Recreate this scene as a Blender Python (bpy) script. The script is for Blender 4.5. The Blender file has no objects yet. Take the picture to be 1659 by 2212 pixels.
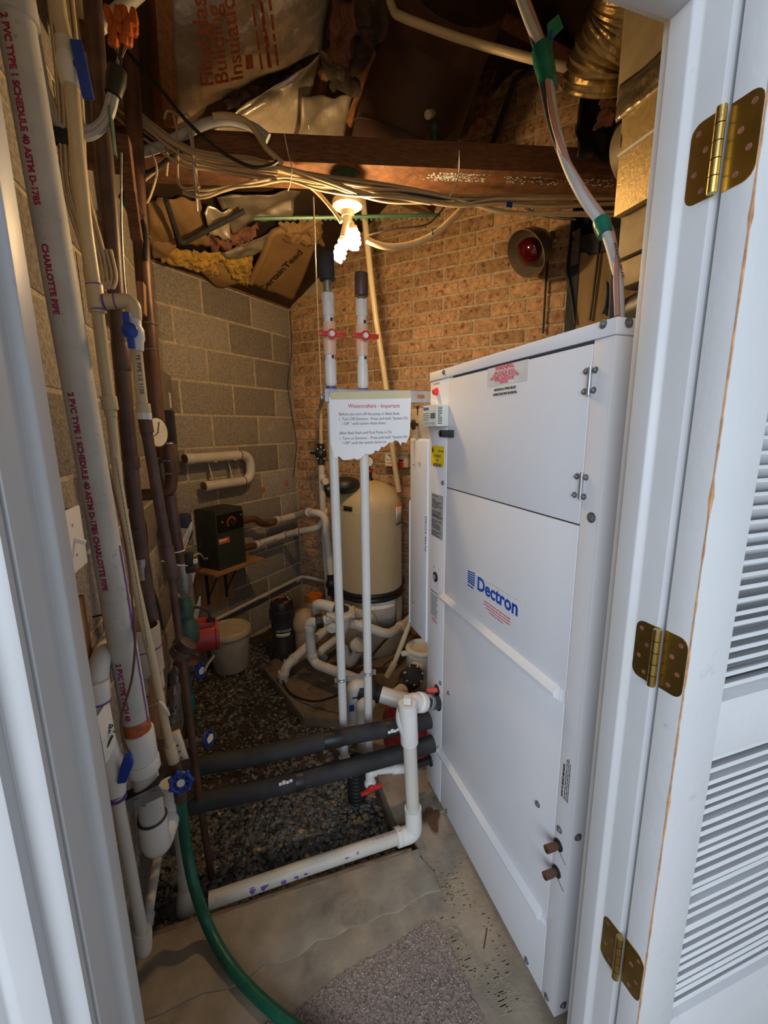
import bpy, bmesh, math, random
from mathutils import Vector as V, Matrix

# ------------------------------------------------------------------ camera, light, exposure
sc = bpy.context.scene
col = sc.collection
random.seed(11)
W, H = 1659, 2212
FPX, YAW, PIT, ROL = 921.69, 0.312935, 0.193384, -0.009264
CAMP = V((0, 0, 1.5))
_f = V((math.sin(YAW) * math.cos(PIT), math.cos(YAW) * math.cos(PIT), -math.sin(PIT)))
_r0 = V((math.cos(YAW), -math.sin(YAW), 0))
_u0 = _r0.cross(_f)
_r = _r0 * math.cos(ROL) + _u0 * math.sin(ROL)
_u = -_r0 * math.sin(ROL) + _u0 * math.cos(ROL)
cam = bpy.data.cameras.new('camera')
cam.sensor_fit = 'VERTICAL'
cam.sensor_height = 36.0
cam.lens = FPX / H * 36.0
cam.clip_start = 0.02
camo = bpy.data.objects.new('camera', cam)
col.objects.link(camo)
mw = Matrix((( _r.x, _u.x, -_f.x, CAMP.x), (_r.y, _u.y, -_f.y, CAMP.y), (_r.z, _u.z, -_f.z, CAMP.z), (0, 0, 0, 1)))
camo.matrix_world = mw
sc.camera = camo

world = bpy.data.worlds.new('daylight')
sc.world = world
world.use_nodes = True
bgn = world.node_tree.nodes['Background']
bgn.inputs['Color'].default_value = (0.77, 0.875, 1.0, 1)
bgn.inputs['Strength'].default_value = 0.46

def area(name, loc, target, sx, sy, power, color):
    l = bpy.data.lights.new(name, 'AREA')
    l.shape = 'RECTANGLE'
    l.size, l.size_y, l.energy, l.color = sx, sy, power, color
    o = bpy.data.objects.new(name, l)
    o.location = loc
    o.rotation_euler = (V(target) - V(loc)).to_track_quat('-Z', 'Y').to_euler()
    col.objects.link(o)
    return o
# the bright pool hall windows behind the photographer
area('hall_window_light', (-1.5, -2.6, 2.1), (0.6, 1.1, 0.85), 2.6, 2.2, 138, (0.79, 0.885, 1.0))

sc.view_settings.view_transform = 'Standard'
sc.view_settings.look = 'None'
sc.view_settings.gamma = 1.0
sc.view_settings.use_curve_mapping = False
sc.view_settings.exposure = 0.0

# ------------------------------------------------------------------ measuring helpers
def ray(px, py):
    return _r * (px - W / 2) - _u * (py - H / 2) + _f * FPX
def aty(px, py, y):
    d = ray(px, py); return CAMP + d * (y / d.y)
def atx(px, py, x):
    d = ray(px, py); return CAMP + d * (x / d.x)
def atz(px, py, z):
    d = ray(px, py); return CAMP + d * ((z - CAMP.z) / d.z)
ANG = math.radians(46.7)
KC = V((0.4, 3.58, 0))                                   # far corner of the room
UD = V((math.sin(ANG), math.cos(ANG), 0))                # along the block wall
VD = V((math.cos(ANG), -math.sin(ANG), 0))               # along the brick wall
def cw(s, z, off=0.0):
    p = KC + UD * s + VD * off; p.z = z; return p
def bw(t, z, off=0.0):
    p = KC + VD * t - UD * off; p.z = z; return p
def atc(px, py, off=0.0):
    d = ray(px, py); t = (KC.dot(VD) + off) / (d.x * VD.x + d.y * VD.y); return CAMP + d * t
def atb(px, py, off=0.0):
    d = ray(px, py); t = (KC.dot(UD) - off) / (d.x * UD.x + d.y * UD.y); return CAMP + d * t
SLOPE = 0.6
def atceil(px, py, drop=0.0):
    d = ray(px, py)
    t = (2.41 - drop - SLOPE * KC.dot(VD) - 1.5) / (d.z - SLOPE * (d.x * VD.x + d.y * VD.y))
    return CAMP + d * t
def ceilz(p):
    return 2.41 + SLOPE * (V((p[0], p[1], 0)) - KC).dot(VD)
def proj(p):
    d = V(p) - CAMP; w = d.dot(_f)
    if w < 0.01: return None
    return (W / 2 + FPX * d.dot(_r) / w, H / 2 - FPX * d.dot(_u) / w, w)

# ------------------------------------------------------------------ materials
MATS = {}
def mat(name, c, rough=0.5, metal=0.0, var=0.12, scale=18.0, bump=0.0, bscale=None, c2=None, c2amt=0.5, c2scale=6.0, rnd=0.0, spec=0.5, coat=0.0, stretch=None, detail=6.0):
    m = bpy.data.materials.new(name); m.use_nodes = True
    nt = m.node_tree; N = nt.nodes; L = nt.links
    b = N['Principled BSDF']
    b.inputs['Roughness'].default_value = rough
    b.inputs['Metallic'].default_value = metal
    b.inputs['Specular IOR Level'].default_value = spec
    b.inputs['Coat Weight'].default_value = coat
    tc = N.new('ShaderNodeTexCoord'); mp = N.new('ShaderNodeMapping')
    L.new(tc.outputs['Object'], mp.inputs['Vector'])
    if stretch: mp.inputs['Scale'].default_value = stretch
    oi = N.new('ShaderNodeObjectInfo')
    vm = N.new('ShaderNodeVectorMath'); vm.operation = 'ADD'
    sv = N.new('ShaderNodeVectorMath'); sv.operation = 'SCALE'; sv.inputs['Scale'].default_value = 37.0
    cb = N.new('ShaderNodeCombineXYZ')
    for i in range(3): L.new(oi.outputs['Random'], cb.inputs[i])
    L.new(cb.outputs[0], sv.inputs[0]); L.new(mp.outputs[0], vm.inputs[0]); L.new(sv.outputs[0], vm.inputs[1])
    nz = N.new('ShaderNodeTexNoise'); nz.inputs['Scale'].default_value = scale; nz.inputs['Detail'].default_value = detail
    L.new(vm.outputs[0], nz.inputs['Vector'])
    mx = N.new('ShaderNodeMix'); mx.data_type = 'RGBA'
    rp = N.new('ShaderNodeMapRange'); rp.inputs['From Min'].default_value = 0.3; rp.inputs['From Max'].default_value = 0.7
    L.new(nz.outputs['Fac'], rp.inputs['Value']); L.new(rp.outputs[0], mx.inputs['Factor'])
    lo = [max(0, x * (1 - var)) for x in c]; hi = [min(1, x * (1 + var)) for x in c]
    mx.inputs['A'].default_value = (*lo, 1); mx.inputs['B'].default_value = (*hi, 1)
    out = mx.outputs['Result']
    if c2:
        n2 = N.new('ShaderNodeTexNoise'); n2.inputs['Scale'].default_value = c2scale; n2.inputs['Detail'].default_value = 8
        n2.inputs['Roughness'].default_value = 0.65
        L.new(vm.outputs[0], n2.inputs['Vector'])
        r2 = N.new('ShaderNodeMapRange')
        r2.inputs['From Min'].default_value = 0.78 - 0.5 * c2amt; r2.inputs['From Max'].default_value = 0.88 - 0.45 * c2amt
        L.new(n2.outputs['Fac'], r2.inputs['Value'])
        m2 = N.new('ShaderNodeMix'); m2.data_type = 'RGBA'
        L.new(r2.outputs[0], m2.inputs['Factor']); L.new(out, m2.inputs['A']); m2.inputs['B'].default_value = (*c2, 1)
        out = m2.outputs['Result']
    if rnd:
        hs = N.new('ShaderNodeHueSaturation')
        mr = N.new('ShaderNodeMapRange'); mr.inputs['To Min'].default_value = 1 - rnd; mr.inputs['To Max'].default_value = 1 + rnd
        L.new(oi.outputs['Random'], mr.inputs['Value']); L.new(mr.outputs[0], hs.inputs['Value'])
        L.new(out, hs.inputs['Color']); out = hs.outputs['Color']
    L.new(out, b.inputs['Base Color'])
    if bump:
        bn = N.new('ShaderNodeTexNoise'); bn.inputs['Scale'].default_value = bscale or scale * 3; bn.inputs['Detail'].default_value = 6
        L.new(vm.outputs[0], bn.inputs['Vector'])
        bp = N.new('ShaderNodeBump'); bp.inputs['Strength'].default_value = min(1, bump); bp.inputs['Distance'].default_value = 0.004 * max(1, bump)
        L.new(bn.outputs['Fac'], bp.inputs['Height']); L.new(bp.outputs[0], b.inputs['Normal'])
    MATS[name] = m
    return m
def emit(name, c, s, base=None):
    m = bpy.data.materials.new(name); m.use_nodes = True
    b = m.node_tree.nodes['Principled BSDF']
    b.inputs['Base Color'].default_value = (*(base or c), 1)
    b.inputs['Emission Color'].default_value = (*c, 1); b.inputs['Emission Strength'].default_value = s
    MATS[name] = m
    return m

mat('white_trim', (0.565, 0.57, 0.58), 0.42, var=0.03, scale=9, c2=(0.42, 0.41, 0.40), c2amt=0.22, c2scale=30)
mat('door_paint', (0.66, 0.67, 0.69), 0.4, var=0.03, scale=7, c2=(0.50, 0.51, 0.53), c2amt=0.3, c2scale=14, bump=0.15, bscale=60)
mat('raw_wood_edge', (0.55, 0.29, 0.14), 0.8, var=0.3, scale=60)
mat('cabinet_white', (0.74, 0.75, 0.79), 0.33, var=0.012, scale=4)
mat('cabinet_trim', (0.68, 0.69, 0.72), 0.38, var=0.02, scale=8)
mat('cabinet_gap', (0.05, 0.05, 0.055), 0.7)
mat('block', (0.31, 0.275, 0.235), 0.95, var=0.32, scale=95, bump=1.6, bscale=130, c2=(0.37, 0.33, 0.28), c2amt=0.42, c2scale=7, rnd=0.25, spec=0.15)
mat('block_mortar', (0.52, 0.44, 0.32), 0.95, var=0.25, scale=40, bump=0.8, bscale=120, spec=0.15)
mat('brick', (0.47, 0.285, 0.155), 0.9, var=0.3, scale=30, bump=0.9, bscale=70, c2=(0.20, 0.085, 0.045), c2amt=0.52, c2scale=38, rnd=0.25, spec=0.2)
mat('brick_mortar', (0.47, 0.385, 0.25), 0.95, var=0.25, scale=50, bump=0.8, bscale=120, spec=0.15)
mat('concrete', (0.315, 0.262, 0.20), 0.85, var=0.2, scale=14, bump=0.35, bscale=70, c2=(0.175, 0.15, 0.115), c2amt=0.46, c2scale=4.2, spec=0.3)
mat('concrete_pad', (0.17, 0.13, 0.095), 0.9, var=0.25, scale=12, bump=0.5, bscale=60, c2=(0.07, 0.05, 0.036), c2amt=0.5, c2scale=6, spec=0.2)
mat('soil', (0.055, 0.042, 0.03), 0.95, var=0.5, scale=14, bump=1.5, bscale=40, spec=0.2)
mat('stone', (0.12, 0.121, 0.118), 0.75, var=0.4, scale=35, bump=0.5, bscale=60, rnd=0.65, spec=0.35)
mat('stone_tan', (0.22, 0.165, 0.10), 0.8, var=0.4, scale=35, rnd=0.5, spec=0.3)
mat('carpet', (0.30, 0.235, 0.20), 1.0, var=0.35, scale=140, spec=0.05)
mat('pvc', (0.70, 0.69, 0.66), 0.35, var=0.04, scale=12)
mat('pvc_old', (0.60, 0.565, 0.50), 0.45, var=0.1, scale=10, c2=(0.42, 0.36, 0.27), c2amt=0.28, c2scale=9, stretch=(1, 1, 0.4))
mat('pvc_stained', (0.66, 0.63, 0.55), 0.42, var=0.06, scale=12, c2=(0.22, 0.10, 0.42), c2amt=0.24, c2scale=11)
mat('pvc_dusty', (0.52, 0.51, 0.48), 0.6, var=0.1, scale=14, c2=(0.30, 0.29, 0.27), c2amt=0.36, c2scale=85)
mat('cpvc', (0.56, 0.46, 0.29), 0.4, var=0.06, scale=14)
mat('peach_pvc', (0.74, 0.50, 0.36), 0.4, var=0.03)
mat('purple', (0.15, 0.07, 0.34), 0.5, var=0.2)
mat('maroon', (0.28, 0.05, 0.06), 0.5, var=0.2)
mat('orange_primer', (0.38, 0.10, 0.03), 0.6, var=0.4, scale=60)
mat('copper', (0.095, 0.058, 0.052), 0.45, metal=0.2, var=0.35, scale=16, c2=(0.16, 0.20, 0.18), c2amt=0.22, c2scale=13)
mat('copper_warm', (0.115, 0.055, 0.034), 0.45, metal=0.2, var=0.35, scale=14, c2=(0.05, 0.035, 0.03), c2amt=0.3, c2scale=8)
mat('solder', (0.33, 0.33, 0.33), 0.4, metal=0.7, var=0.3, scale=50)
mat('brass', (0.47, 0.33, 0.10), 0.28, metal=1.0, var=0.25, scale=14, c2=(0.24, 0.13, 0.05), c2amt=0.28, c2scale=22)
mat('rust', (0.20, 0.075, 0.04), 0.8, var=0.4, scale=50)
mat('galv', (0.40, 0.41, 0.43), 0.42, metal=0.75, var=0.15, scale=25, c2=(0.28, 0.28, 0.29), c2amt=0.4, c2scale=20)
mat('steel', (0.36, 0.37, 0.39), 0.35, metal=0.7, var=0.2, scale=40)
mat('zinc_bolt', (0.20, 0.21, 0.22), 0.45, metal=0.5, var=0.3, scale=80)
mat('black', (0.016, 0.016, 0.017), 0.45, var=0.3, scale=25)
mat('black_matte', (0.022, 0.022, 0.023), 0.8, var=0.35, scale=30)
mat('black_foam', (0.026, 0.026, 0.028), 0.75, var=0.35, scale=16, bump=0.3, bscale=40, c2=(0.08, 0.08, 0.085), c2amt=0.16, c2scale=12)
mat('rubber', (0.012, 0.012, 0.012), 0.5)
mat('tank', (0.44, 0.375, 0.27), 0.55, var=0.06, scale=14)
mat('tank_dome', (0.50, 0.41, 0.25), 0.45, var=0.05, scale=8)
mat('heater_green', (0.028, 0.036, 0.028), 0.5, var=0.2, scale=20)
mat('heater_panel', (0.006, 0.006, 0.006), 0.4)
mat('red_paint', (0.36, 0.035, 0.035), 0.42, var=0.15, scale=15, c2=(0.24, 0.08, 0.07), c2amt=0.25, c2scale=25)
mat('red_plastic', (0.58, 0.03, 0.025), 0.35, var=0.08)
mat('blue_plastic', (0.008, 0.05, 0.36), 0.38, var=0.12)
mat('dark_blue', (0.012, 0.025, 0.07), 0.5, var=0.2)
mat('green_hose', (0.006, 0.105, 0.06), 0.38, var=0.2, scale=60)
mat('green_tape', (0.006, 0.15, 0.10), 0.28, var=0.2, bump=0.4, bscale=70)
mat('green_metal', (0.045, 0.105, 0.085), 0.5, metal=0.1, var=0.25, scale=25)
mat('bag_green', (0.10, 0.20, 0.10), 0.3, var=0.2)
mat('teal', (0.01, 0.20, 0.24), 0.5, var=0.4)
mat('paper', (0.84, 0.85, 0.88), 0.7, var=0.02, scale=6)
mat('tape_cream', (0.62, 0.56, 0.36), 0.5, var=0.05)
mat('ink_red', (0.60, 0.03, 0.05), 0.7)
mat('ink_grey', (0.16, 0.16, 0.18), 0.7)
mat('ink_black', (0.02, 0.02, 0.025), 0.7)
mat('ink_crimson', (0.36, 0.02, 0.09), 0.7, var=0.4, scale=80)
mat('ink_orange', (0.42, 0.10, 0.03), 0.8, var=0.3, scale=60)
mat('logo_blue', (0.005, 0.06, 0.40), 0.5)
mat('label_clear', (0.66, 0.66, 0.67), 0.45)
mat('label_grey', (0.32, 0.33, 0.33), 0.45, var=0.1, scale=60)
mat('label_yellow', (0.78, 0.56, 0.01), 0.5, var=0.04)
mat('label_white', (0.75, 0.74, 0.70), 0.5, var=0.04)
mat('label_orange', (0.70, 0.12, 0.03), 0.5)
mat('lcd', (0.01, 0.06, 0.035), 0.2, var=0.5, scale=90)
mat('thermo', (0.60, 0.61, 0.55), 0.45, var=0.03)
mat('wood_dark', (0.17, 0.075, 0.035), 0.7, var=0.4, scale=9, stretch=(3, 3, 22), bump=0.3, bscale=30, c2=(0.06, 0.027, 0.016), c2amt=0.4, c2scale=5)
mat('wood_rafter', (0.30, 0.13, 0.05), 0.75, var=0.35, scale=8, stretch=(14, 3, 14), bump=0.3)
mat('wood_lit', (0.30, 0.125, 0.045), 0.7, var=0.35, scale=10, bump=0.3)
mat('wood_old', (0.20, 0.13, 0.075), 0.85, var=0.35, scale=22, bump=0.4)
mat('wood_plank', (0.36, 0.19, 0.09), 0.75, var=0.3, scale=12, stretch=(9, 9, 1), bump=0.2)
mat('wood_shelf', (0.30, 0.16, 0.07), 0.7, var=0.25, scale=10)
mat('plywood', (0.34, 0.23, 0.11), 0.7, var=0.2, scale=5, stretch=(5, 5, 0.6))
mat('frame_black', (0.035, 0.038, 0.045), 0.75, var=0.4, scale=14, stretch=(4, 4, 0.5), c2=(0.10, 0.095, 0.09), c2amt=0.28, c2scale=10)
mat('foil', (0.66, 0.58, 0.45), 0.34, metal=0.6, var=0.22, scale=6, bump=1.0, bscale=30)
mat('foil_bright', (0.62, 0.52, 0.34), 0.28, metal=0.95, var=0.2, scale=10, bump=1.6, bscale=24)
mat('foil_dull', (0.26, 0.22, 0.17), 0.5, metal=0.4, var=0.35, scale=8, bump=1.0, bscale=16)
mat('kraft', (0.30, 0.18, 0.075), 0.75, var=0.15, scale=7, bump=0.5, bscale=10)
mat('batt_yellow', (0.46, 0.285, 0.06), 0.95, var=0.35, scale=22, bump=2.0, bscale=30)
mat('batt_pink', (0.22, 0.095, 0.06), 0.95, var=0.4, scale=22, bump=2.0, bscale=30)
mat('batt_dark', (0.085, 0.055, 0.04), 0.95, var=0.5, scale=14, bump=2.0, bscale=26)
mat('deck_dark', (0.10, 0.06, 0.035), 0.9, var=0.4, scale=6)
mat('duct_rust', (0.075, 0.036, 0.024), 0.55, metal=0.15, var=0.4, scale=6, c2=(0.11, 0.045, 0.024), c2amt=0.4, c2scale=4)
mat('duct_board', (0.40, 0.29, 0.125), 0.5, metal=0.5, var=0.12, scale=60, bump=0.3, bscale=120)
mat('duct_board_grey', (0.22, 0.17, 0.10), 0.6, metal=0.3, var=0.2, scale=20)
mat('cable_cream', (0.55, 0.43, 0.27), 0.5, var=0.1, scale=20)
mat('cable_grey', (0.45, 0.46, 0.47), 0.5, var=0.08, scale=20)
mat('cable_stripe', (0.42, 0.23, 0.19), 0.5, var=0.1)
mat('cable_brown', (0.13, 0.055, 0.035), 0.5)
mat('wirenut', (0.50, 0.10, 0.012), 0.45, var=0.25, scale=40)
mat('zip_tie', (0.72, 0.70, 0.66), 0.4)
mat('porcelain', (0.72, 0.64, 0.48), 0.3)
mat('box_green', (0.03, 0.075, 0.05), 0.5)
mat('lamp_shade', (0.36, 0.30, 0.23), 0.38, metal=0.7, var=0.12, scale=12)
mat('lamp_red', (0.05, 0.001, 0.002), 0.08, coat=0.3, spec=0.4)
mat('bucket', (0.44, 0.41, 0.36), 0.5, var=0.1, c2=(0.25, 0.22, 0.18), c2amt=0.22)
mat('bucket_lid', (0.55, 0.46, 0.32), 0.5, var=0.1, c2=(0.25, 0.2, 0.12), c2amt=0.22, c2scale=20)
mat('jug', (0.42, 0.31, 0.19), 0.5)
mat('jug_cap', (0.55, 0.13, 0.01), 0.45)
mat('clear_red', (0.48, 0.10, 0.09), 0.35)
mat('chlor', (0.028, 0.027, 0.026), 0.45)
mat('panel_grey', (0.19, 0.175, 0.145), 0.5, metal=0.2, var=0.08)
mat('plate_ivory', (0.78, 0.74, 0.66), 0.35, var=0.02)
mat('dial', (0.68, 0.64, 0.55), 0.4, c2=(0.45, 0.40, 0.32), c2amt=0.35, c2scale=60)
mat('leaf', (0.10, 0.045, 0.02), 0.7)
mat('debris', (0.42, 0.32, 0.18), 0.8, rnd=0.5)
mat('bag_grey', (0.20, 0.19, 0.18), 0.35, var=0.2, bump=0.8, bscale=30)
mat('glue_residue', (0.37, 0.31, 0.21), 0.8, var=0.3, scale=40)
emit('bulb_glow', (1.0, 0.66, 0.30), 420.0)
emit('indicator_glow', (1.0, 0.06, 0.04), 0.12, base=(0.62, 0.02, 0.02))
mat('red_translucent', (0.62, 0.10, 0.09), 0.25, var=0.2)

# ------------------------------------------------------------------ mesh helpers
WL = {}
def _frame(d, hint=None):
    d = d.normalized()
    h = hint or (V((0, 0, 1)) if abs(d.z) < 0.9 else V((1, 0, 0)))
    a = h.cross(d)
    if a.length < 1e-6: a = V((1, 0, 0)).cross(d)
    a.normalize(); return a, d.cross(a).normalized()
def spl(pts, n=6, closed=False):
    pts = [V(p) for p in pts]; out = []
    m = len(pts)
    if m < 3: return pts
    for i in range(m - 1):
        p0 = pts[max(i - 1, 0)]; p1 = pts[i]; p2 = pts[i + 1]; p3 = pts[min(i + 2, m - 1)]
        for k in range(n):
            t = k / n; t2 = t * t; t3 = t2 * t
            out.append(0.5 * ((2 * p1) + (p2 - p0) * t + (2 * p0 - 5 * p1 + 4 * p2 - p3) * t2 + (3 * p1 - p0 - 3 * p2 + p3) * t3))
    out.append(pts[-1]); return out
def fil(pts, rad, n=6):
    pts = [V(p) for p in pts]; out = [pts[0]]
    for i in range(1, len(pts) - 1):
        a, b, c = pts[i - 1], pts[i], pts[i + 1]
        r = min(rad, (a - b).length * 0.49, (c - b).length * 0.49)
        p = b + (a - b).normalized() * r; q = b + (c - b).normalized() * r
        for k in range(n + 1):
            t = k / n
            out.append(p * (1 - t) ** 2 + b * 2 * t * (1 - t) + q * t * t)
    out.append(pts[-1]); return out

class MB:
    def __init__(s): s.v = []; s.f = []
    def add(s, vs, fs):
        o = len(s.v); s.v += [V(x) for x in vs]; s.f += [tuple(i + o for i in f) for f in fs]; return s
    def box(s, c, size, ax=None):
        c = V(c); X, Y, Z = ax or (V((1, 0, 0)), V((0, 1, 0)), V((0, 0, 1)))
        hx, hy, hz = [q / 2 for q in size]
        vs = [c + X * hx * i + Y * hy * j + Z * hz * k for i in (-1, 1) for j in (-1, 1) for k in (-1, 1)]
        return s.add(vs, [(0, 1, 3, 2), (4, 6, 7, 5), (0, 4, 5, 1), (2, 3, 7, 6), (0, 2, 6, 4), (1, 5, 7, 3)])
    def bb(s, a, b):
        a = V(a); b = V(b); return s.box((a + b) / 2, [abs(x) for x in (b - a)])
    def bar(s, p, q, w, h, hint=None):
        p = V(p); q = V(q); d = q - p; a, b = _frame(d, hint)
        return s.box((p + q) / 2, (w, h, d.length), (a, b, d.normalized()))
    def tube(s, pts, r, seg=12, cap=True, squash=1.0):
        pts = [V(p) for p in pts]; n = len(pts)
        rs = r if isinstance(r, (list, tuple)) else [r] * n
        t = [(pts[min(i + 1, n - 1)] - pts[max(i - 1, 0)]).normalized() for i in range(n)]
        a, b = _frame(t[0]); vs = []
        for i in range(n):
            a = (a - t[i] * a.dot(t[i])).normalized(); b = t[i].cross(a)
            for k in range(seg):
                w = 2 * math.pi * k / seg
                vs.append(pts[i] + a * math.cos(w) * rs[i] + b * math.sin(w) * rs[i] * squash)
        fs = []
        for i in range(n - 1):
            for k in range(seg):
                k2 = (k + 1) % seg
                fs.append((i * seg + k, i * seg + k2, (i + 1) * seg + k2, (i + 1) * seg + k))
        if cap:
            fs.append(tuple(range(seg - 1, -1, -1))); fs.append(tuple((n - 1) * seg + k for k in range(seg)))
        return s.add(vs, fs)
    def cyl(s, p, q, r, r2=None, seg=20, cap=True):
        return s.tube([p, q], [r, r if r2 is None else r2], seg, cap)
    def lathe(s, base, axis, prof, seg=24):
        base = V(base); d = V(axis).normalized(); a, b = _frame(d); vs = []; fs = []
        for (r, h) in prof:
            for k in range(seg):
                w = 2 * math.pi * k / seg
                vs.append(base + d * h + (a * math.cos(w) + b * math.sin(w)) * max(r, 1e-5))
        for i in range(len(prof) - 1):
            for k in range(seg):
                k2 = (k + 1) % seg
                fs.append((i * seg + k, i * seg + k2, (i + 1) * seg + k2, (i + 1) * seg + k))
        return s.add(vs, fs)
    def prism(s, poly, vec):
        poly = [V(p) for p in poly]; vec = V(vec); n = len(poly)
        vs = poly + [p + vec for p in poly]
        fs = [tuple(range(n)), tuple(range(2 * n - 1, n - 1, -1))]
        for i in range(n):
            j = (i + 1) % n; fs.append((i, j, n + j, n + i))
        return s.add(vs, fs)
    def grid(s, fn, nu, nv):
        vs = [fn(i / nu, j / nv) for i in range(nu + 1) for j in range(nv + 1)]
        fs = [(i * (nv + 1) + j, (i + 1) * (nv + 1) + j, (i + 1) * (nv + 1) + j + 1, i * (nv + 1) + j + 1) for i in range(nu) for j in range(nv)]
        return s.add(vs, fs)
    def ell(s, c, rx, ry, rz, seg=16, rings=10, ax=None, rough=0.0, rnd=None):
        c = V(c); X, Y, Z = ax or (V((1, 0, 0)), V((0, 1, 0)), V((0, 0, 1))); vs = []; fs = []
        for i in range(rings + 1):
            ph = math.pi * i / rings
            for k in range(seg):
                w = 2 * math.pi * k / seg
                q = 1 + (rnd.uniform(-rough, rough) if rnd and 0 < i < rings else 0)
                vs.append(c + X * rx * math.sin(ph) * math.cos(w) * q + Y * ry * math.sin(ph) * math.sin(w) * q + Z * rz * math.cos(ph) * q)
        for i in range(rings):
            for k in range(seg):
                k2 = (k + 1) % seg
                fs.append((i * seg + k, (i + 1) * seg + k, (i + 1) * seg + k2, i * seg + k2))
        return s.add(vs, fs)
    def torus(s, c, axis, R, r, seg=24, ss=8, a0=0, a1=2 * math.pi):
        d = V(axis).normalized(); a, b = _frame(d); c = V(c)
        full = abs(a1 - a0 - 2 * math.pi) < 1e-6
        pts = [c + (a * math.cos(a0 + (a1 - a0) * k / seg) + b * math.sin(a0 + (a1 - a0) * k / seg)) * R for k in range(seg + 1)]
        return s.tube(pts, r, ss, cap=not full)
    def build(s, name, m, parent=None, bev=0.0, sharp=38, smooth=True, thick=0.0):
        loc = V((0, 0, 0))
        if parent is not None: loc = WL[parent.name]
        else:
            lo = [min(p[i] for p in s.v) for i in range(3)]; hi = [max(p[i] for p in s.v) for i in range(3)]
            loc = V(((lo[0] + hi[0]) / 2, (lo[1] + hi[1]) / 2, lo[2]))
        me = bpy.data.meshes.new(name)
        me.from_pydata([tuple(p - loc) for p in s.v], [], s.f)
        bm = bmesh.new(); bm.from_mesh(me)
        bmesh.ops.remove_doubles(bm, verts=bm.verts, dist=1e-5)
        bmesh.ops.recalc_face_normals(bm, faces=bm.faces)
        if bev:
            ed = [e for e in bm.edges if len(e.link_faces) == 2 and e.calc_face_angle(0) > 0.6]
            if ed: bmesh.ops.bevel(bm, geom=ed, offset=bev, segments=2, affect='EDGES', profile=0.6, clamp_overlap=True)
        bm.to_mesh(me); bm.free()
        if smooth:
            me.shade_smooth(); me.set_sharp_from_angle(angle=math.radians(sharp))
        me.materials.append(MATS[m])
        o = bpy.data.objects.new(name, me); col.objects.link(o)
        if parent is not None: o.parent = parent
        else: o.location = loc
        WL[o.name] = loc.copy()
        if thick:
            md = o.modifiers.new('thickness', 'SOLIDIFY'); md.thickness = thick
        return o

def tag(o, label=None, cat=None, group=None, kind=None):
    if label: o['label'] = label
    if cat: o['category'] = cat
    if group: o['group'] = group
    if kind: o['kind'] = kind
    return o
def thing(name, label, cat, loc, group=None):
    o = bpy.data.objects.new(name, None); o.empty_display_size = 0.05; o.location = V(loc); col.objects.link(o)
    WL[o.name] = V(loc); return tag(o, label, cat, group)
def stru(o): o['kind'] = 'structure'; return o

def _curve_mesh(s, size, align, bold=0.0, sx=1.0, space=1.0):
    c = bpy.data.curves.new('t', 'FONT'); c.body = s; c.size = size; c.align_x = align; c.align_y = 'BOTTOM_BASELINE'
    c.extrude = 0.0003; c.offset = bold; c.resolution_u = 3; c.space_character = space
    o = bpy.data.objects.new('t', c); col.objects.link(o)
    dg = bpy.context.evaluated_depsgraph_get()
    me = bpy.data.meshes.new_from_object(o.evaluated_get(dg))
    bpy.data.objects.remove(o); bpy.data.curves.remove(c)
    return [(v.co.x * sx, v.co.y, v.co.z) for v in me.vertices], [tuple(p.vertices) for p in me.polygons], me
def text(s, size, org, right, up, m, parent, align='LEFT', bold=0.0, sx=1.0, name='lettering', wrap=None, space=1.0):
    """flat print; wrap=(axis point, axis dir, radius) bends it round a pipe"""
    vs, fs, me = _curve_mesh(s, size, align, bold, sx, space); bpy.data.meshes.remove(me)
    org = V(org); R = V(right).normalized(); U = V(up); U = (U - R * U.dot(R)).normalized(); Nn = R.cross(U)
    b = MB(); b.add([org + R * x + U * y + Nn * z for x, y, z in vs], fs)
    if wrap:
        ap, ad, rad = wrap; ap = V(ap); ad = V(ad).normalized()
        for i, p in enumerate(b.v):
            h = (p - ap).dot(ad); q = p - ap - ad * h
            b.v[i] = ap + ad * h + q.normalized() * (rad + 0.0006)
    return b.build(name, m, parent, smooth=False)
def scribble(lines, org, right, up, m, parent, lh, th, name='fine_print', rnd=None):
    """rows of tiny word-dashes: print too small to read; lines = list of widths"""
    rnd = rnd or random.Random(5); b = MB(); R = V(right).normalized(); U = V(up); U = (U - R * U.dot(R)).normalized(); Nn = R.cross(U)
    for i, (x0, w) in enumerate(lines):
        x = x0
        while x < x0 + w:
            L = min(rnd.uniform(1.2, 4.5) * th, x0 + w - x)
            if L > 0.3 * th:
                c = V(org) + R * (x + L / 2) - U * (i * lh) + Nn * 0.0004
                b.box(c, (L, th * 0.62, 0.0004), (R, U, Nn))
            x += L + 0.7 * th
    return b.build(name, m, parent, smooth=False)
def copy_tree(o, parent=None):
    c = o.copy(); col.objects.link(c); c.parent = parent; WL[c.name] = V(WL[o.name])
    for ch in list(o.children): copy_tree(ch, c)
    return c
X_, Y_, Z_ = V((1, 0, 0)), V((0, 1, 0)), V((0, 0, 1))

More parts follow.
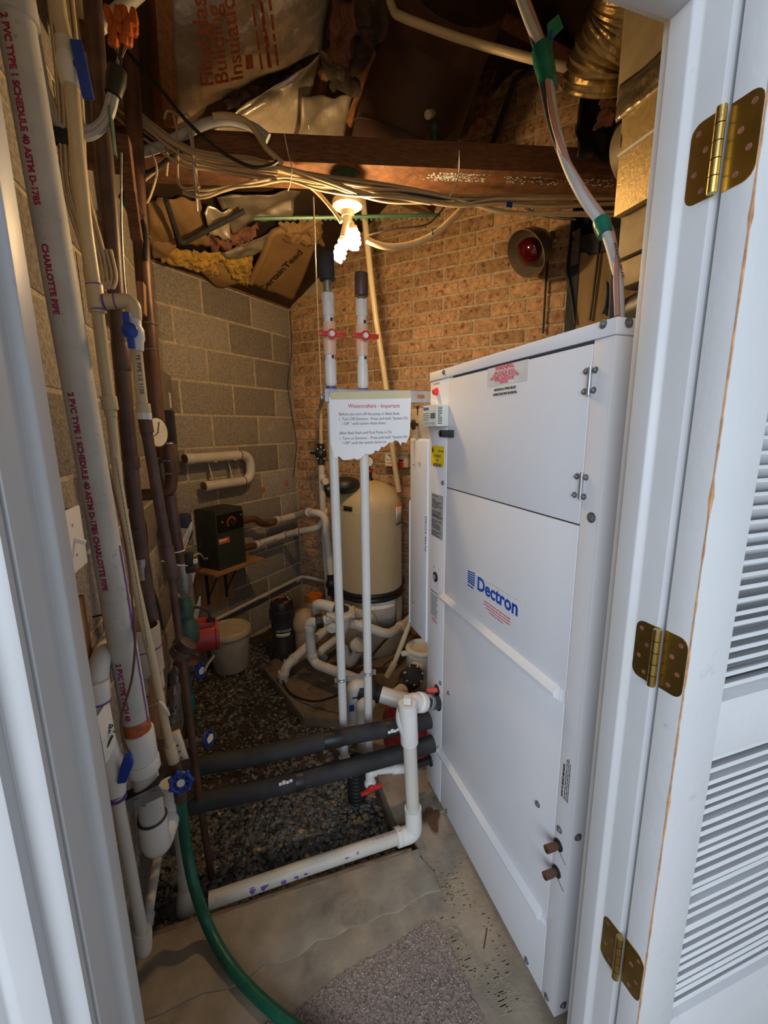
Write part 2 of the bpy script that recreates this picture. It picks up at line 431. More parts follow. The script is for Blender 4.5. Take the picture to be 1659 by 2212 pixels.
# ------------------------------------------------------------------ floor, gravel, carpet
b = MB()
b.bb((-1.6, -3.0, -0.2), (2.2, 1.12, -0.005))
b.bb((0.505, 1.12, -0.2), (2.2, 1.30, -0.004))
b.bb((0.46, 1.30, -0.2), (2.2, 1.85, 0.004))
floor = stru(b.build('floor', 'concrete'))
b = MB()
rn = random.Random(3)
edge = [(-0.41, 1.0)]
for i in range(19):
    x = -0.41 + 0.93 * i / 18
    edge.append((x, 0.985 + 0.05 * i / 18 + rn.uniform(-0.012, 0.012)))
edge += [(0.525, 1.10), (0.50, 1.16), (0.515, 1.192), (-0.41, 1.192)]
b.prism([(x, y, -0.1) for x, y in edge], (0, 0, 0.1))
tag(b.build('curb_slab', 'concrete', floor, bev=0.006))
b = MB()
b.prism([(0.20, 2.05, -0.12), (0.72, 1.80, -0.12), (1.7, 2.0, -0.12), (0.62, 3.25, -0.12), (0.02, 2.62, -0.12)], (0, 0, 0.125))
stru(b.build('trim_1', 'concrete_pad', bev=0.01))
trim = bpy.data.objects['trim_1']; trim.name = 'floor_pad'; WL['floor_pad'] = WL['trim_1']
# yellowed glue ridges left on the strip beside the cabinet
b = MB()
for i in range(1500):
    y = rn.uniform(0.70, 1.12); x = rn.uniform(0.485, 0.635)
    if rn.random() < 0.30 + 0.6 * math.sin(y * 23) * math.sin(x * 40 + 1):
        b.box((x, round(y / 0.0052) * 0.0052, -0.0048), (rn.uniform(0.004, 0.014), 0.0021, 0.0006), (V((0.995, -0.1, 0)), V((0.1, 0.995, 0)), Z_))
tag(b.build('glue_residue', 'glue_residue', floor), kind='stuff')
b = MB(); pts = []
for i in range(15):
    pts.append((-0.405 + 0.885 * i / 14, 1.199 + rn.uniform(-0.003, 0.003), -0.010 + rn.uniform(-0.003, 0.003)))
b.tube(pts, 0.011, 8, squash=1.0)
tag(b.build('edge_board', 'wood_old'), 'thin weathered wood strip along the edge of the concrete slab', 'board')

# gravel
def gz(x, y):
    return -0.055 + 0.012 * math.sin(x * 5.1 + 1.3) * math.cos(y * 4.3) + 0.01 * math.sin(x * 11 + y * 9) - 0.012 * max(0, 1.6 - y)
b = MB()
b.grid(lambda u, v: V((-0.41 + 2.5 * u, 1.17 + 2.47 * v, gz(-0.41 + 2.5 * u, 1.17 + 2.47 * v))), 60, 60)
bed = stru(b.build('floor_gravel_bed', 'soil'))
def stone_mesh(rn, name):
    bm = bmesh.new(); bmesh.ops.create_icosphere(bm, subdivisions=1, radius=1.0)
    sx, sy, sz = rn.uniform(0.8, 1.2), rn.uniform(0.6, 0.95), rn.uniform(0.4, 0.65)
    for v in bm.verts:
        q = rn.uniform(0.72, 1.12); v.co = V((v.co.x * sx * q, v.co.y * sy * q, v.co.z * sz * q))
    me = bpy.data.meshes.new(name); bm.to_mesh(me); bm.free(); return me
rs = random.Random(21)
kinds = [stone_mesh(rs, 'stone') for _ in range(8)]
for i, k in enumerate(kinds): k.materials.append(MATS['stone_tan' if i in (2,) else 'stone'])
def gravel_ok(x, y):
    p = V((x, y, 0)) - KC
    if p.dot(VD) < 0.02 or p.dot(UD) > -0.02: return False
    if x > 0.44 and y < 1.84: return False
    if x > 0.55 + (y - 1.8) * 0.1 and y > 1.8: return rs.random() < 0.1
    return True
spots = []
while len(spots) < 9500:
    y = 1.215 + 1.8 * rs.random() ** 1.5; x = rs.uniform(-0.40, 0.75)
    if gravel_ok(x, y):
        wide = 0.55 + 0.45 * (math.sin(x * 7 + 2) * math.cos(y * 5) > -0.4)
        if y > 1.72: wide *= 0.62 - 0.3 * (math.sin(x * 9 + 1) * math.sin(y * 6) > 0)
        if rs.random() < wide:
            spots.append((x, y, rs.uniform(0.0065, 0.0145) * (1.25 if rs.random() < 0.15 else 1)))
def px_size(s):
    w = proj((s[0], s[1], -0.04)); return s[2] / w[2] if w and 0 < w[0] < W and 0 < w[1] < H else 0
spots.sort(key=px_size, reverse=True)
for (x, y, r) in spots[:280]:
    o = bpy.data.objects.new('stone', rs.choice(kinds)); col.objects.link(o); o.parent = bed
    o.location = V((x, y, gz(x, y) + r * 0.35)) - WL[bed.name]
    o.rotation_euler = (rs.uniform(-0.5, 0.5), rs.uniform(-0.5, 0.5), rs.uniform(0, 6.3)); o.scale = (r, r, r)
gb = {'stone': MB(), 'stone_tan': MB()}
kv = [([v.co.copy() for v in k.vertices], [tuple(p.vertices) for p in k.polygons]) for k in kinds]
from mathutils import Euler
for (x, y, r) in spots[280:]:
    vs, fs = rs.choice(kv); R = Euler((rs.uniform(-0.5, 0.5), rs.uniform(-0.5, 0.5), rs.uniform(0, 6.3))).to_matrix() * r
    q = V((x, y, gz(x, y) + r * rs.uniform(0.1, 0.5)))
    gb['stone_tan' if rs.random() < 0.08 else 'stone'].add([R @ v + q for v in vs], fs)
def attr_rand(mname):
    # loose gravel: per-stone shade from mesh islands
    m = MATS[mname].copy(); m.name = mname + '_loose'; nt = m.node_tree
    g = nt.nodes.new('ShaderNodeNewGeometry')
    for n in nt.nodes:
        if n.type == 'MAP_RANGE' and n.inputs['Value'].is_linked and n.inputs['Value'].links[0].from_node.type == 'OBJECT_INFO':
            nt.links.new(g.outputs['Random Per Island'], n.inputs['Value'])
    MATS[m.name] = m
for k in gb:
    attr_rand(k)
    tag(gb[k].build('gravel', k + '_loose', bed, smooth=False), kind='stuff')
# small pale chips and shells lying on the gravel
db = []
for i, (px, py, s) in enumerate(((400, 1790, 9), (432, 1880, 8), (447, 1800, 7), (505, 1810, 9), (560, 1838, 8), (500, 1495, 9), (608, 1510, 9), (465, 1595, 6), (475, 1760, 6), (840, 1745, 6), (420, 1905, 6), (650, 1800, 10))):
    p = atz(px, py, -0.035); bb_ = MB(); r2 = random.Random(i)
    poly = [p + V((math.cos(a) * s * 0.0016 * r2.uniform(0.5, 1.2), math.sin(a) * s * 0.0011 * r2.uniform(0.5, 1.2), r2.uniform(0, 0.008))) for a in [k * 1.047 for k in range(6)]]
    bb_.prism(poly, (0, 0, 0.004)); o = bb_.build('chip', 'debris', bed)
# carpet remnant
cr = thing('carpet', 'worn mauve-grey loop carpet remnant on the slab inside the door', 'carpet', (0.1, 0.5, -0.01))
cpoly = [(-0.21, -2.5), (0.50, -2.5), (0.505, 0.5), (0.478, 0.95), (0.46, 0.968), (0.30, 0.94), (0.16, 0.925), (0.02, 0.885), (-0.05, 0.885), (-0.12, 0.80), (-0.21, 0.76)]
b = MB(); b.prism([(x, y, -0.010) for x, y in cpoly], (0, 0, 0.006)); b.build('backing', 'carpet', cr)
def inpoly(x, y, poly):
    c = False; n = len(poly)
    for i in range(n):
        x1, y1 = poly[i]; x2, y2 = poly[(i + 1) % n]
        if (y1 > y) != (y2 > y) and x < (x2 - x1) * (y - y1) / (y2 - y1) + x1: c = not c
    return c
b = MB(); rc = random.Random(8)
for i in range(13500):
    x, y = rc.uniform(-0.21, 0.50), rc.uniform(0.56, 0.97)
    if not inpoly(x, y, cpoly): continue
    a = rc.uniform(0, 3.14); r = rc.uniform(0.002, 0.0042); h = rc.uniform(0.002, 0.006)
    ca, sa = math.cos(a) * r, math.sin(a) * r
    b.add([(x + ca, y + sa, -0.005), (x - sa * 0.6, y + ca * 0.6, -0.005), (x - ca, y - sa, -0.005), (x + sa * 0.6, y - ca * 0.6, -0.005), (x + ca * 0.3, y + sa * 0.3, -0.005 + h)],
          [(0, 1, 4), (1, 2, 4), (2, 3, 4), (3, 0, 4)])
mcp = mat('carpet_loops', (0.33, 0.262, 0.222), 1.0, var=0.3, scale=90, rnd=0.55, spec=0.05)
attr_rand('carpet_loops')
tag(b.build('pile', 'carpet_loops_loose', cr, smooth=False), kind='stuff')

# ------------------------------------------------------------------ block walls
def block_wall(name, origin, along, normal, L, z0, rows, joint_of, ztop):
    zt = ztop if callable(ztop) else (lambda s: ztop)
    b = MB(); m = 24
    poly = [origin + along * (L * i / m) + V((0, 0, zt(L * i / m))) - normal * 0.0035 for i in range(m + 1)]
    poly += [origin + along * L + V((0, 0, -0.15)) - normal * 0.0035, origin + V((0, 0, -0.15)) - normal * 0.0035]
    b.prism(poly, -normal * 0.16)
    w = stru(b.build(name, 'block_mortar'))
    full = None
    rb = random.Random(hash(name) % 100)
    for k in range(rows):
        za = z0 + k * 0.203; zb = za + 0.203
        js = joint_of(k); cuts = [0.0]
        s = js
        while s < L - 0.02:
            if s > 0.02: cuts.append(s)
            s += 0.406
        cuts.append(L)
        for a, c in zip(cuts, cuts[1:]):
            if zt((a + c) / 2) < za + 0.06: continue
            top = min(zb - 0.0065, zt(a) - 0.01, zt(c) - 0.01)
            if top - za < 0.04: continue
            j = 0.0075 + rb.uniform(-0.001, 0.003) * (not (abs(c - a - 0.406) < 0.002))
            pc = origin + along * ((a + c) / 2) + V((0, 0, (za + 0.0065 + top) / 2)) - normal * 0.02
            isfull = abs(c - a - 0.406) < 0.002 and abs(top - zb + 0.0065) < 1e-4
            if isfull and full:
                o = bpy.data.objects.new('block', full); col.objects.link(o); o.parent = w; o.location = pc - WL[w.name]
            else:
                q = MB(); q.box((0, 0, 0), (c - a - 2 * j, 0.04, top - za - 0.0065), (along, normal, Z_))
                o = q.build('block', 'block', w, bev=0.004); me = o.data
                for v in me.vertices: v.co += WL[w.name]
                o.location = pc - WL[w.name]
                if isfull: full = me
    return w
LB = 1.117
ob = KC - UD * LB; ob.z = 0
block_wall('wall_back', ob, UD, VD, LB, 1.39 - 0.203 * 7, 12, lambda k: (LB - 0.8 - 0.406 if k % 2 == 1 else LB - 0.607 - 0.406), 2.41)
def lz(s): return min(3.35, ceilz((-0.406, 2.815 - s, 0)) + 0.01)
block_wall('wall_left', V((-0.406, 2.815, 0)), -Y_, X_, 2.26, 1.39 - 0.203 * 7, 17, lambda k: (0.1 if k % 2 else 0.303), lz)

# ------------------------------------------------------------------ brick wall
TB = 2.0; CH = 0.0825; RIDGE = 1.66
def bz(t): return 2.41 + SLOPE * t if t < RIDGE else 2.41 + SLOPE * RIDGE - 0.25 * (t - RIDGE)
b = MB()
poly = [bw(TB * i / 20, bz(TB * i / 20) + 0.03, -0.006) for i in range(20, -1, -1)][::-1] + [bw(TB, -0.15, -0.006), bw(-0.05, -0.15, -0.006), bw(-0.05, 2.44, -0.006)]
b.prism(poly, UD * 0.16)
wb = stru(b.build('wall_right', 'brick_mortar'))
bl = []
rb = random.Random(77)
for r in range(-27, 15):
    z = 2.155 + r * CH
    off = 1.264 if r % 2 else 1.264 + 0.104
    n = -7
    while True:
        t0 = off + 0.208 * n; n += 1
        if t0 > TB - 0.03: break
        a = max(t0, 0.004); c = min(t0 + 0.208, TB)
        if c - a < 0.04: continue
        if z + CH > bz((a + c) / 2) + 0.02: continue
        if z < -0.14: continue
        bl.append((a, c, z))
def bkey(q):
    w = proj(bw((q[0] + q[1]) / 2, q[2], 0))
    if not w or w[0] < 0 or w[1] < 0 or w[0] > W: return 0
    hid = (w[0] > 935 and w[1] > 800 - (w[0] - 935) * 0.31) or (w[1] > 1350)
    return (0.2 if hid else 1.0) / w[2]
bl.sort(key=bkey, reverse=True)
bm_cache = {}
bulk = MB()
for i, (a, c, z) in enumerate(bl):
    cen = bw((a + c) / 2, z + CH / 2, -0.02)
    L = c - a - 0.013; Hh = CH - 0.0145
    if i < 300:
        key = round(L, 3)
        if key not in bm_cache:
            q = MB()
            n = 5; jit = lambda: rb.uniform(-0.0014, 0.0014)
            front = [VD * (-L / 2 + L * k / n) + Z_ * (Hh / 2 + jit()) for k in range(n + 1)] + [VD * (L / 2 - L * k / n) + Z_ * (-Hh / 2 + jit()) for k in range(n + 1)]
            q.prism([p - UD * 0.02 for p in front], UD * 0.04)
            o = q.build('brick', 'brick', wb, bev=0.0025); me = o.data
            for v in me.vertices: v.co += WL[wb.name]
            bm_cache[key] = me
        else:
            o = bpy.data.objects.new('brick', bm_cache[key]); col.objects.link(o); o.parent = wb
        o.location = cen - UD * rb.uniform(-0.0015, 0.0015) - WL[wb.name]
    else:
        bulk.box(cen, (L, 0.04, Hh), (VD, UD, Z_))
attr_rand('brick')
tag(bulk.build('brickwork', 'brick_loose', wb, smooth=False), kind='stuff')
# black window post, plywood panel and lintel beside the brickwork
b = MB(); b.prism([bw(2.0, -0.1, 0.02), bw(2.055, -0.1, 0.02), bw(2.055, 2.52, 0.02), bw(2.0, 2.52, 0.02)], UD * 0.1); post = stru(b.build('trim_1', 'frame_black', bev=0.004))
b = MB(); b.prism([bw(2.10, 2.40, 0.03), bw(2.75, 2.40, 0.03), bw(2.75, 2.50, 0.03), bw(2.0, 2.50, 0.03)], UD * 0.12); b.build('lintel', 'frame_black', post, bev=0.004)
b = MB(); b.prism([bw(2.05, -0.1, 0.012), bw(2.75, -0.1, 0.012), bw(2.75, 2.42, 0.012), bw(2.05, 2.42, 0.012)], UD * 0.03); b.build('plywood_panel', 'plywood', post)
b = MB(); b.bar(bw(2.03, 2.53, 0.028), bw(2.03, 2.36, 0.028), 0.05, 0.012); b.build('plate', 'galv', post)
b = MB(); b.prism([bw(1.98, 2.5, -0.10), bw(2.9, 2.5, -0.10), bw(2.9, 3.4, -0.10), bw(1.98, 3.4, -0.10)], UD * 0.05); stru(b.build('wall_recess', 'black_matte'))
b = MB(); b.bb((2.2, 0.4, -0.1), (2.3, 2.0, 3.5)); stru(b.build('wall_side', 'deck_dark'))

# ------------------------------------------------------------------ front wall, door frame
b = MB()
b.bb((-1.9, 0.47, -0.2), (-0.235, 0.56, 3.5)); b.bb((0.635, 0.47, -0.2), (2.3, 0.56, 3.5)); b.bb((-0.235, 0.47, 2.09), (0.635, 0.56, 3.5))
stru(b.build('wall_front', 'white_trim'))
ZT = 2.055
def vtrim(name, poly, z0, z1, m='white_trim', parent=None, bev=0.002):
    q = MB(); q.prism([(x, y, z0) for x, y in poly], (0, 0, z1 - z0)); return q.build(name, m, parent, bev=bev)
# left jamb: stop in the middle, then stepped outer casing
tl = stru(vtrim('trim_2', [(-0.202, 0.562), (-0.202, 0.546), (-0.190, 0.544), (-0.190, 0.512), (-0.194, 0.508), (-0.200, 0.504), (-0.202, 0.455), (-0.240, 0.455), (-0.240, 0.562)], -0.01, ZT + 0.03))
vtrim('casing', [(-0.205, 0.4535), (-0.205, 0.443), (-0.216, 0.441), (-0.228, 0.4405), (-0.229, 0.424), (-0.252, 0.420), (-0.257, 0.4245), (-0.263, 0.4255), (-0.268, 0.420), (-0.276, 0.4165), (-0.296, 0.4155), (-0.302, 0.425), (-0.305, 0.4535)], -0.01, ZT + 0.11, parent=tl)
trr = stru(vtrim('trim_3', [(0.602, 0.562), (0.602, 0.545), (0.592, 0.543), (0.592, 0.510), (0.597, 0.505), (0.601, 0.500), (0.602, 0.463), (0.635, 0.463), (0.635, 0.562)], -0.01, ZT + 0.03))
vtrim('casing', [(0.612, 0.469), (0.612, 0.461), (0.70, 0.459), (0.70, 0.469)], -0.01, ZT + 0.10, parent=trr)
b = MB()
b.prism([(-0.24, 0.562, ZT), (-0.24, 0.546, ZT), (-0.24, 0.544, ZT - 0.012), (-0.24, 0.512, ZT - 0.012), (-0.24, 0.504, ZT), (-0.24, 0.455, ZT), (-0.24, 0.455, ZT + 0.035), (-0.24, 0.562, ZT + 0.035)], (0.875, 0, 0))
th_ = stru(b.build('trim_4', 'white_trim', bev=0.002))
b = MB(); b.bb((-0.305, 0.425, ZT + 0.01), (0.70, 0.4535, ZT + 0.11)); b.build('casing', 'white_trim', th_, bev=0.004)

# ------------------------------------------------------------------ louvred door folded back against the outer wall
DX, DY0, DY1 = 0.606, 0.412, 0.4525
dr = stru(thing('door_1', 'white louvred door folded open against the outer wall', 'door', (DX, DY1, 0.0)))
dr['category'] = 'door'
SW = 0.088; DW = 0.80; DZ0, DZ1 = 0.02, 2.035
rd = random.Random(4)
b = MB(); b.bb((DX, DY0, DZ0), (DX + SW, DY1, DZ1)); b.build('stile', 'door_paint', dr, bev=0.0015)
b = MB(); b.bb((DX + DW - SW, DY0, DZ0), (DX + DW, DY1, DZ1)); b.build('stile', 'door_paint', dr, bev=0.0015)
for za, zb in ((DZ0, 0.395), (0.965, 1.068), (1.93, DZ1)):
    b = MB(); b.bb((DX + SW, DY0 + 0.001, za), (DX + DW - SW, DY1 - 0.001, zb)); b.build('rail', 'door_paint', dr, bev=0.0015)
# chipped raw edge of the hinge stile
b = MB(); z = DZ0
pe = []
while z < DZ1:
    w = rd.uniform(0.0006, 0.002) * (2.6 if rd.random() < 0.1 else 1); pe.append((z, w)); z += rd.uniform(0.01, 0.03)
vs = []; fs = []
for z, w in pe: vs += [(DX - 0.0004, DY0 - 0.0004, z), (DX + w * 1.3, DY0 - 0.0005, z), (DX - 0.0005, DY0 + w * 0.6, z)]
for i in range(len(pe) - 1): fs += [(3 * i, 3 * i + 1, 3 * i + 4, 3 * i + 3), (3 * i, 3 * i + 2, 3 * i + 5, 3 * i + 3)]
b.add(vs, fs); b.build('bare_edge', 'raw_wood_edge', dr)
slm = None
def slat(z, tilt):
    global slm
    o = None
    if slm is None:
        q = MB(); c = V((DX + DW / 2, (DY0 + DY1) / 2, 0)); a = V((0, math.cos(0.62), -math.sin(0.62))); n = V((0, math.sin(0.62), math.cos(0.62)))
        q.box(c, (DW - 2 * SW - 0.002, 0.037, 0.0065), (X_, a, n)); o = q.build('slat', 'door_paint', dr, bev=0.0015); slm = o.data
        for v in slm.vertices: v.co += WL[dr.name] - c
    else:
        o = bpy.data.objects.new('slat', slm); col.objects.link(o); o.parent = dr
    o.location = V((DX + DW / 2, (DY0 + DY1) / 2 + rd.uniform(-0.001, 0.001), z)) - WL[dr.name]; o.rotation_euler = (tilt, rd.uniform(-0.004, 0.004), 0)
z = 1.082
while z < 1.925: slat(z, rd.uniform(-0.05, 0.05)); z += 0.0205
z = 0.41
while z < 0.955: slat(z, rd.choice((0, 0, 0, 0.14, -0.12, 0.24)) + rd.uniform(-0.05, 0.05)); z += 0.0215
def hinge(zc):
    hz = 0.049
    hg = None
    def leaf(name, y0, y1, x, sgn):
        pts = []; r = 0.014
        for (cy, cz, a0) in ((y1 - sgn * r, hz - r, 0), (y1 - sgn * r, -hz + r, 1)):
            for k in range(5):
                a = math.pi / 2 * k / 4
                dy, dz = (math.sin(a), math.cos(a)) if a0 == 0 else (math.cos(a), -math.sin(a))
                pts.append((x, cy + sgn * dy * r, zc + cz + dz * r))
        poly = [(x, y0, zc + hz)] + pts + [(x, y0, zc - hz)]
        q = MB(); q.prism(poly, (-0.0022, 0, 0)); return q
    by = 0.4575; bx = 0.6005
    hg = leaf('h', by + 0.002, by + 0.041, 0.603, 1).build('hinge', 'brass', dr)
    leaf('h', by - 0.006, DY0 + 0.002, DX + 0.0008, -1).build('leaf', 'brass', hg)
    for k in range(5):
        q = MB(); q.cyl((bx - 0.004, by, zc - hz + 0.0196 * k + 0.0006), (bx - 0.004, by, zc - hz + 0.0196 * (k + 1) - 0.0006), 0.0062, seg=14); q.build('knuckle', 'brass', hg)
    for (y, z) in ((by + 0.031, 0.036), (by + 0.019, 0.012), (by + 0.031, -0.012), (by + 0.019, -0.036)):
        q = MB(); q.lathe((0.6012, y, zc + z), (-1, 0, 0), [(0, 0.0004), (0.0035, 0.0007), (0.0042, 0)], 10); q.build('screw', 'rust', hg)
    for (y, z) in ((by - 0.033, 0.036), (by - 0.021, 0.012), (by - 0.033, -0.012), (by - 0.021, -0.036)):
        q = MB(); q.lathe((DX - 0.0012, y, zc + z), (-1, 0, 0), [(0, 0.0004), (0.0035, 0.0007), (0.0042, 0)], 10); q.build('screw', 'rust', hg)
for zc in (1.842, 1.139, 0.53): hinge(zc)

# ------------------------------------------------------------------ roof: deck, plate, rafters, insulation
def cp(s, d, drop=0.0):
    p = KC + UD * s + VD * d; p.z = (2.41 + SLOPE * min(d, RIDGE) - 0.25 * max(0, d - RIDGE)) - drop; return p
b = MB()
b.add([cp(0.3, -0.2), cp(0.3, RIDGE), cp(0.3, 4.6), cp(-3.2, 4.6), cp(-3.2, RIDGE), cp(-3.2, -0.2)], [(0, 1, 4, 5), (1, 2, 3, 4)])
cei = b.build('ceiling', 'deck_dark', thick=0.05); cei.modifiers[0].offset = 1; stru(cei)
b = MB(); b.prism([cw(-1.117, 2.408, 0.01), cw(0, 2.408, 0.01), cw(0, 2.448, 0.01), cw(-1.117, 2.448, 0.01)], -VD * 0.14); stru(b.build('trim_5', 'wood_old', bev=0.003))

def rafter(p, q, w, h, label, m='wood_rafter'):
    n = V((-SLOPE * VD.x, -SLOPE * VD.y, 1)).normalized()
    q_ = MB(); d = (q - p).normalized(); a = d.cross(n).normalized()
    q_.box((p + q) / 2 - n * (h / 2), (w, h, (q - p).length), (a, n, d))
    return tag(q_.build('rafter', m, bev=0.003), label, 'rafter', 'roof rafters')
rafter(atceil(352, 285), atceil(322, -140), 0.055, 0.09, 'brown roof rafter beside the orange wire connectors, left of the printed foil')
rafter(atceil(655, 330), atceil(732, -120), 0.042, 0.07, 'brown roof rafter between the printed foil and the torn dark batts')
rafter(atceil(752, 262, 0.16), atceil(808, 100, 0.16), 0.03, 0.04, 'short thin lath hanging beside the big dark flue duct')
rafter(atceil(1195, 160, 0.25), atceil(1372, -60, 0.25), 0.05, 0.09, 'dark rafter running up beside the silver flexible duct', 'wood_dark')
rafter(atceil(985, -40, 0.2), atceil(1215, 95, 0.2), 0.05, 0.09, 'dark rafter crossing behind the green taped grey cable', 'wood_dark')

def sheet(name, quad, m, seed, amp=0.02, nu=24, nv=24, sag=0.0, jag=0.0, thick=0.004, parent=None):
    rg = random.Random(seed); ph = [rg.uniform(0, 6.28) for _ in range(12)]
    a, bq, c, d = [V(p) for p in quad]          # tl, tr, br, bl
    nn = (bq - a).cross(d - a).normalized()
    if nn.dot(CAMP - a) < 0: nn = -nn
    def edge_():
        f = [(rg.uniform(-1, 1) / (k + 1) ** 0.7, rg.uniform(0, 6.28)) for k in range(7)]
        return [jag * sum(a_ * math.sin((k + 1) * 3.0 * i / nu + p_) for k, (a_, p_) in enumerate(f)) for i in range(nu + 1)]
    eu = edge_(); ev = edge_()
    def fn(u, v):
        i = int(round(u * nu))
        vv = v + (ev[i] * v ** 4) - (eu[i] * (1 - v) ** 4)
        p = a * (1 - u) * (1 - vv) + bq * u * (1 - vv) + c * u * vv + d * (1 - u) * vv
        w = 0
        for k in range(5):
            w += math.sin((k + 1.3) * 3.1 * u + ph[k] + 2.2 * math.sin(3 * v + ph[k + 5])) * math.cos((k + 0.7) * 2.7 * v + ph[k + 6]) / (k + 1.2)
        return p + nn * (amp * w + rg.uniform(-1, 1) * amp * 0.10 + sag * 4 * u * (1 - u) * 4 * v * (1 - v))
    q = MB(); q.grid(fn, nu, nv)
    return q.build(name, m, parent, thick=thick, sharp=60)
CE = atceil
# foil faced batts with red print
ft = thing('foil_insulation', 'silver foil-faced insulation batt with red lettering between two rafters', 'insulation', CE(530, 120, 0.05))
sheet('facing', (CE(366, -110, 0.03), CE(725, -110, 0.03), CE(692, 110, 0.10), CE(378, 268, 0.05)), 'foil', 3, 0.016, 34, 34, 0.03, 0.02, parent=ft)
def ftext(s, p0, p1, size, bold=0.0):
    a = CE(*p0, 0.15); c = CE(*p1, 0.15); e = CE(p0[0] - 60, p0[1] - 6, 0.15)
    text(s, size, a, c - a, e - a, 'ink_orange', ft, bold=bold)
ftext('Fiberglass', (462, 186), (448, 40), 0.072, 0.0012)
ftext('Building', (494, 180), (478, 40), 0.072, 0.0012)
ftext('Insulation', (526, 172), (508, 20), 0.072, 0.0012)
for (p0_, p1_, L_) in (((566, 150), (550, 40), 0.35), ((585, 146), (570, 40), 0.30)):
    a = CE(*p0_, 0.125); c = CE(*p1_, 0.125); e = CE(p0_[0] - 60, p0_[1] - 6, 0.125)
    scribble([(0, L_), (0, L_ * 0.8)], a, c - a, e - a, 'ink_orange', ft, 0.03, 0.016)
b = MB(); o0 = CE(532, 150, 0.127); b.prism([o0, CE(548, 148, 0.127), CE(545, 118, 0.127), CE(530, 120, 0.127)], (0, 0, 0.001)); b.build('print_mark', 'ink_orange', ft)
tag(sheet('foil_flap', (CE(520, 232, 0.10), CE(690, 118, 0.12), CE(650, 300, 0.12), CE(455, 285, 0.10)), 'foil', 9, 0.015, 22, 22, 0.02, 0.05), 'lower silver foil flap curling just above the dark beam', 'insulation')
b = MB(); rr = random.Random(1)
for k in range(9):
    t = k / 8; p = CE(505 + 190 * t, 222 - 112 * t + 30 * math.sin(t * 3.1), 0.06)
    b.ell(p, 0.05, 0.05, 0.03, 10, 6, rough=0.3, rnd=rr)
tag(b.build('slit_shade', 'batt_dark'), 'dark filler painting the shade in the slit between the foil sheets', 'insulation')  # dark lumps stand in for the shadow gap under the curling foil edge
# torn batts round the flue duct
def lumps(name, pts, m, label, r, seed, group=None, flat=0.7):
    q = MB(); rg = random.Random(seed)
    for p in pts:
        q.ell(p, r * rg.uniform(0.6, 1.3), r * rg.uniform(0.6, 1.3), r * flat * rg.uniform(0.6, 1.4), 12, 8, rough=0.28, rnd=rg)
    return tag(q.build(name, m), label, 'insulation', group)
from mathutils import noise as mnoise
def fluff(name, quad, m, label, seed, amp=0.02, freq=38, nu=64, nv=36, thick=0.008):
    a, bq, c, d = [V(p) for p in quad]; nn = (bq - a).cross(d - a).normalized(); o_ = V((seed * 3.7, seed * 1.3, 0))
    if nn.dot(CAMP - a) < 0: nn = -nn
    def fn(u, v):
        p = a * (1 - u) * (1 - v) + bq * u * (1 - v) + c * u * v + d * (1 - u) * v
        e = min(u, 1 - u, v, 1 - v)
        h = mnoise.fractal(p * freq + o_, 0.9, 2.1, 5) * amp + amp * 1.3 * min(1, e * 5)
        w = V((mnoise.noise(p * 30 + o_), mnoise.noise(p * 31 + o_ * 2), mnoise.noise(p * 29 - o_))) * amp * 0.5
        return p + nn * h + w
    q = MB(); q.grid(fn, nu, nv); return tag(q.build(name, m, thick=thick, sharp=80), label, 'insulation')
fluff('torn_batt', (CE(728, -60, 0.03), CE(860, -60, 0.06), CE(838, 200, 0.10), CE(700, 215, 0.08)), 'batt_dark', 'torn brown insulation batt hanging between rafter and dark duct', 2, 0.06, 9)
fluff('torn_batt', (CE(718, 0, 0.14), CE(770, 10, 0.15), CE(760, 150, 0.16), CE(705, 130, 0.14)), 'batt_pink', 'pinkish torn insulation scraps hanging by the middle rafter', 5, 0.035, 16)
tag(sheet('foil_scrap', (CE(690, 110, 0.12), CE(745, 95, 0.14), CE(742, 172, 0.14), CE(700, 165, 0.12)), 'foil_dull', 12, 0.02, 12, 12, 0, 0.1), 'crumpled foil scrap on the torn batt above the beam', 'insulation')
tag(sheet('foil_scrap', (CE(775, 215, 0.2), CE(850, 155, 0.2), CE(835, 190, 0.2), CE(795, 278, 0.2)), 'foil_dull', 13, 0.015, 12, 12, 0, 0.05), 'folded foil scrap beside the top of the cream conduit', 'insulation')
tag(sheet('foil_scrap', (CE(648, 205, 0.16), CE(760, 205, 0.16), CE(745, 300, 0.16), CE(640, 300, 0.16)), 'foil_dull', 15, 0.02, 14, 14, 0, 0.05), 'dull foil sheet behind the tied white string above the beam', 'insulation')
fluff('pink_batt', (aty(1035, 140, 2.3), aty(1072, 150, 2.3), aty(1048, 275, 2.28), aty(1012, 285, 2.28)), 'batt_pink', 'orange-pink insulation scrap hanging on the brick wall by the duct', 6, 0.03)
tag(sheet('foil_scrap', (aty(985, 185, 2.25), aty(1040, 190, 2.25), aty(1010, 300, 2.25), aty(955, 320, 2.25)), 'foil_dull', 17, 0.02, 12, 14, 0, 0.08), 'hanging foil sheet between the dark duct and pink insulation', 'insulation')
tag(sheet('foil_scrap', (aty(1040, -10, 1.9), aty(1110, -20, 1.9), aty(1090, 25, 1.9), aty(1050, 38, 1.9)), 'foil', 18, 0.01, 10, 10), 'small foil end beside the top of the dark duct', 'insulation')
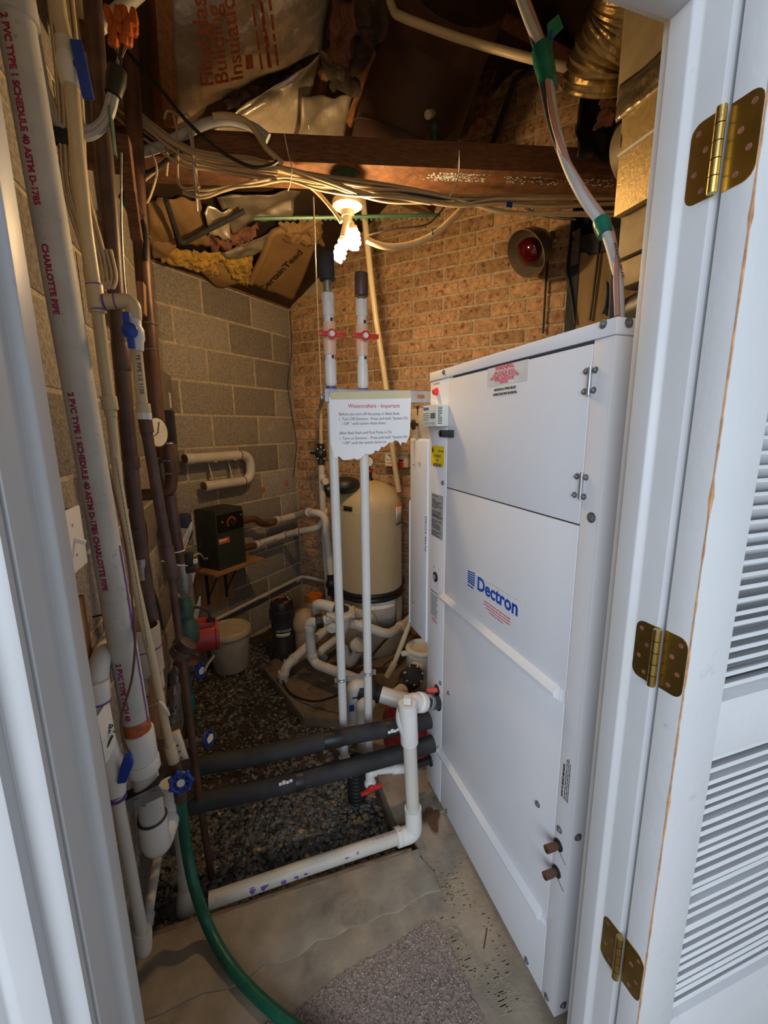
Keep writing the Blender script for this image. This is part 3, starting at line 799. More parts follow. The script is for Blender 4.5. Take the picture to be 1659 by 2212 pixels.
# kraft paper and yellow wool over the block wall
KP = [((318, 432), (352, 428), (378, 520), (322, 530), 'brown kraft paper patch by the copper pipe, above the block wall'),
      ((352, 425), (432, 432), (455, 535), (385, 525), 'brown kraft paper patch beside the bent dark pipe'),
      ((325, 520), (378, 515), (382, 560), (330, 558), 'brown kraft paper strip just over the yellow wool'),
      ((418, 570), (478, 565), (520, 610), (470, 622), 'kraft paper patch under the yellow wool at the wall plate')]
for i, (a, c, e, f, lb) in enumerate(KP):
    tag(sheet('kraft_paper', (CE(*a, 0.03), CE(*c, 0.03), CE(*e, 0.03), CE(*f, 0.03)), 'kraft', 30 + i, 0.008, 12, 12, 0.02, 0.05), lb, 'insulation')
fluff('yellow_wool', (CE(345, 535, 0.03), CE(470, 545, 0.03), CE(468, 592, 0.04), CE(345, 562, 0.03)), 'batt_yellow', 'yellow glass wool lying along the wall plate on the left', 8)
fluff('yellow_wool', (CE(455, 540, 0.03), CE(548, 556, 0.04), CE(535, 622, 0.05), CE(500, 600, 0.04)), 'batt_yellow', 'triangular tuft of yellow glass wool hanging at the middle of the plate', 9)
tag(sheet('foil_scrap', (CE(468, 425, 0.06), CE(650, 410, 0.06), CE(625, 470, 0.06), CE(500, 500, 0.06)), 'foil_dull', 21, 0.02, 22, 16, 0, 0.1), 'crumpled dull foil sheet under the beam behind the cables', 'insulation')
tag(sheet('foil_scrap', (CE(440, 455, 0.08), CE(500, 450, 0.08), CE(495, 510, 0.08), CE(455, 520, 0.08)), 'foil', 22, 0.02, 12, 12, 0, 0.12), 'small shiny crumpled foil behind the bent dark pipe', 'insulation')
tag(sheet('foil_scrap', (CE(478, 548, 0.05), CE(600, 495, 0.05), CE(565, 545, 0.05), CE(500, 562, 0.05)), 'foil_dull', 23, 0.012, 14, 12, 0, 0.06), 'grey foil strip above the yellow wool tuft', 'insulation')
fluff('pink_batt', (CE(452, 512, 0.04), CE(555, 480, 0.04), CE(552, 512, 0.05), CE(460, 545, 0.05)), 'batt_pink', 'dusky pink insulation roll behind the bent dark pipe', 10, 0.025)
kt = thing('kraft_insulation', 'brown kraft-faced batt with printed maker name in the far corner', 'insulation', CE(610, 580, 0.05))
sheet('facing', (CE(596, 500, 0.04), CE(682, 535, 0.04), CE(634, 648, 0.02), CE(540, 612, 0.02)), 'kraft', 40, 0.006, 16, 16, 0.0, 0.02, parent=kt)
a = CE(569, 631, 0.055); c = CE(641, 560, 0.055); e = CE(555, 612, 0.055)
text('CertainTeed', 0.075, a, c - a, e - a, 'ink_black', kt, bold=0.0012)
b = MB(); R_ = (c - a).normalized(); U_ = (e - a); U_ = (U_ - R_ * U_.dot(R_)).normalized()
for k, (x, y) in enumerate(((0.455, 0.0), (0.515, -0.03))): b.box(a + R_ * x + U_ * (y + 0.03), (0.05, 0.055, 0.001), (R_, U_, R_.cross(U_)))
b.build('print_mark', 'ink_black', kt)
b = MB(); b.add([], []); pth = [CE(541, 610, 0.05), CE(570, 550, 0.06), CE(592, 502, 0.06), CE(640, 500, 0.08), CE(690, 470, 0.1)]
b.tube(spl(pth, 6), 0.022, 10); tag(b.build('batt_edge', 'kraft'), 'rolled paper edge of the kraft batt in the corner', 'insulation')
fluff('brown_batt', (CE(600, 480, 0.05), CE(690, 470, 0.06), CE(700, 530, 0.06), CE(610, 512, 0.05)), 'kraft', 'brown rolled batt end over the kraft sheet beside the lamp', 14, 0.03, 14)
# pipes under the roof
b = MB(); b.tube(fil([atceil(358, 432, 0.12), atceil(391, 527, 0.10), atceil(528, 456, 0.14)], 0.03), 0.013, 10); tag(b.build('bent_pipe', 'frame_black'), 'dark bent pipe with an elbow under the kraft paper', 'pipe')
b = MB(); b.tube([aty(548, 472, 2.1), aty(700, 470, 2.1), aty(950, 464, 2.1)], 0.008, 8)
for k in range(34): b.box(aty(560 + 11 * k, 474, 2.1), (0.008, 0.004, 0.008))
tag(b.build('green_strap', 'box_green'), 'thin green toothed strap stretched level behind the lamp', 'strap')

# ------------------------------------------------------------------ big dark flue duct
fd = thing('flue_duct', 'large dark rusty round duct rising behind the beam', 'duct', aty(880, 340, 2.1))
p0 = aty(862, 345, 2.15); p1 = aty(935, 90, 1.98); p2 = aty(985, -70, 1.75)
b = MB(); b.tube(fil([p0 - (p1 - p0) * 0.35, p1, p2], 0.3, 8), 0.235, 40); b.build('pipe', 'duct_rust', fd)
b = MB(); d_ = (p1 - p0).normalized(); b.torus(p1 - d_ * 0.02, d_ + V((0.1, -0.5, 0.1)), 0.238, 0.006, 40, 6); b.build('seam', 'duct_rust', fd)
b = MB(); b.torus(p0 + d_ * 0.06, d_, 0.237, 0.005, 40, 6); b.build('seam', 'duct_rust', fd)
vf = thing('small_valve', 'small dark valve with brass cap behind the beam', 'valve', aty(938, 310, 1.9))
b = MB(); b.cyl(aty(940, 320, 1.9), aty(936, 250, 1.9), 0.018, seg=12); b.ell(aty(938, 275, 1.9), 0.026, 0.026, 0.03); b.build('body', 'box_green', vf)
b = MB(); b.cyl(aty(938, 244, 1.9), aty(924, 248, 1.86), 0.016, seg=12); b.build('cap', 'porcelain', vf)

# ------------------------------------------------------------------ beam with cables and the lamp
BA, BB_ = V((-0.40, 1.93, 0)), V((1.95, 1.385, 0)); BD = (BB_ - BA).normalized(); BN = V((BD.y, -BD.x, 0))     # BN towards camera
if BN.y > 0: BN = -BN
def atbeam(px, py, off=0.0):
    d = ray(px, py); n = BN; t = (BA.dot(n) + off) / (d.x * n.x + d.y * n.y); return CAMP + d * t
b = MB(); m_ = (BA + BB_) / 2 - BN * 0.09
b.box(V((m_.x, m_.y, 2.50)), ((BB_ - BA).length, 0.18, 0.09), (BD, BN, Z_))
bmo = tag(b.build('beam', 'wood_dark', bev=0.004), 'heavy dark brown timber beam crossing the room under the roof', 'beam')
b = MB(); q0 = atbeam(935, 390, 0.003)
rg = random.Random(6)
for k in range(420):
    px = rg.gauss(985, 30) if k < 260 else rg.uniform(1090, 1320)
    py = 372 + (px - 900) * 0.11 + rg.uniform(4, 30)
    p = atbeam(px, py, -0.03 - rg.uniform(0, 0.05)); s_ = rg.uniform(0.002, 0.007); an = rg.uniform(0, 3.1)
    b.add([p + V((math.cos(an + w) * s_ * rg.uniform(0.5, 1.2), math.sin(an + w) * s_ * rg.uniform(0.4, 1.0), 0)) for w in (0, 1.2, 2.4, 3.8, 5.0)], [(0, 1, 2, 3, 4)])
# (whitish dry residue on the beam underside)
for i in range(len(b.v)): b.v[i].z = 2.4546 if b.v[i].z else 0
tag(b.build('residue', 'paper', bmo), kind='stuff')
def cable(name, pts, r, m, label, group=None, sq=1.0, seg=8, n=6, cat='cable', parent=None):
    q = MB(); q.tube(spl(pts, n), r, seg, squash=sq); o = q.build(name, m, parent)
    return o if parent is not None else tag(o, label, cat, group)
base = [(205, 150), (262, 215), (330, 275), (400, 322), (470, 340), (545, 350), (620, 368), (700, 388), (790, 402), (880, 412), (980, 428), (1080, 440), (1180, 443), (1330, 440)]
rg = random.Random(10)
for k in range(9):
    o1 = rg.uniform(-20, 20); o2 = rg.uniform(-12, 14)
    pts = []
    for i, (px, py) in enumerate(base):
        w = (1 - i / 13); tie = 0.35 if i in (6, 10) else 1.0
        dy = (o1 * w + o2 * (1 - w)) * tie + rg.uniform(-5, 5)
        dy = dy * (0.7 + 0.8 * (i > 10))
        p = atbeam(px, py + dy + (16 if 8 <= i <= 10 else 0) * (k % 2), 0.012 + 0.010 * (k % 4)); pts.append(p)
    cable('power_cable', pts, 0.0082, 'cable_cream', 'cream flat power cable in the bundle strung along the beam', 'cream cables along the beam', 0.6)
left_run = [(150, 60), (200, 135), (255, 212), (320, 262), (390, 312), (450, 338), (520, 352), (600, 362)]
for k in range(5):
    cable('power_cable', [atbeam(px, py + rg.uniform(-4, 4) + 11 * k - 20 * (i > 4) * k / 5, 0.02 + 0.012 * (k % 3)) for i, (px, py) in enumerate(left_run)], 0.0082, 'cable_cream', 'cream cable sloping down from the upper left onto the beam', 'cream cables from the upper left', 0.6)
lower = [(395, 405), (440, 412), (500, 402), (560, 390), (620, 382), (690, 395), (760, 408), (840, 425), (930, 436)]
for k in range(4):
    cable('power_cable', [atbeam(px, py + rg.uniform(-7, 7) + 3 * k, 0.02 + 0.008 * k) for px, py in lower], 0.0062, 'cable_cream', 'cream cable looping low under the left half of the beam', 'cream cables under the beam', 0.6)
cable('power_cable', [atbeam(px, py, 0.03) for px, py in ((375, 250), (384, 300), (384, 385), (400, 408), (432, 402))], 0.0075, 'cable_cream', 'cream cable dropping in a square bend at the left end of the beam', sq=0.6)
cable('power_cable', [atbeam(px, py, 0.035) for px, py in ((395, 245), (412, 300), (418, 360), (424, 420), (426, 458))], 0.009, 'cable_grey', 'grey-cream cable hanging straight down from the beam end', sq=0.5)
cable('power_cable', [atbeam(px, py, 0.03) for px, py in ((355, 258), (362, 240), (385, 248), (408, 252), (420, 330), (426, 400), (432, 430))], 0.006, 'cable_cream', 'thin cream cable hooked over the others at the beam end', sq=0.6)
cable('power_cable', [atbeam(px, py, 0.05) for px, py in ((460, 250), (500, 250), (540, 268), (575, 320), (610, 352))], 0.0095, 'cable_cream', 'thick cream cable arching onto the beam from the left')
cable('conduit', [atbeam(px, py, 0.02) for px, py in ((296, 332), (340, 318), (400, 288), (450, 266), (500, 262), (545, 275), (580, 300))], 0.0165, 'cable_grey', 'fat pale sleeve curving behind the cables at the beam end', seg=14, cat='conduit')
cable('coax_cable', [atbeam(px, py, 0.10) for px, py in ((140, -30), (250, 85), (345, 190), (400, 258), (470, 322), (540, 360), (580, 358), (600, 348))], 0.0058, 'black', 'black coaxial cable running diagonally from the top left corner')
cable('power_cable', [atbeam(px, py, 0.03) for px, py in ((300, 370), (318, 322), (334, 345), (338, 378), (322, 430), (310, 440))], 0.005, 'cable_cream', 'small cream wire loop beside the tall brown pipe', sq=0.7)
cable('power_cable', [atbeam(px, py, 0.0) for px, py in ((300, 400), (345, 362), (362, 330), (360, 380))], 0.005, 'cable_cream', 'cream wire bending up behind the brown pipe', sq=0.7)
cable('black_cable', [atbeam(px, py, 0.02) for px, py in ((300, 375), (330, 368), (370, 340), (395, 325))], 0.007, 'black', 'short black cable crossing behind the brown pipe')
cable('black_cable', [atbeam(px, py, 0.03) for px, py in ((790, 395), (860, 412), (960, 430), (1000, 428))], 0.0045, 'black', 'thin black wire within the cream bundle on the beam')
cable('black_cable', [atb(px, py, 0.25) for px, py in ((1075, 420), (1110, 428), (1150, 458), (1200, 470), (1245, 474))], 0.006, 'black', 'black cable drooping from the bundle toward the window post')
cable('power_cable', [atbeam(px, py, -0.02) for px, py in ((660, 395), (690, 420), (720, 455), (737, 480))], 0.011, 'cable_cream', 'pale cable running down to the lamp holder', sq=0.7)
cable('power_cable', [atbeam(px, py, -0.06) for px, py in ((792, 518), (830, 532), (880, 530), (935, 508), (980, 470), (1008, 440))], 0.0125, 'cable_cream', 'thick cream cable hanging in a swag right of the lamp', seg=12)
b = MB(); p = atbeam(931, 505, -0.06); b.torus(p, V((1, 0, 0.4)), 0.014, 0.003, 12, 6); tag(b.build('cable_clip', 'black'), 'small dark clip on the swagged cream cable', 'clip')
cable('black_cable', [atbeam(px, py, -0.10) for px, py in ((970, 432), (945, 465), (918, 486), (850, 495), (795, 508))], 0.0035, 'black', 'thin black wire with pale tip beside the swagged cable')
cable('pull_cord', [aty(677, 425, 1.72), aty(683, 600, 1.70), aty(692, 800, 1.68), aty(694, 850, 1.68)], 0.0024, 'cable_cream', 'thin straight pull cord hanging left of the white valve pipes', cat='cord')
cable('white_string', [atceil(656, 236, 0.17), atceil(665, 246, 0.17), atceil(660, 272, 0.17), atceil(656, 292, 0.17)], 0.0035, 'zip_tie', 'left strand of white string tied above the beam', cat='string')
cable('white_string', [atceil(681, 230, 0.17), atceil(665, 246, 0.17), atceil(666, 272, 0.17), atceil(668, 294, 0.17)], 0.0035, 'zip_tie', 'right strand of white string tied above the beam', cat='string')
def ztie(pts, label, r=0.0032):
    q = MB(); q.tube(spl(pts, 4), r, 6, squash=0.6); return tag(q.build('cable_tie', 'zip_tie'), label, 'cable tie')
ztie([atbeam(614, 288, 0.008), atbeam(622, 330, 0.015), atbeam(630, 362, 0.07), atbeam(627, 395, 0.06), atbeam(622, 412, 0.05)], 'white cable tie holding the cables left of the lamp')
ztie([atbeam(992, 325, 0.008), atbeam(991, 375, 0.012), atbeam(983, 400, 0.06), atbeam(968, 430, 0.05)], 'white cable tie holding the cables right of the lamp')
b = MB(); b.box(atbeam(1100, 442, 0.06), (0.024, 0.004, 0.018)); tag(b.build('tape_flag', 'blue_plastic'), 'small blue tape flag on the cable bundle', 'tape')

# lamp
LP = atbeam(750, 430, -0.07)
lx, ly = LP.x, LP.y
lamp = thing('ceiling_lamp', 'porcelain lamp holder with two glowing spiral bulbs under the beam', 'lamp', (lx, ly, 2.2))
def onl(px, py): return aty(px, py, ly)
b = MB(); zt_ = onl(750, 434).z; b.cyl((lx, ly, 2.455), (lx, ly, zt_), 0.054, seg=28); b.build('junction_box', 'box_green', lamp)
b = MB(); b.lathe((lx, ly, zt_), (0, 0, -1), [(0.0, 0.0), (0.058, 0.0), (0.060, 0.008), (0.057, 0.020), (0.042, 0.030), (0.026, 0.036), (0.024, 0.055), (0.0, 0.056)], 28); b.build('holder', 'porcelain', lamp)
b = MB(); nk = V((lx, ly, zt_ - 0.05)); b.cyl(nk, nk - Z_ * 0.03, 0.019, seg=16)
j1 = onl(760, 490); j2 = onl(743, 515)
b.cyl(nk - Z_ * 0.02, j1, 0.017, seg=16); b.cyl(nk - Z_ * 0.02, j2, 0.017, seg=16); b.build('twin_socket', 'porcelain', lamp)
bulbs = []
for (s, e, sc_) in ((j1, onl(766, 536), 1.0), (j2 + V((0, 0.01, 0)), onl(733, 558) + V((0, 0.02, 0)), 0.9)):
    d = (e - s).normalized(); a_, b_ = _frame(d)
    q = MB(); q.lathe(s, d, [(0.0, -0.002), (0.021 * sc_, 0.0), (0.023 * sc_, 0.012), (0.018 * sc_, 0.02), (0, 0.021)], 16); bs = q.build('bulb', 'porcelain', lamp)
    q = MB(); pts = []; Lh = (e - s).length
    for k in range(64):
        t = k / 63; w = t * 2 * math.pi * 3.2
        rr_ = 0.021 * sc_ * (1 - 0.35 * max(0, t - 0.8) / 0.2)
        pts.append(s + d * (0.022 + (Lh - 0.022) * t) + (a_ * math.cos(w) + b_ * math.sin(w)) * rr_)
    q.tube(pts, 0.0078 * sc_, 8); q.build('spiral_tube', 'bulb_glow', bs)

# cream conduit, top branch and slanting pipes
cable('conduit', [aty(766, 246, 2.55), aty(775, 320, 2.55), aty(784, 430, 2.55), aty(797, 560, 2.55), aty(812, 690, 2.55), aty(835, 842, 2.55), aty(848, 975, 2.55), aty(862, 1062, 2.55)], 0.0172, 'cpvc', 'long cream conduit slanting down from roof past the lamp', n=2, seg=14, cat='conduit')
b = MB(); b.cyl(aty(762, 246, 2.55), aty(766, 270, 2.55), 0.022, seg=14); tag(b.build('conduit_end', 'cpvc'), 'wider collar on the top end of the slanting conduit', 'collar')
cable('conduit', [aty(836, -20, 1.7), aty(850, 22, 1.7), aty(872, 38, 1.68), aty(1000, 85, 1.6), aty(1160, 130, 1.45), aty(1345, 176, 1.3)], 0.0135, 'cpvc', 'cream pipe running across the roof in front of the dark duct', n=3, seg=14, cat='conduit')
cable('black_cable', [atb(1160, 145, 0.2), atb(1115, 172, 0.15), atb(1095, 220, 0.1), atb(1070, 290, 0.08), atb(1055, 330, 0.08)], 0.013, 'black_matte', 'fat black hose curving down in front of the upper bricks', cat='hose')
cable('cable', [atb(1112, 192, 0.07), atb(1092, 260, 0.06), atb(1068, 325, 0.06)], 0.010, 'wood_old', 'tan cable beside the fat black hose on the bricks')

# ------------------------------------------------------------------ right side: foil duct, duct board
fx = thing('flex_duct', 'crinkled silver flexible duct at the upper right', 'duct', aty(1300, 200, 1.25))
b = MB(); pts = spl([aty(1385, -60, 1.12), aty(1355, 40, 1.18), aty(1310, 120, 1.25), aty(1290, 190, 1.3)], 10); rg = random.Random(19)
b.tube(pts, [0.105 * (1 + 0.10 * ((i % 2) - 0.5) + rg.uniform(-0.04, 0.04)) for i in range(len(pts))], 26); b.build('sleeve', 'foil_bright', fx)
fluff('pink_batt', (aty(1296, 196, 1.38), aty(1338, 190, 1.38), aty(1326, 262, 1.36), aty(1296, 280, 1.36)), 'batt_pink', 'dark red-brown insulation hanging under the silver flexible duct', 31, 0.03)
tag(sheet('black_plastic', (aty(1252, 205, 1.5), aty(1330, 200, 1.5), aty(1330, 345, 1.5), aty(1250, 340, 1.5)), 'black', 33, 0.02, 14, 14, 0, 0.08), 'crumpled black plastic sheet hanging under the silver duct', 'plastic')
db_ = thing('duct_box', 'gold-faced duct board box above the cabinet', 'duct', (1.2, 0.75, 2.0))
DXB = 0.95
b = MB(); b.bb((DXB, 0.57, 2.03), (1.7, 0.985, 2.30)); b.build('lower_board', 'duct_board', db_, bev=0.004)
b = MB(); b.bb((DXB + 0.012, 0.57, 2.30), (1.7, 1.02, 3.05)); b.build('upper_board', 'duct_board_grey', db_, bev=0.004)
tag(sheet('foil_tape', (V((DXB - 0.002, 1.0, 2.33)), V((DXB - 0.002, 0.57, 2.33)), V((DXB - 0.004, 0.57, 2.25)), V((DXB - 0.004, 1.0, 2.25))), 'foil_bright', 41, 0.004, 30, 10, 0, 0.05, parent=db_))
b = MB(); b.bb((DXB - 0.003, 0.57, 2.165), (DXB, 0.985, 2.172)); b.build('score_line', 'label_white', db_)
b = MB(); b.bb((DXB + 0.02, 0.57, 1.93), (1.7, 0.98, 2.03)); b.bb((DXB + 0.03, 0.57, 1.86), (1.7, 0.98, 1.925)); b.build('edge_boards', 'duct_board_grey', db_, bev=0.003)
b = MB(); b.cyl((1.03, 0.98, 2.20), (1.03, 1.015, 2.20), 0.082, seg=36); b.build('round_collar', 'duct_board_grey', db_)
b = MB(); b.tube([(1.0, 0.57, 1.80), (1.02, 0.9, 1.80), (1.06, 1.02, 1.80)], 0.052, 20); tag(b.build('black_duct_hose', 'black'), 'black flexible hose lying on the cabinet top under the duct board', 'hose')
tag(sheet('foil_wrap', (V((0.93, 0.74, 1.745)), V((0.93, 0.58, 1.745)), V((0.93, 0.58, 1.69)), V((0.93, 0.74, 1.69))), 'foil_bright', 44, 0.006, 14, 8), 'crumpled gold foil on the cabinet top by the door frame', 'foil')
tag(sheet('black_strap', (aty(1312, 605, 1.0), aty(1325, 640, 1.0), aty(1312, 682, 1.0), aty(1303, 676, 1.0)), 'black', 45, 0.004, 6, 10, 0.0), 'ragged black rubber strap beside the grey cable', 'strap')

# grey service cable with green tape, entering the cabinet top
gc = thing('service_cable', 'thick grey service cable bundle wrapped with green tape entering the cabinet', 'cable', (0.69, 0.70, 1.69))
gp = [aty(1112, -40, 1.02), aty(1140, 40, 0.99), aty(1170, 110, 0.96), aty(1186, 185, 0.93), aty(1202, 275, 0.9), aty(1222, 350, 0.87), aty(1258, 425, 0.83), aty(1303, 492, 0.79), aty(1326, 560, 0.75), aty(1336, 620, 0.72), aty(1338, 690, 0.70)]
b = MB(); b.tube(spl(gp, 6), 0.0095, 14); b.build('grey_sheath', 'cable_grey', gc)
gp2 = [p + V((0.012 * math.sin(i * 1.1 + 0.6), -0.004, 0.004)) for i, p in enumerate(gp)]
b = MB(); b.tube(spl(gp2, 6), 0.0055, 10); b.build('striped_lead', 'cable_stripe', gc)
gp3 = [p + V((0.013 * math.sin(i * 0.9 + 2.0), 0.006, 0.0)) for i, p in enumerate(gp)]
b = MB(); b.tube(spl(gp3, 6), 0.006, 10); b.build('dark_lead', 'frame_black', gc)
for (i, j, t0, t1, rr_) in ((2, 3, -0.05, 0.95, 0.021), (7, 8, -0.22, 0.22, 0.0165)):
    p = gp[i].lerp(gp[j], t0); q_ = gp[i].lerp(gp[j], t1); b = MB(); b.tube([p, p.lerp(q_, 0.3), p.lerp(q_, 0.6), q_], [rr_, rr_ * 1.06, rr_ * 0.97, rr_ * 0.9], 12); b.build('green_tape', 'green_tape', gc)
b = MB(); p = gp[2]; b.prism([p + V((0.01, -0.012, 0.01)), p + V((0.045, -0.012, 0.045)), p + V((0.030, -0.012, 0.066)), p + V((0.004, -0.012, 0.044))], (0, 0.004, 0)); b.build('tape_tail', 'green_tape', gc)
b = MB(); b.tube([p + V((0.012, -0.015, -0.006)), p + V((0.014, -0.014, 0.03))], 0.0035, 8); b.build('blue_wire', 'blue_plastic', gc)
a = gp[8]; c = gp[9]
text('600 VOLTS E13061 (UL)', 0.0085, a + (CAMP - a).normalized() * 0.0105 + V((-0.004, 0, 0.03)), c - a + V((0.006, 0, 0)), V((1, 0, 0.1)), 'ink_black', gc)
for pts, lb in (([(1186, 522), (1180, 600), (1173, 720)], 'black wire hanging from the heat lamp down the bricks'), ([(1236, 470), (1232, 520), (1226, 580), (1234, 640), (1242, 700)], 'black wire hanging down the black window post'), ([(1296, 510), (1290, 570), (1281, 640), (1274, 692)], 'black wire hanging in front of the plywood panel')):
    cable('hanging_wire', [atb(px, py, 0.034) for px, py in pts], 0.006, 'black', lb)

# heat lamp on the brick wall
hl = thing('heat_lamp', 'clip-on heat lamp with bare metal reflector and red bulb on the bricks', 'lamp', atb(1140, 600, 0.15))
hp = atb(1180, 517, 0.15); hd = (atb(1104, 572, 0.33) - hp).normalized()
HS = 1.22
b = MB(); b.lathe(hp, hd, [(r_ * HS, h_ * HS) for r_, h_ in ((0.02, 0.0), (0.035, 0.015), (0.055, 0.035), (0.078, 0.075), (0.090, 0.115), (0.096, 0.135), (0.099, 0.135), (0.093, 0.113), (0.081, 0.072), (0.058, 0.031), (0.0, 0.0))], 36); b.build('reflector', 'lamp_shade', hl)
b = MB(); b.lathe(hp + hd * 0.03, hd, [(0.016, 0), (0.02, 0.02), (0.045, 0.05), (0.055, 0.075), (0.053, 0.095), (0.04, 0.108), (0.02, 0.114), (0, 0.116)], 28)
for i in range(len(b.v)): b.v[i] = hp + (b.v[i] - hp) * HS
b.build('red_bulb', 'lamp_red', hl)
b = MB(); b.cyl(hp - hd * 0.05, hp + hd * 0.005, 0.021, seg=18); b.build('socket', 'galv', hl)
b = MB(); b.ell(hp - hd * 0.03 + V((0.02, -0.02, -0.02)), 0.012, 0.012, 0.012); b.bar(hp - hd * 0.03, atb(1196, 512, 0.0), 0.012, 0.006); b.build('clamp', 'steel', hl)

# ------------------------------------------------------------------ dehumidifier cabinet
CX, CY0, CY1, CZ0, CZ1 = 0.649, 0.645, 1.452, 0.032, 1.692
cb_ = thing('dehumidifier_cabinet', 'tall white steel dehumidifier cabinet with blue lettering beside the door', 'cabinet', (1.0, 1.05, 0.0))
def F(px, py, dx=0.0): return atx(px, py, CX - dx)
RY = -Y_
b = MB(); b.bb((CX + 0.004, CY0 + 0.003, CZ0), (1.42, CY1, CZ1 - 0.02)); b.build('body', 'cabinet_white', cb_, bev=0.004)
b = MB(); b.bb((CX + 0.02, CY0 + 0.02, -0.006), (1.40, CY1 - 0.02, CZ0 + 0.004)); b.build('skid', 'wood_dark', cb_)
b = MB(); b.bb((CX - 0.003, CY0 - 0.003, CZ1 - 0.030), (1.425, CY1 + 0.003, CZ1)); b.build('lid', 'cabinet_white', cb_, bev=0.003)
yl, yr = 1.378, 0.735                       # seams of the door column
zd = 1.352                                   # door bottom
zr1, zr2 = 1.045, 0.430                      # rails (at far end heights are level)
def pan(name, y0, y1, z0, z1, m='cabinet_white', x0=None):
    q = MB(); q.bb((x0 or CX, y0, z0), (CX + 0.0045, y1, z1)); return q.build(name, m, cb_, bev=0.0012)
p_ = F(1251, 1131); zdoor = (F(967, 1056).z + p_.z) / 2; yr = p_.y; yl = (F(967.5, 810).y + F(962, 1200).y) / 2
z1_ = (F(962, 1290).z + F(1210, 1478).z) / 2; z2_ = (F(948, 1620).z + F(1172, 1952).z) / 2
door = pan('access_door', yr + 0.0015, yl - 0.0015, zdoor + 0.0018, CZ1 - 0.0365)
b = MB(); b.bb((CX + 0.0025, yr, CZ1 - 0.0362), (CX + 0.0036, yl - 0.03, CZ1 - 0.0298)); b.build('door_gap_shade', 'cabinet_gap', cb_)  # near-black strip paints the shade in the gap above the door
b = MB(); b.bb((CX + 0.0022, yr, zdoor - 0.0018), (CX + 0.0034, yl, zdoor + 0.0018)); b.build('door_gap_shade', 'cabinet_gap', cb_)  # same painted shade for the gap below the door
pan('middle_panel', yr + 0.0015, yl - 0.0015, z1_ + 0.001, zdoor - 0.0018)
pan('lower_panel', yr + 0.0015, yl - 0.0015, z2_ + 0.001, z1_ - 0.03)
pan('bottom_panel', yr + 0.0015, yl - 0.0015, CZ0 + 0.001, z2_ - 0.03)
pan('corner_post', yl + 0.0015, CY1, CZ0, CZ1 - 0.031); pan('corner_post', CY0 + 0.002, yr - 0.0015, CZ0, CZ1 - 0.031)
b = MB(); b.bb((CX, CY0, CZ0), (1.42, CY0 + 0.0045, CZ1 - 0.031)); b.build('end_panel', 'cabinet_white', cb_, bev=0.0012)
for zz in (z1_, z2_):
    q = MB(); q.prism([(CX + 0.002, yr + 0.02, zz + 0.004), (CX - 0.016, yr + 0.02, zz - 0.012), (CX - 0.016, yr + 0.02, zz - 0.020), (CX + 0.002, yr + 0.02, zz - 0.034)], (0, yl + 0.012 - yr - 0.02, 0))
    q.build('pull_rail', 'cabinet_trim', cb_, bev=0.001)
def bolt(p, axis, r=0.009, m='zinc_bolt'):
    q = MB(); q.lathe(p, axis, [(0, 0.0), (r, 0.0), (r, 0.0015), (r * 0.62, 0.0018), (r * 0.58, 0.005), (r * 0.4, 0.0062), (0, 0.0062)], 12); return q.build('bolt', m, cb_)
for px, py in ((959, 804), (1304, 700), (1278, 1118), (957, 1043), (952, 1476), (969, 1497), (1162, 1737), (1209, 1792), (1138, 2075), (1181, 2153), (965, 1752)):
    bolt(F(px, py, 0.003 if py < 806 or py == 700 else 0), -X_, 0.011 if py == 1118 else 0.0085)
for px, py in ((1358, 697), (1248, 1808), (1216, 2170)): bolt(aty(px, py, CY0 - (0.003 if py < 700 else 0)), -Y_, 0.0095)
for (pa, pb, bl_) in (((1279.5, 792), (1272, 854), ((1267, 802), (1287, 799), (1263, 846), (1283, 843))), ((1258, 1021), (1252, 1078), ((1247, 1029), (1266.5, 1031), (1242, 1069), (1262, 1073)))):
    q = MB(); a, c = F(*pa, 0.003), F(*pb, 0.003); a.y = c.y = yr; q.cyl(a, c, 0.0042, seg=10); h = q.build('hinge_pin', 'galv', cb_)
    for px, py in bl_: bolt(F(px, py), -X_, 0.0065)
# red indicator lamp, latch, key switch, knob
q = MB(); p = F(944, 846); q.lathe(p, -X_, [(0, 0.0), (0.013, 0), (0.013, 0.006), (0.011, 0.013), (0.006, 0.017), (0, 0.018)], 18); q.build('indicator_lamp', 'indicator_glow', cb_)
scribble([(0, 0.05)], F(936, 830, 0.0006), RY, Z_, 'ink_black', cb_, 0.005, 0.003)
q = MB(); a = F(956, 944); c = F(981, 929); q.bb((CX - 0.010, a.y, a.z), (CX, c.y, c.z)); q.cyl(V((CX, a.y, (a.z + c.z) / 2)), V((CX - 0.010, a.y, (a.z + c.z) / 2)), (c.z - a.z) / 2, seg=18); q.build('latch', 'black', cb_, bev=0.001)
q = MB(); p = F(941, 1246); q.lathe(p, -X_, [(0, 0), (0.019, 0), (0.019, 0.003), (0.013, 0.005), (0.011, 0.004), (0.009, 0.007), (0, 0.007)], 22); kn = q.build('selector_switch', 'black', cb_)
q = MB(); q.lathe(p - X_ * 0.0065, -X_, [(0, 0.0006), (0.006, 0.0006), (0.006, 0), (0.010, 0), (0.010, 0.001), (0, 0.001)], 18); q.build('switch_face', 'label_grey', kn)
text('0', 0.012, F(937, 1226, 0.0006), RY, Z_, 'ink_grey', cb_); text('1', 0.012, F(947, 1231, 0.0006), RY, Z_, 'ink_grey', cb_)
def label(px0, py0, px1, py1, m, name):
    a = F(px0, py0); c = F(px1, py1); q = MB()
    q.bb((CX - 0.0005, min(a.y, c.y), min(a.z, c.z)), (CX + 0.0005, max(a.y, c.y), max(a.z, c.z))); o = q.build(name, m, cb_)
    return o, max(a.y, c.y), min(a.y, c.y), max(a.z, c.z), min(a.z, c.z)
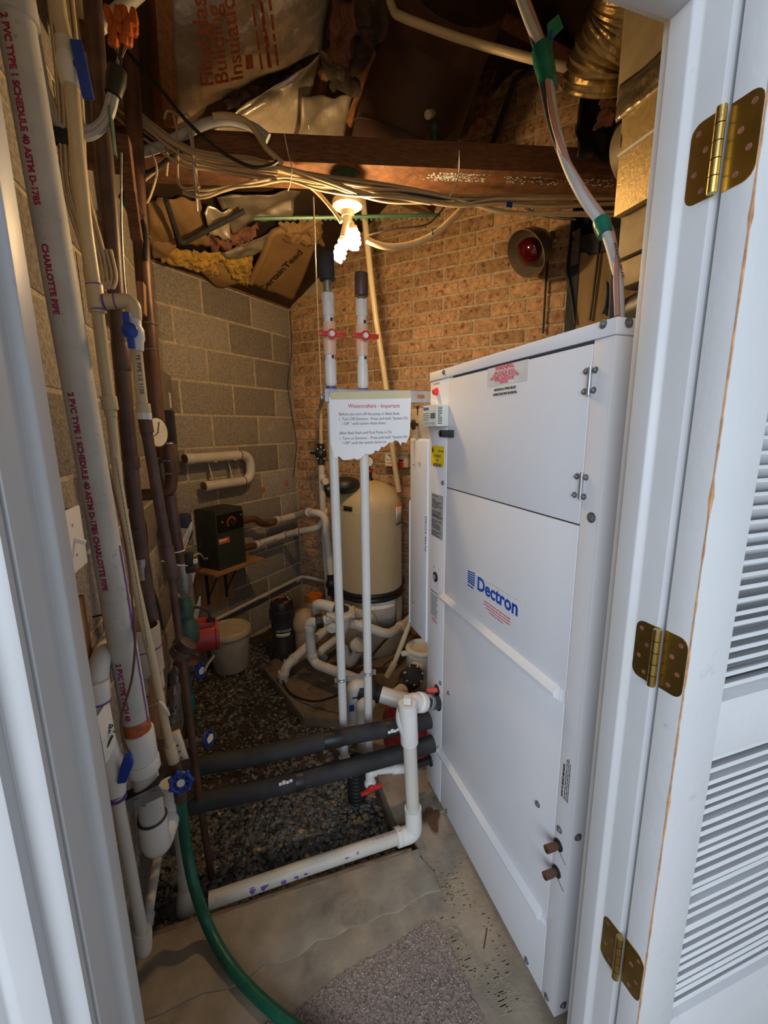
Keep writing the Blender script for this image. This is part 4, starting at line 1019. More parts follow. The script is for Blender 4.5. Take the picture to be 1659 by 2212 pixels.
XP = CX - 0.0007
o, y0, y1, za, zb = label(932, 962, 959, 1009, 'label_yellow', 'service_sticker')
w = y0 - y1; cyy = (y0 + y1) / 2
text('FOR SERVICE', 0.013, (XP, cyy, za - 0.040), RY, Z_, 'ink_black', o, 'CENTER', sx=0.75); text('CALL', 0.013, (XP, cyy, za - 0.054), RY, Z_, 'ink_black', o, 'CENTER', sx=0.75)
text('410-202-4473', 0.017, (XP, cyy, za - 0.073), RY, Z_, 'ink_black', o, 'CENTER', bold=0.0004, sx=0.72)
text('WaterCrafters', 0.009, (XP, y1 + 0.003, za - 0.020), RY, Z_, 'ink_black', o, 'RIGHT', sx=0.8)
q = MB(); c0 = V((XP, y0 - 0.014, za - 0.016)); q.prism([c0 + Z_ * 0.013, c0 + RY * 0.008, c0 - Z_ * 0.013, c0 - RY * 0.008], (-0.0002, 0, 0)); q.build('diamond_mark', 'ink_black', o)
o, y0, y1, za, zb = label(933, 1064, 956, 1168, 'label_grey', 'data_plate')
w = y0 - y1
scribble([(0.004, w * 0.5), (0, 0), (0.004, w * .3), (0.004, w * 0.8), (0.006, w * .6), (0.004, w * 0.85), (0.004, w * .5), (0, 0), (0.004, w * .8), (0.004, w * .8), (0.004, w * .6), (0.004, w * .8), (0, 0), (0.004, w * .85), (0.004, w * .4), (0.004, w * .7), (0.004, w * .8), (0.004, w * .7), (0, 0), (0.004, w * .8), (0.006, w * .5), (0.004, w * .7)], (XP, y0, za - 0.008), RY, Z_, 'ink_black', o, (za - zb) / 23, 0.0042)
q = MB(); q.bb((XP - 0.0002, y1 + 0.002, (za + zb) / 2 - 0.001), (XP, y0 - 0.002, (za + zb) / 2 + 0.001)); q.build('rule', 'ink_black', o)
text('IMPORTANT NOTICE', 0.006, F(931, 1274, 0.0007), RY, Z_, 'ink_black', cb_, name='notice_heading')
scribble([(0.001 * (k % 3), 0.062 - 0.004 * (k % 4)) for k in range(13)], F(931, 1280, 0.0007), RY, Z_, 'ink_black', cb_, 0.0068, 0.0034, name='notice_print')
scribble([(0.016, 0.03), (0.006, 0.055), (0.010, 0.045)], F(931, 1329, 0.0007), RY, Z_, 'ink_red', cb_, 0.006, 0.0034, name='notice_red_print')
# warning label on the door
pw = F(1080, 800, 0.0007); wc = F(1090, 800).y
o, y0, y1, za, zb = label(1054, 797, 1140, 822, 'label_clear', 'warning_label')
text('WARNING.', 0.017, (XP, wc, F(1090, 797).z), RY, Z_, 'ink_red', o, 'CENTER', bold=0.0003)
for k, s_ in enumerate(('RISK OF ELECTRIC SHOCK.', 'CAN CAUSE INJURY OR DEATH.', 'DISCONNECT ALL REMOTE ELECTRIC', 'POWER SUPPLIES BEFORE', 'SERVICING.')):
    text(s_, 0.0095, (XP, wc, F(1090, 805 + 5.6 * k).z), RY, Z_, 'ink_red', o, 'CENTER', sx=0.8)
o, y0, y1, za, zb = label(1071, 836, 1111, 852, 'label_white', 'tighten_label')
cyy = (y0 + y1) / 2
text('RETIGHTEN ALL POWER CIRCUIT', 0.0085, (XP, cyy, (za + zb) / 2 + 0.002), RY, Z_, 'ink_black', o, 'CENTER', sx=0.75, bold=0.0002)
text('CONNECTIONS EVERY SIX MONTHS.', 0.0085, (XP, cyy, (za + zb) / 2 - 0.010), RY, Z_, 'ink_black', o, 'CENTER', sx=0.75, bold=0.0002)
# blue maker lettering
def G(px, py): return F(px, py, 0.0010)
D0 = G(1030, 1273); D1 = G(1124, 1334)
ylen = D0.y - D1.y
zb_ = (D0.z + D1.z) / 2
lg, y0, y1, za, zb = label(1009, 1230, 1129, 1300, 'label_clear', 'maker_label')
capz = G(1030, 1244).z - D0.z
def stroke(pts, wd):
    q = MB()
    for a, c in zip(pts, pts[1:]):
        a = V(a); c = V(c); q.bar(V((XP - 0.0004, a.x, a.y)), V((XP - 0.0004, c.x, c.y)), 0.0006, wd, hint=X_)
    return q
text('Dectron', capz * 1.40, V((XP - 0.0002, D0.y, zb_)), RY, Z_, 'logo_blue', lg, bold=0.0013, sx=ylen / (capz * 1.40 * 3.62))
q = MB(); i0 = G(1010, 1264); i1 = G(1027, 1238)
iw = i0.y - i1.y - 0.002; ih = capz * 1.05
for k in range(6):
    z0_ = zb_ + ih * (k / 6.4) + 0.002
    top = [(j / 8, z0_ + ih / 9.5 + (ih * 0.11) * ((j / 8) ** 2) * (k / 5)) for j in range(9)]
    poly = [V((XP - 0.0003, i0.y - iw * u_, z_)) for u_, z_ in top] + [V((XP - 0.0003, i0.y - iw, z0_ + (ih * 0.11) * (k / 5))), V((XP - 0.0003, i0.y, z0_))]
    q.prism(poly, (-0.0003, 0, 0))
q.build('maker_emblem', 'logo_blue', lg)
text('DRY-O-TRON', 0.009, (XP, i0.y, zb_ - 0.010), RY, Z_, 'logo_blue', lg, sx=0.62, bold=0.0002)
scribble([(0.0, 0.135), (0.0, 0.135), (0.012, 0.12), (0.03, 0.07)], G(1046, 1298), RY, Z_, 'ink_red', cb_, 0.0085, 0.0036, name='red_print')
# service stubs near the lower right corner and service note
for px, py in ((1207, 1825), (1203, 1882)):
    p = F(px, py); q = MB(); q.lathe(p, -X_, [(0, 0), (0.014, 0), (0.014, 0.003), (0.011, 0.005), (0, 0.005)], 18); g_ = q.build('grommet', 'rubber', cb_)
    q = MB(); q.lathe(p, -X_, [(0.0085, 0), (0.0085, 0.012), (0.0095, 0.014), (0.0095, 0.036), (0.007, 0.037), (0.007, 0.030), (0, 0.030)], 14); q.build('copper_stub', 'copper_warm', g_)
    q = MB(); q.bar(p + V((-0.001, -0.004, -0.014)), p + V((-0.001, -0.026, -0.028)), 0.0012, 0.0012); q.build('scratch', 'zinc_bolt', cb_)
pn = F(1215, 1722, 0.0007)
text('NOTE TO SERVICE MECHANIC', 0.0075, pn, Z_, Y_, 'ink_black', cb_, sx=0.85, bold=0.0002)
scribble([(0, 0.105), (0, 0.11), (0.0, 0.10)], pn - Y_ * 0.006, Z_, Y_, 'ink_black', cb_, 0.005, 0.003)
# lower left: red drain plug and grommets
p = F(945, 1490); q = MB(); q.lathe(p, -X_, [(0, 0), (0.020, 0), (0.020, 0.003), (0, 0.004)], 20); g_ = q.build('grommet', 'rubber', cb_)
q = MB(); q.lathe(p, -X_, [(0.010, 0.002), (0.010, 0.026), (0.0115, 0.027), (0.0115, 0.045), (0, 0.046)], 16); q.build('red_plug', 'red_translucent', g_)

# ------------------------------------------------------------------ controller box on the cabinet
tx = 0.604; ya = atx(943, 895, tx).y; yb = atx(913, 900, tx).y; zt1 = atx(943, 873, tx).z; zt0 = atx(943, 921, tx).z
tc_ = thing('controller', 'small cream digital controller with green display on the cabinet edge', 'controller', ((tx + CX) / 2, (ya + yb) / 2, zt0))
b = MB(); b.bb((tx, ya, zt0), (CX - 0.001, yb, zt1)); b.build('case', 'thermo', tc_, bev=0.0025)
hz_ = zt1 - zt0
for k in range(11):
    b = MB(); z = zt1 - hz_ * (0.13 + 0.074 * k); b.bb((tx + 0.004, ya - 0.0006, z - 0.0012), (tx + 0.004 + (0.016 if k not in (5,) else 0.010), ya + 0.001, z + 0.0012)); b.build('vent_slot', 'black', tc_)
yw = yb - ya
b = MB(); b.bb((tx - 0.0006, ya + yw * 0.10, zt0 + hz_ * 0.37), (tx + 0.001, ya + yw * 0.42, zt0 + hz_ * 0.62)); dsp = b.build('display', 'lcd', tc_)
text('Dectron', 0.017, (tx - 0.0007, yb - 0.006, zt1 - hz_ * 0.22), RY, Z_, 'logo_blue', tc_, sx=0.8, bold=0.0003)
scribble([(0.0, 0.05), (0.0, 0.05), (0.006, 0.04), (0.0, 0.045)], (tx - 0.0007, yb - 0.008, zt1 - hz_ * 0.38), RY, Z_, 'ink_grey', tc_, hz_ * 0.10, 0.004)
for k in range(4):
    b = MB(); y = yb - 0.016 - 0.022 * k; b.bb((tx - 0.001, y - 0.015, zt0 + hz_ * 0.10), (tx + 0.001, y, zt0 + hz_ * 0.20)); b.build('button', 'label_grey', tc_)

# ------------------------------------------------------------------ filter box and beige plenum behind the cabinet
fb = thing('filter_box', 'white filter access box hung behind the cabinet', 'filter box', (0.9, 1.56, 0.64))
fy1 = 1.652; fz1 = atx(905, 947, CX + 0.002).z
b = MB(); b.bb((CX + 0.002, CY1 + 0.006, 0.640), (1.2, fy1, fz1)); b.build('case', 'cabinet_white', fb, bev=0.002)
b = MB(); b.bb((CX - 0.004, CY1 + 0.012, 0.652), (CX + 0.002, fy1 - 0.022, fz1 - 0.008)); b.build('filter_door', 'cabinet_white', fb, bev=0.002)
b = MB(); b.bb((CX - 0.002, fy1 - 0.001, 0.65), (CX + 0.02, fy1 + 0.004, 1.20)); b.build('edge_strip', 'cabinet_trim', fb)
pf = atx(921, 1192, CX - 0.0046); text('FILTER ACCESS', 0.020, pf, Z_, Y_, 'ink_black', fb, space=1.25, sx=0.85)
for px, py in ((894, 1004), (893, 1302)):
    b = MB(); b.cyl(atx(px, py, CX - 0.004), atx(px, py, CX - 0.0052), 0.003, seg=8); b.build('screw', 'ink_black', fb)
b = MB(); a = atx(906, 1001, CX - 0.0045); b.bb((a.x - 0.0006, a.y - 0.012, a.z - 0.007), (a.x, a.y + 0.012, a.z + 0.006)); b.build('tape_scrap', 'tape_cream', fb)
pl = thing('plenum', 'beige plenum box with round bronze handle above the filter box', 'plenum', (0.9, 1.60, fz1))
b = MB(); b.bb((CX + 0.012, 1.50, fz1 + 0.001), (1.2, fy1 + 0.015, fz1 + 0.115)); b.build('case', 'plywood', pl, bev=0.002)
MATS['plenum_beige'] = None
mat('plenum_beige', (0.52, 0.44, 0.34), 0.5, var=0.05)
pl.children[0].data.materials[0] = MATS['plenum_beige']
p = atx(903, 917, CX + 0.012); b = MB(); b.lathe(p, -X_, [(0, 0), (0.006, 0), (0.006, 0.014), (0.020, 0.016), (0.022, 0.020), (0.018, 0.024), (0, 0.026)], 20); b.build('round_knob', 'brass', pl)
mat('bronze_dark', (0.07, 0.05, 0.03), 0.45, metal=0.6); pl.children[1].data.materials[0] = MATS['bronze_dark']
b = MB(); b.bar(p - X_ * 0.02, p + V((-0.05, 0.035, 0.008)), 0.008, 0.008); b.build('lever', 'bronze_dark', pl)
b = MB(); q0 = atx(902, 880, CX + 0.011); b.bar(q0, q0 + V((0, 0, -0.03)), 0.003, 0.003); b.ell(q0, 0.006, 0.006, 0.008); b.build('hook', 'bronze_dark', pl)

# ------------------------------------------------------------------ strut channel with the notice
SY = 1.478
sz1 = aty(905, 843, SY).z; sz0 = aty(905, 870, SY).z
sx0 = aty(702, 855, SY).x; sx1 = 0.72
st = thing('strut_channel', 'galvanised slotted strut channel carrying the notice and pipes', 'channel', ((sx0 + sx1) / 2, SY, sz0))
b = MB(); zc_ = (sz0 + sz1) / 2; hh = (sz1 - sz0)
ring = []
xs = [sx0]
k = 0
sl = []
x = sx0 + 0.03
while x < sx1 - 0.03: sl.append((x, x + 0.028)); x += 0.051
b.bb((sx0, SY, sz1 - hh * 0.36), (sx1, SY + 0.003, sz1)); b.bb((sx0, SY, sz0), (sx1, SY + 0.003, sz0 + hh * 0.34))
px_ = sx0
for a, c in sl: b.bb((px_, SY, sz0 + hh * 0.33), (a, SY + 0.003, sz1 - hh * 0.35)); px_ = c
b.bb((px_, SY, sz0 + hh * 0.33), (sx1, SY + 0.003, sz1 - hh * 0.35))
b.bb((sx0, SY, sz1 - 0.003), (sx1, SY + 0.032, sz1)); b.bb((sx0, SY, sz0), (sx1, SY + 0.032, sz0 + 0.003)); b.build('web', 'galv', st)
PY = SY - 0.004
nt_ = thing('notice_sheet', 'torn white paper notice with red heading taped to the strut', 'notice', (0.43, PY, 1.4))
def PP(px, py, y=PY): return aty(px, py, y)
bot = [(888, 862), (887, 900), (885, 940), (878, 957), (868, 955), (866, 963), (860, 953), (853, 951), (848, 956), (842, 955), (835, 962), (829, 966), (824, 965), (818, 975), (810, 973), (806, 980), (798, 982), (790, 980), (779, 991), (770, 993), (766, 990), (757, 993), (741, 994), (735, 988), (731, 985), (727, 990), (722, 986), (714, 958), (712, 900), (711, 862)]
b = MB(); top = [(711, 857), (888, 857)]
pl_ = top + bot
rngp = random.Random(3)
b.prism([PP(px, py) for px, py in pl_], (0, 0.0006, 0)); b.build('sheet', 'paper', nt_)
b = MB()
tp = [(712, 848), (760, 846), (820, 845), (886, 843), (889, 853), (886, 860), (800, 862), (714, 863)]
b.prism([PP(px, py, PY - 0.0012) for px, py in tp], (0, 0.0008, 0)); b.build('masking_tape', 'tape_cream', nt_)
def ln(s, px, py, size, m='ink_grey', px2=None):
    a = PP(px, py, PY - 0.0008); c = PP(px2 or px + 100, py - 1, PY - 0.0008)
    text(s, size, a, X_ + Z_ * 0.012, Z_, m, nt_, sx=0.93)
S1 = 0.0135
ln('Watercrafters - Important', 752, 881, 0.0190, 'ink_red')
ln('Before you turn off the pump or Back flush:', 732, 897.5, S1)
ln('\u2022', 732, 908.5, S1); ln('Turn Off Dectron - Press and hold \u201cSystem On', 739, 908, S1); ln('/ Off \u201d until system shuts down', 739, 918, S1)
ln('After Back flush and Pool Pump is On', 733, 938.5, S1)
ln('\u2022', 733, 950.5, S1); ln('Turn on Dectron \u2013 Press and hold \u201cSystem On', 740, 950, S1); ln('/ Off\u201d until the system turns on', 740, 960, S1)

# ------------------------------------------------------------------ two white riser pipes with red valves
def pipe(parent, pts, r, m, name='pipe', seg=18, rad=None):
    q = MB(); q.tube(fil(pts, rad) if rad else pts, r, seg); return q.build(name, m, parent)
def sleeve(parent, p, q_, r, m, name='coupling', seg=20, r2=None):
    q = MB(); q.cyl(p, q_, r, r2, seg); return q.build(name, m, parent, bev=0.0012)
def fancap(parent, c, axis, r, m, name='valve_handle'):
    q = MB(); q.lathe(c, axis, [(0, 0), (r, 0), (r, r * 0.5), (0, r * 0.55)], 16); return q.build(name, m, parent)
RYP = 1.502
def riser(label, xs, ys, blk, foot):
    def P(k): return aty(xs(ys[k]), ys[k], RYP)
    def Q(py): return aty(xs(py), py, RYP)
    t = thing('riser_pipe', label, 'pipe', Q(foot))
    pipe(t, [Q(ys['adt']), Q(ys['s1'])] + [Q(y) for y in range(900, int(foot), 120)] + [Q(foot)], 0.0167, 'pvc', 'pipe', 20)
    sleeve(t, Q(ys['top']), Q(ys['sl']), blk[0], blk[1], 'foam_sleeve')
    q = MB(); a, c = Q(ys['sl']), Q(ys['adt'])
    n = 7
    q.tube([a.lerp(c, k / n) for k in range(n + 1)], [0.0115 + 0.0018 * (k % 2) for k in range(n + 1)], 12); q.build('threaded_nipple', 'solder', t)
    q = MB(); a = Q(ys['adt']); c = Q(ys['ad2']); m_ = a.lerp(c, 0.38)
    q.cyl(a, m_, 0.0205, seg=8); q.cyl(m_, c, 0.0198, seg=20); q.build('adapter', 'pvc', t)
    va, vb = Q(ys['v0']), Q(ys['v1'])
    q = MB(); q.tube([va, va.lerp(vb, 0.28), va.lerp(vb, 0.4), va.lerp(vb, 0.6), va.lerp(vb, 0.72), vb], [0.0213, 0.0213, 0.0235, 0.0235, 0.0213, 0.0213], 16); vv = q.build('valve_body', 'peach_pvc', t)
    vc = va.lerp(vb, 0.42); fr = V((0, -1, 0))
    q = MB(); q.cyl(vc + fr * 0.018, vc + fr * 0.030, 0.017, seg=18); q.build('valve_stem', 'peach_pvc', vv)
    q = MB(); h = vc + fr * 0.034
    q.cyl(h, h + fr * 0.014, 0.0155, seg=18); q.box(h + V((-0.025, -0.004, 0.001)), (0.040, 0.009, 0.014)); q.box(h + V((0.026, -0.004, -0.001)), (0.042, 0.009, 0.015)); q.build('valve_handle', 'red_plastic', t, bev=0.002)
    q = MB(); q.cyl(h + fr * 0.014, h + fr * 0.0155, 0.0088, seg=16); q.build('handle_cap', 'label_white', t)
    for k in ((ys['v0'] - 5, 6), (ys['v1'] + 5, 5)):
        q = MB(); p = Q(k[0]); q.box(p + V((0.006, -0.0167, 0)), (0.008, 0.001, 0.010)); q.build('ink_mark', 'ink_black', t)
    sleeve(t, Q(ys['c0']), Q(ys['c1']), 0.0195, 'pvc', 'coupling')
    q = MB(); p = Q(ys['c1'] + 3); q.cyl(p, Q(ys['c1'] + 9), 0.0171, seg=18); q.build('purple_primer', 'purple', t)
    return t
xs1 = lambda y: 705.5 + (y - 560) * (741.5 - 705.5) / 1000.0
xs2 = lambda y: 780.0 + (y - 590) * (797.5 - 780.0) / 1050.0
r1 = riser('left white riser pipe with red valve handle and black sleeve', xs1, dict(top=549, sl=606, adt=634, ad2=683, s1=690, v0=697, v1=767, c0=778, c1=831), (0.0255, 'black_foam'), 1636)
r2 = riser('right white riser pipe with red valve handle and brown sleeve', xs2, dict(top=590, sl=640, adt=648, ad2=683, s1=690, v0=702, v1=769, c0=786, c1=836), (0.0225, 'copper'), 1700)
q = aty(xs1(1636), 1636, RYP); pipe(r1, [q, q + V((0.002, 0, -0.02)), q + V((0.03, 0.01, -0.09))], 0.0215, 'pvc_old', 'elbow', 16, 0.03)
# clamp rod joining the two risers
ck = thing('pipe_clamp', 'grey steel clamp rod joining the two white risers', 'clamp', aty(765, 1460, RYP))
a = aty(xs1(1466), 1466, RYP); c = aty(xs2(1452), 1452, RYP)
b = MB(); b.bar(a + V((0.02, -0.012, 0)), c + V((-0.02, -0.012, 0)), 0.012, 0.012); b.build('rod', 'galv', ck)
for p in (a, c):
    b = MB(); b.torus(p, Z_, 0.0195, 0.005, 20, 8); b.box(p + V((0.024, -0.006, 0)), (0.014, 0.012, 0.018)); b.box(p + V((-0.024, -0.004, 0)), (0.012, 0.012, 0.014)); b.build('clamp_ring', 'galv', ck)

# ------------------------------------------------------------------ sand filter tank
TC = V((0.765, 2.68, 0.005)); TR = 0.214
tk = thing('filter_tank', 'tall beige pool filter tank with black band on the concrete pad', 'tank', TC)
b = MB(); b.lathe(TC, Z_, [(0, 0), (TR * 0.94, 0), (TR, 0.03), (TR, 0.40)], 64); b.build('lower_body', 'tank', tk)
prof = [(TR, 0.45), (TR, 1.0)] + [(TR * math.cos(a_), 1.0 + 0.165 * math.sin(a_)) for a_ in [k * math.pi / 2 / 12 for k in range(1, 13)]]
b = MB(); b.lathe(TC, Z_, prof, 64); b.build('upper_body', 'tank_dome', tk, sharp=60)
b = MB()
for k in range(120):
    a_ = 2 * math.pi * k / 120
    d = V((math.cos(a_), math.sin(a_), 0)); b.box(TC + d * (TR + 0.0006) + Z_ * 0.72, (0.0025, 0.0024, 0.52), (d, Z_.cross(d), Z_)); b.box(TC + d * (TR + 0.0006) + Z_ * 0.21, (0.0025, 0.0024, 0.34), (d, Z_.cross(d), Z_))
tag(b.build('ribs', 'tank', tk, smooth=False), kind='stuff')
b = MB(); b.lathe(TC, Z_, [(TR, 0.396), (TR + 0.012, 0.398), (TR + 0.015, 0.41), (TR + 0.009, 0.420), (TR + 0.009, 0.432), (TR + 0.015, 0.440), (TR + 0.012, 0.452), (TR, 0.454)], 64); b.build('clamp_band', 'black', tk)
def ontank(px, py):
    d = ray(px, py); ox, oy = CAMP.x - TC.x, CAMP.y - TC.y
    A = d.x ** 2 + d.y ** 2; B = 2 * (ox * d.x + oy * d.y); C_ = ox * ox + oy * oy - (TR + 0.003) ** 2
    disc = max(B * B - 4 * A * C_, 0); return CAMP + d * ((-B - math.sqrt(disc)) / (2 * A))
def tlabel(px0, py0, px1, py1, m, name, parent, off=0.0):
    a = ontank(px0, py0); c = ontank(px1, py1); a0 = math.atan2(a.y - TC.y, a.x - TC.x); a1 = math.atan2(c.y - TC.y, c.x - TC.x)
    n = 8; vs = []; fs = []
    for k in range(n + 1):
        w = a0 + (a1 - a0) * k / n
        for z in (a.z, c.z): vs.append((TC.x + math.cos(w) * (TR + 0.0035 + off), TC.y + math.sin(w) * (TR + 0.0035 + off), z))
    for k in range(n): fs.append((2 * k, 2 * k + 1, 2 * k + 3, 2 * k + 2))
    q = MB(); q.add(vs, fs); return q.build(name, m, parent, thick=0.0006)
l1 = tlabel(742, 1091, 761, 1105, 'ink_black', 'warning_sticker', tk); tlabel(742, 1091, 761, 1095, 'label_yellow', 'sticker_stripe', l1, 0.001)
l2 = tlabel(855, 1096, 879, 1126, 'ink_grey', 'rating_sticker', tk); tlabel(855, 1096, 867, 1126, 'label_white', 'sticker_panel', l2, 0.001); tlabel(855, 1092, 880, 1096, 'label_orange', 'sticker_stripe', l2, 0.001)
l3 = tlabel(800, 1299, 856, 1348, 'label_white', 'data_label', tk); tlabel(800, 1318, 856, 1348, 'label_grey', 'label_panel', l3, 0.001)
p = ontank(806, 1309); R_ = V((0.96, 0.25, 0)); text('PENTAIR', 0.020, p + V((0.004, -0.004, 0)), R_, Z_, 'ink_black', l3, bold=0.0004)
scribble([(0, 0.11), (0, 0.12), (0, 0.10), (0, 0.12), (0, 0.08), (0, 0.11), (0, 0.07)], p + V((0.004, -0.005, -0.018)), R_, Z_, 'ink_grey', l3, 0.012, 0.005)
tg = thing('pressure_gauge', 'round pressure gauge on a black stem atop the filter tank', 'gauge', TC + Z_ * 1.165)
b = MB(); g0 = TC + Z_ * 1.163; b.lathe(g0, Z_, [(0.03, 0), (0.026, 0.012), (0.020, 0.014), (0.020, 0.05), (0.024, 0.052), (0.024, 0.072), (0.012, 0.075), (0.010, 0.09), (0, 0.09)], 20); b.build('stem', 'black', tg)
b = MB(); b.cyl(g0 + Z_ * 0.055, g0 + Z_ * 0.068, 0.0265, seg=20); b.build('red_collar', 'red_plastic', tg)
gd = (V((CAMP.x, CAMP.y, 1.3)) - (g0 + Z_ * 0.125)).normalized()
b = MB(); gc_ = g0 + Z_ * 0.122; b.cyl(gc_ - gd * 0.012, gc_ + gd * 0.014, 0.036, seg=28); gb_ = b.build('case', 'black', tg)
b = MB(); b.cyl(gc_ + gd * 0.0145, gc_ + gd * 0.0152, 0.030, seg=28); b.build('dial', 'dial', gb_)
b = MB(); b.bar(gc_ + gd * 0.0165 + V((-0.018, 0, 0.012)), gc_ + gd * 0.0165 + V((0.006, 0, -0.004)), 0.003, 0.001); b.build('needle', 'ink_black', gb_)

# multiport valve in front of the tank
MY = 2.30
def M_(px, py, dy=0.0): return aty(px, py, MY + dy)
mv = thing('multiport_valve', 'cream multiport valve with round flange in front of the tank', 'valve', M_(735, 1405))
mc = M_(736, 1322)
b = MB(); b.lathe(mc, Z_ + V((0, -0.12, 0)), [(0, 0.02), (0.035, 0.02), (0.045, 0.012), (0.075, 0.012), (0.082, 0.006), (0.082, -0.012), (0.06, -0.014), (0.062, -0.05), (0.066, -0.075), (0.055, -0.10), (0.035, -0.14), (0.032, -0.165), (0, -0.165)], 28); b.build('body', 'pvc_old', mv)
for k in range(6):
    a_ = k * math.pi / 3 + 0.3; b = MB(); p = mc + V((math.cos(a_) * 0.082, math.sin(a_) * 0.082, 0.0)); b.cyl(p - Z_ * 0.018, p + Z_ * 0.012, 0.012, seg=10); b.build('flange_lug', 'pvc_old', mv)
b = MB(); b.lathe(mc + Z_ * 0.018, Z_, [(0, 0), (0.05, 0), (0.05, 0.006), (0.028, 0.012), (0.02, 0.03), (0, 0.03)], 20); b.build('handle_hub', 'black', mv)
b = MB(); b.tube([M_(722, 1348), M_(717, 1358, -0.09)], 0.026, 18); b.build('front_port', 'pvc_old', mv)
b = MB(); b.cyl(M_(717, 1358, -0.091), M_(717, 1358, -0.092), 0.021, seg=18); b.build('port_hole', 'label_grey', mv)
b = MB(); b.ell(M_(708, 1337, -0.05), 0.012, 0.012, 0.012); b.build('sight_plug', 'pvc_old', mv)
b = MB(); b.cyl(M_(682, 1344), M_(697, 1341), 0.040, seg=22); b.build('union_nut', 'black', mv, bev=0.004)
b = MB(); b.cyl(M_(697, 1341), M_(716, 1338), 0.028, seg=18); b.build('left_port', 'pvc_old', mv)
def pv(name, pts, r, m, label, rad=0.05, seg=18, rings=()):
    t = thing(name, label, 'pipe', V(pts[-1])); q = MB(); q.tube(fil(pts, rad), r, seg); q.build('pipe', m, t)
    for (a, c, rr_) in rings: sleeve(t, V(a), V(c), rr_, m, 'fitting')
    return t
pv('pool_pipe', [M_(684, 1344), M_(666, 1344, 0.02), M_(676, 1432, 0.03), M_(800, 1478, -0.30)], 0.0285, 'pvc_old', 'white pipe bending from the valve union down to the pump', 0.06, rings=((M_(668, 1350, 0.02), M_(669, 1362, 0.02), 0.033), (M_(675, 1420, 0.03), M_(674, 1410, 0.03), 0.033)))
pv('pool_pipe', [M_(722, 1312), M_(682, 1302, 0.05), M_(684, 1345, 0.22)], 0.030, 'pvc_old', 'short elbowed pipe leaving the valve top toward the corner', 0.06)
pv('pool_pipe', [M_(752, 1318, 0.02), M_(803, 1334, 0.10), M_(806, 1352, 0.14)], 0.0285, 'pvc_old', 'short bent pipe between the valve and the tank label', 0.04)
pv('pool_pipe', [M_(748, 1345), M_(792, 1354, -0.02), M_(838, 1372, -0.05), M_(872, 1350, 0.15), M_(905, 1318, 0.35)], 0.0285, 'pvc_old', 'long white pipe curving right from the valve around the tank', 0.08, rings=((M_(775, 1350, -0.01), M_(786, 1353, -0.02), 0.035), (M_(862, 1356, 0.09), M_(868, 1352, 0.12), 0.034)))
pv('pool_pipe', [M_(742, 1400), M_(752, 1440, 0.02), M_(778, 1400, -0.02)], 0.030, 'pvc_old', 'curved white pipe looping under the multiport valve', 0.06, rings=((M_(768, 1396, -0.02), M_(776, 1392, -0.04), 0.045),))
pv('pool_pipe', [aty(612, 1478, 2.42), aty(616, 1440, 2.42), aty(690, 1372, 2.62), aty(720, 1345, 2.75)], 0.0285, 'pvc_old', 'white elbow pipe running into the gravel by the chlorinator', 0.05, rings=((aty(611, 1462, 2.42), aty(613, 1452, 2.42), 0.035), (aty(637, 1421, 2.47), aty(631, 1426, 2.455), 0.033)))
pv('pool_pipe', [aty(700, 1420, 2.55), aty(690, 1408, 2.5), aty(755, 1360, 2.7)], 0.026, 'pvc_old', 'tan pipe lying low behind the bent white pipe', 0.04)
cable('black_cable', [aty(610, 1470, 2.40), aty(630, 1500, 2.25), aty(680, 1515, 2.1), aty(735, 1500, 2.0)], 0.006, 'black', 'black wire looping over the gravel in front of the pad')
cable('black_cable', [aty(800, 1420, 2.25), aty(830, 1385, 2.35), aty(850, 1368, 2.4)], 0.007, 'black', 'black wire curving in front of the tank foot')
cable('cream_pipe', [aty(885, 1345, 2.0), aty(852, 1432, 2.0), aty(836, 1462, 2.0)], 0.0135, 'cpvc', 'thin cream pipe slanting down behind the filter box', seg=14, n=2, cat='pipe')
b = MB(); b.cyl(aty(852, 1432, 2.0), aty(836, 1462, 2.0), 0.018, seg=14); tag(b.build('pipe_sleeve', 'cpvc'), 'cream sleeve on the foot of the slanting pipe', 'sleeve')

# ------------------------------------------------------------------ pump and black diverter valves
pm = thing('pool_pump', 'cream pool pump strainer with ring lid behind the cabinet foot', 'pump', (0.93, 1.99, 0.005))
pc = aty(912, 1402, 1.95)
b = MB(); b.lathe(V((pc.x, pc.y, 0.005)), Z_, [(0, 0), (0.10, 0), (0.095, 0.1), (0.085, pc.z - 0.06), (0.09, pc.z - 0.02), (0.07, pc.z), (0, pc.z)], 28); b.build('strainer', 'pvc_old', pm)
b = MB(); b.torus(pc + Z_ * 0.005, Z_, 0.075, 0.017, 32, 10); b.box(pc + V((-0.10, -0.01, 0.0)), (0.05, 0.03, 0.016)); b.build('ring_lid', 'pvc_old', pm, bev=0.003)
b = MB(); b.cyl(pc - Z_ * 0.01, pc + Z_ * 0.002, 0.062, seg=28); b.build('lid_glass', 'wood_old', pm)
pipe(pm, [pc + V((0.0, 0, -0.07)), aty(896, 1452, 1.86)], 0.040, 'pvc_old', 'inlet')
dv = thing('diverter_valve', 'black diverter valve with bolts joined to the pump', 'valve', aty(884, 1500, 1.83))
dc = aty(886, 1466, 1.83)
b = MB(); b.ell(dc, 0.058, 0.058, 0.055, 24, 14); b.cyl(dc + V((0, -0.02, 0.02)), dc + V((0, -0.05, 0.05)), 0.05, seg=22); b.cyl(dc, aty(868, 1492, 1.76), 0.040, seg=20); b.cyl(dc, aty(898, 1448, 1.87), 0.040, seg=20); b.build('body', 'black', dv)
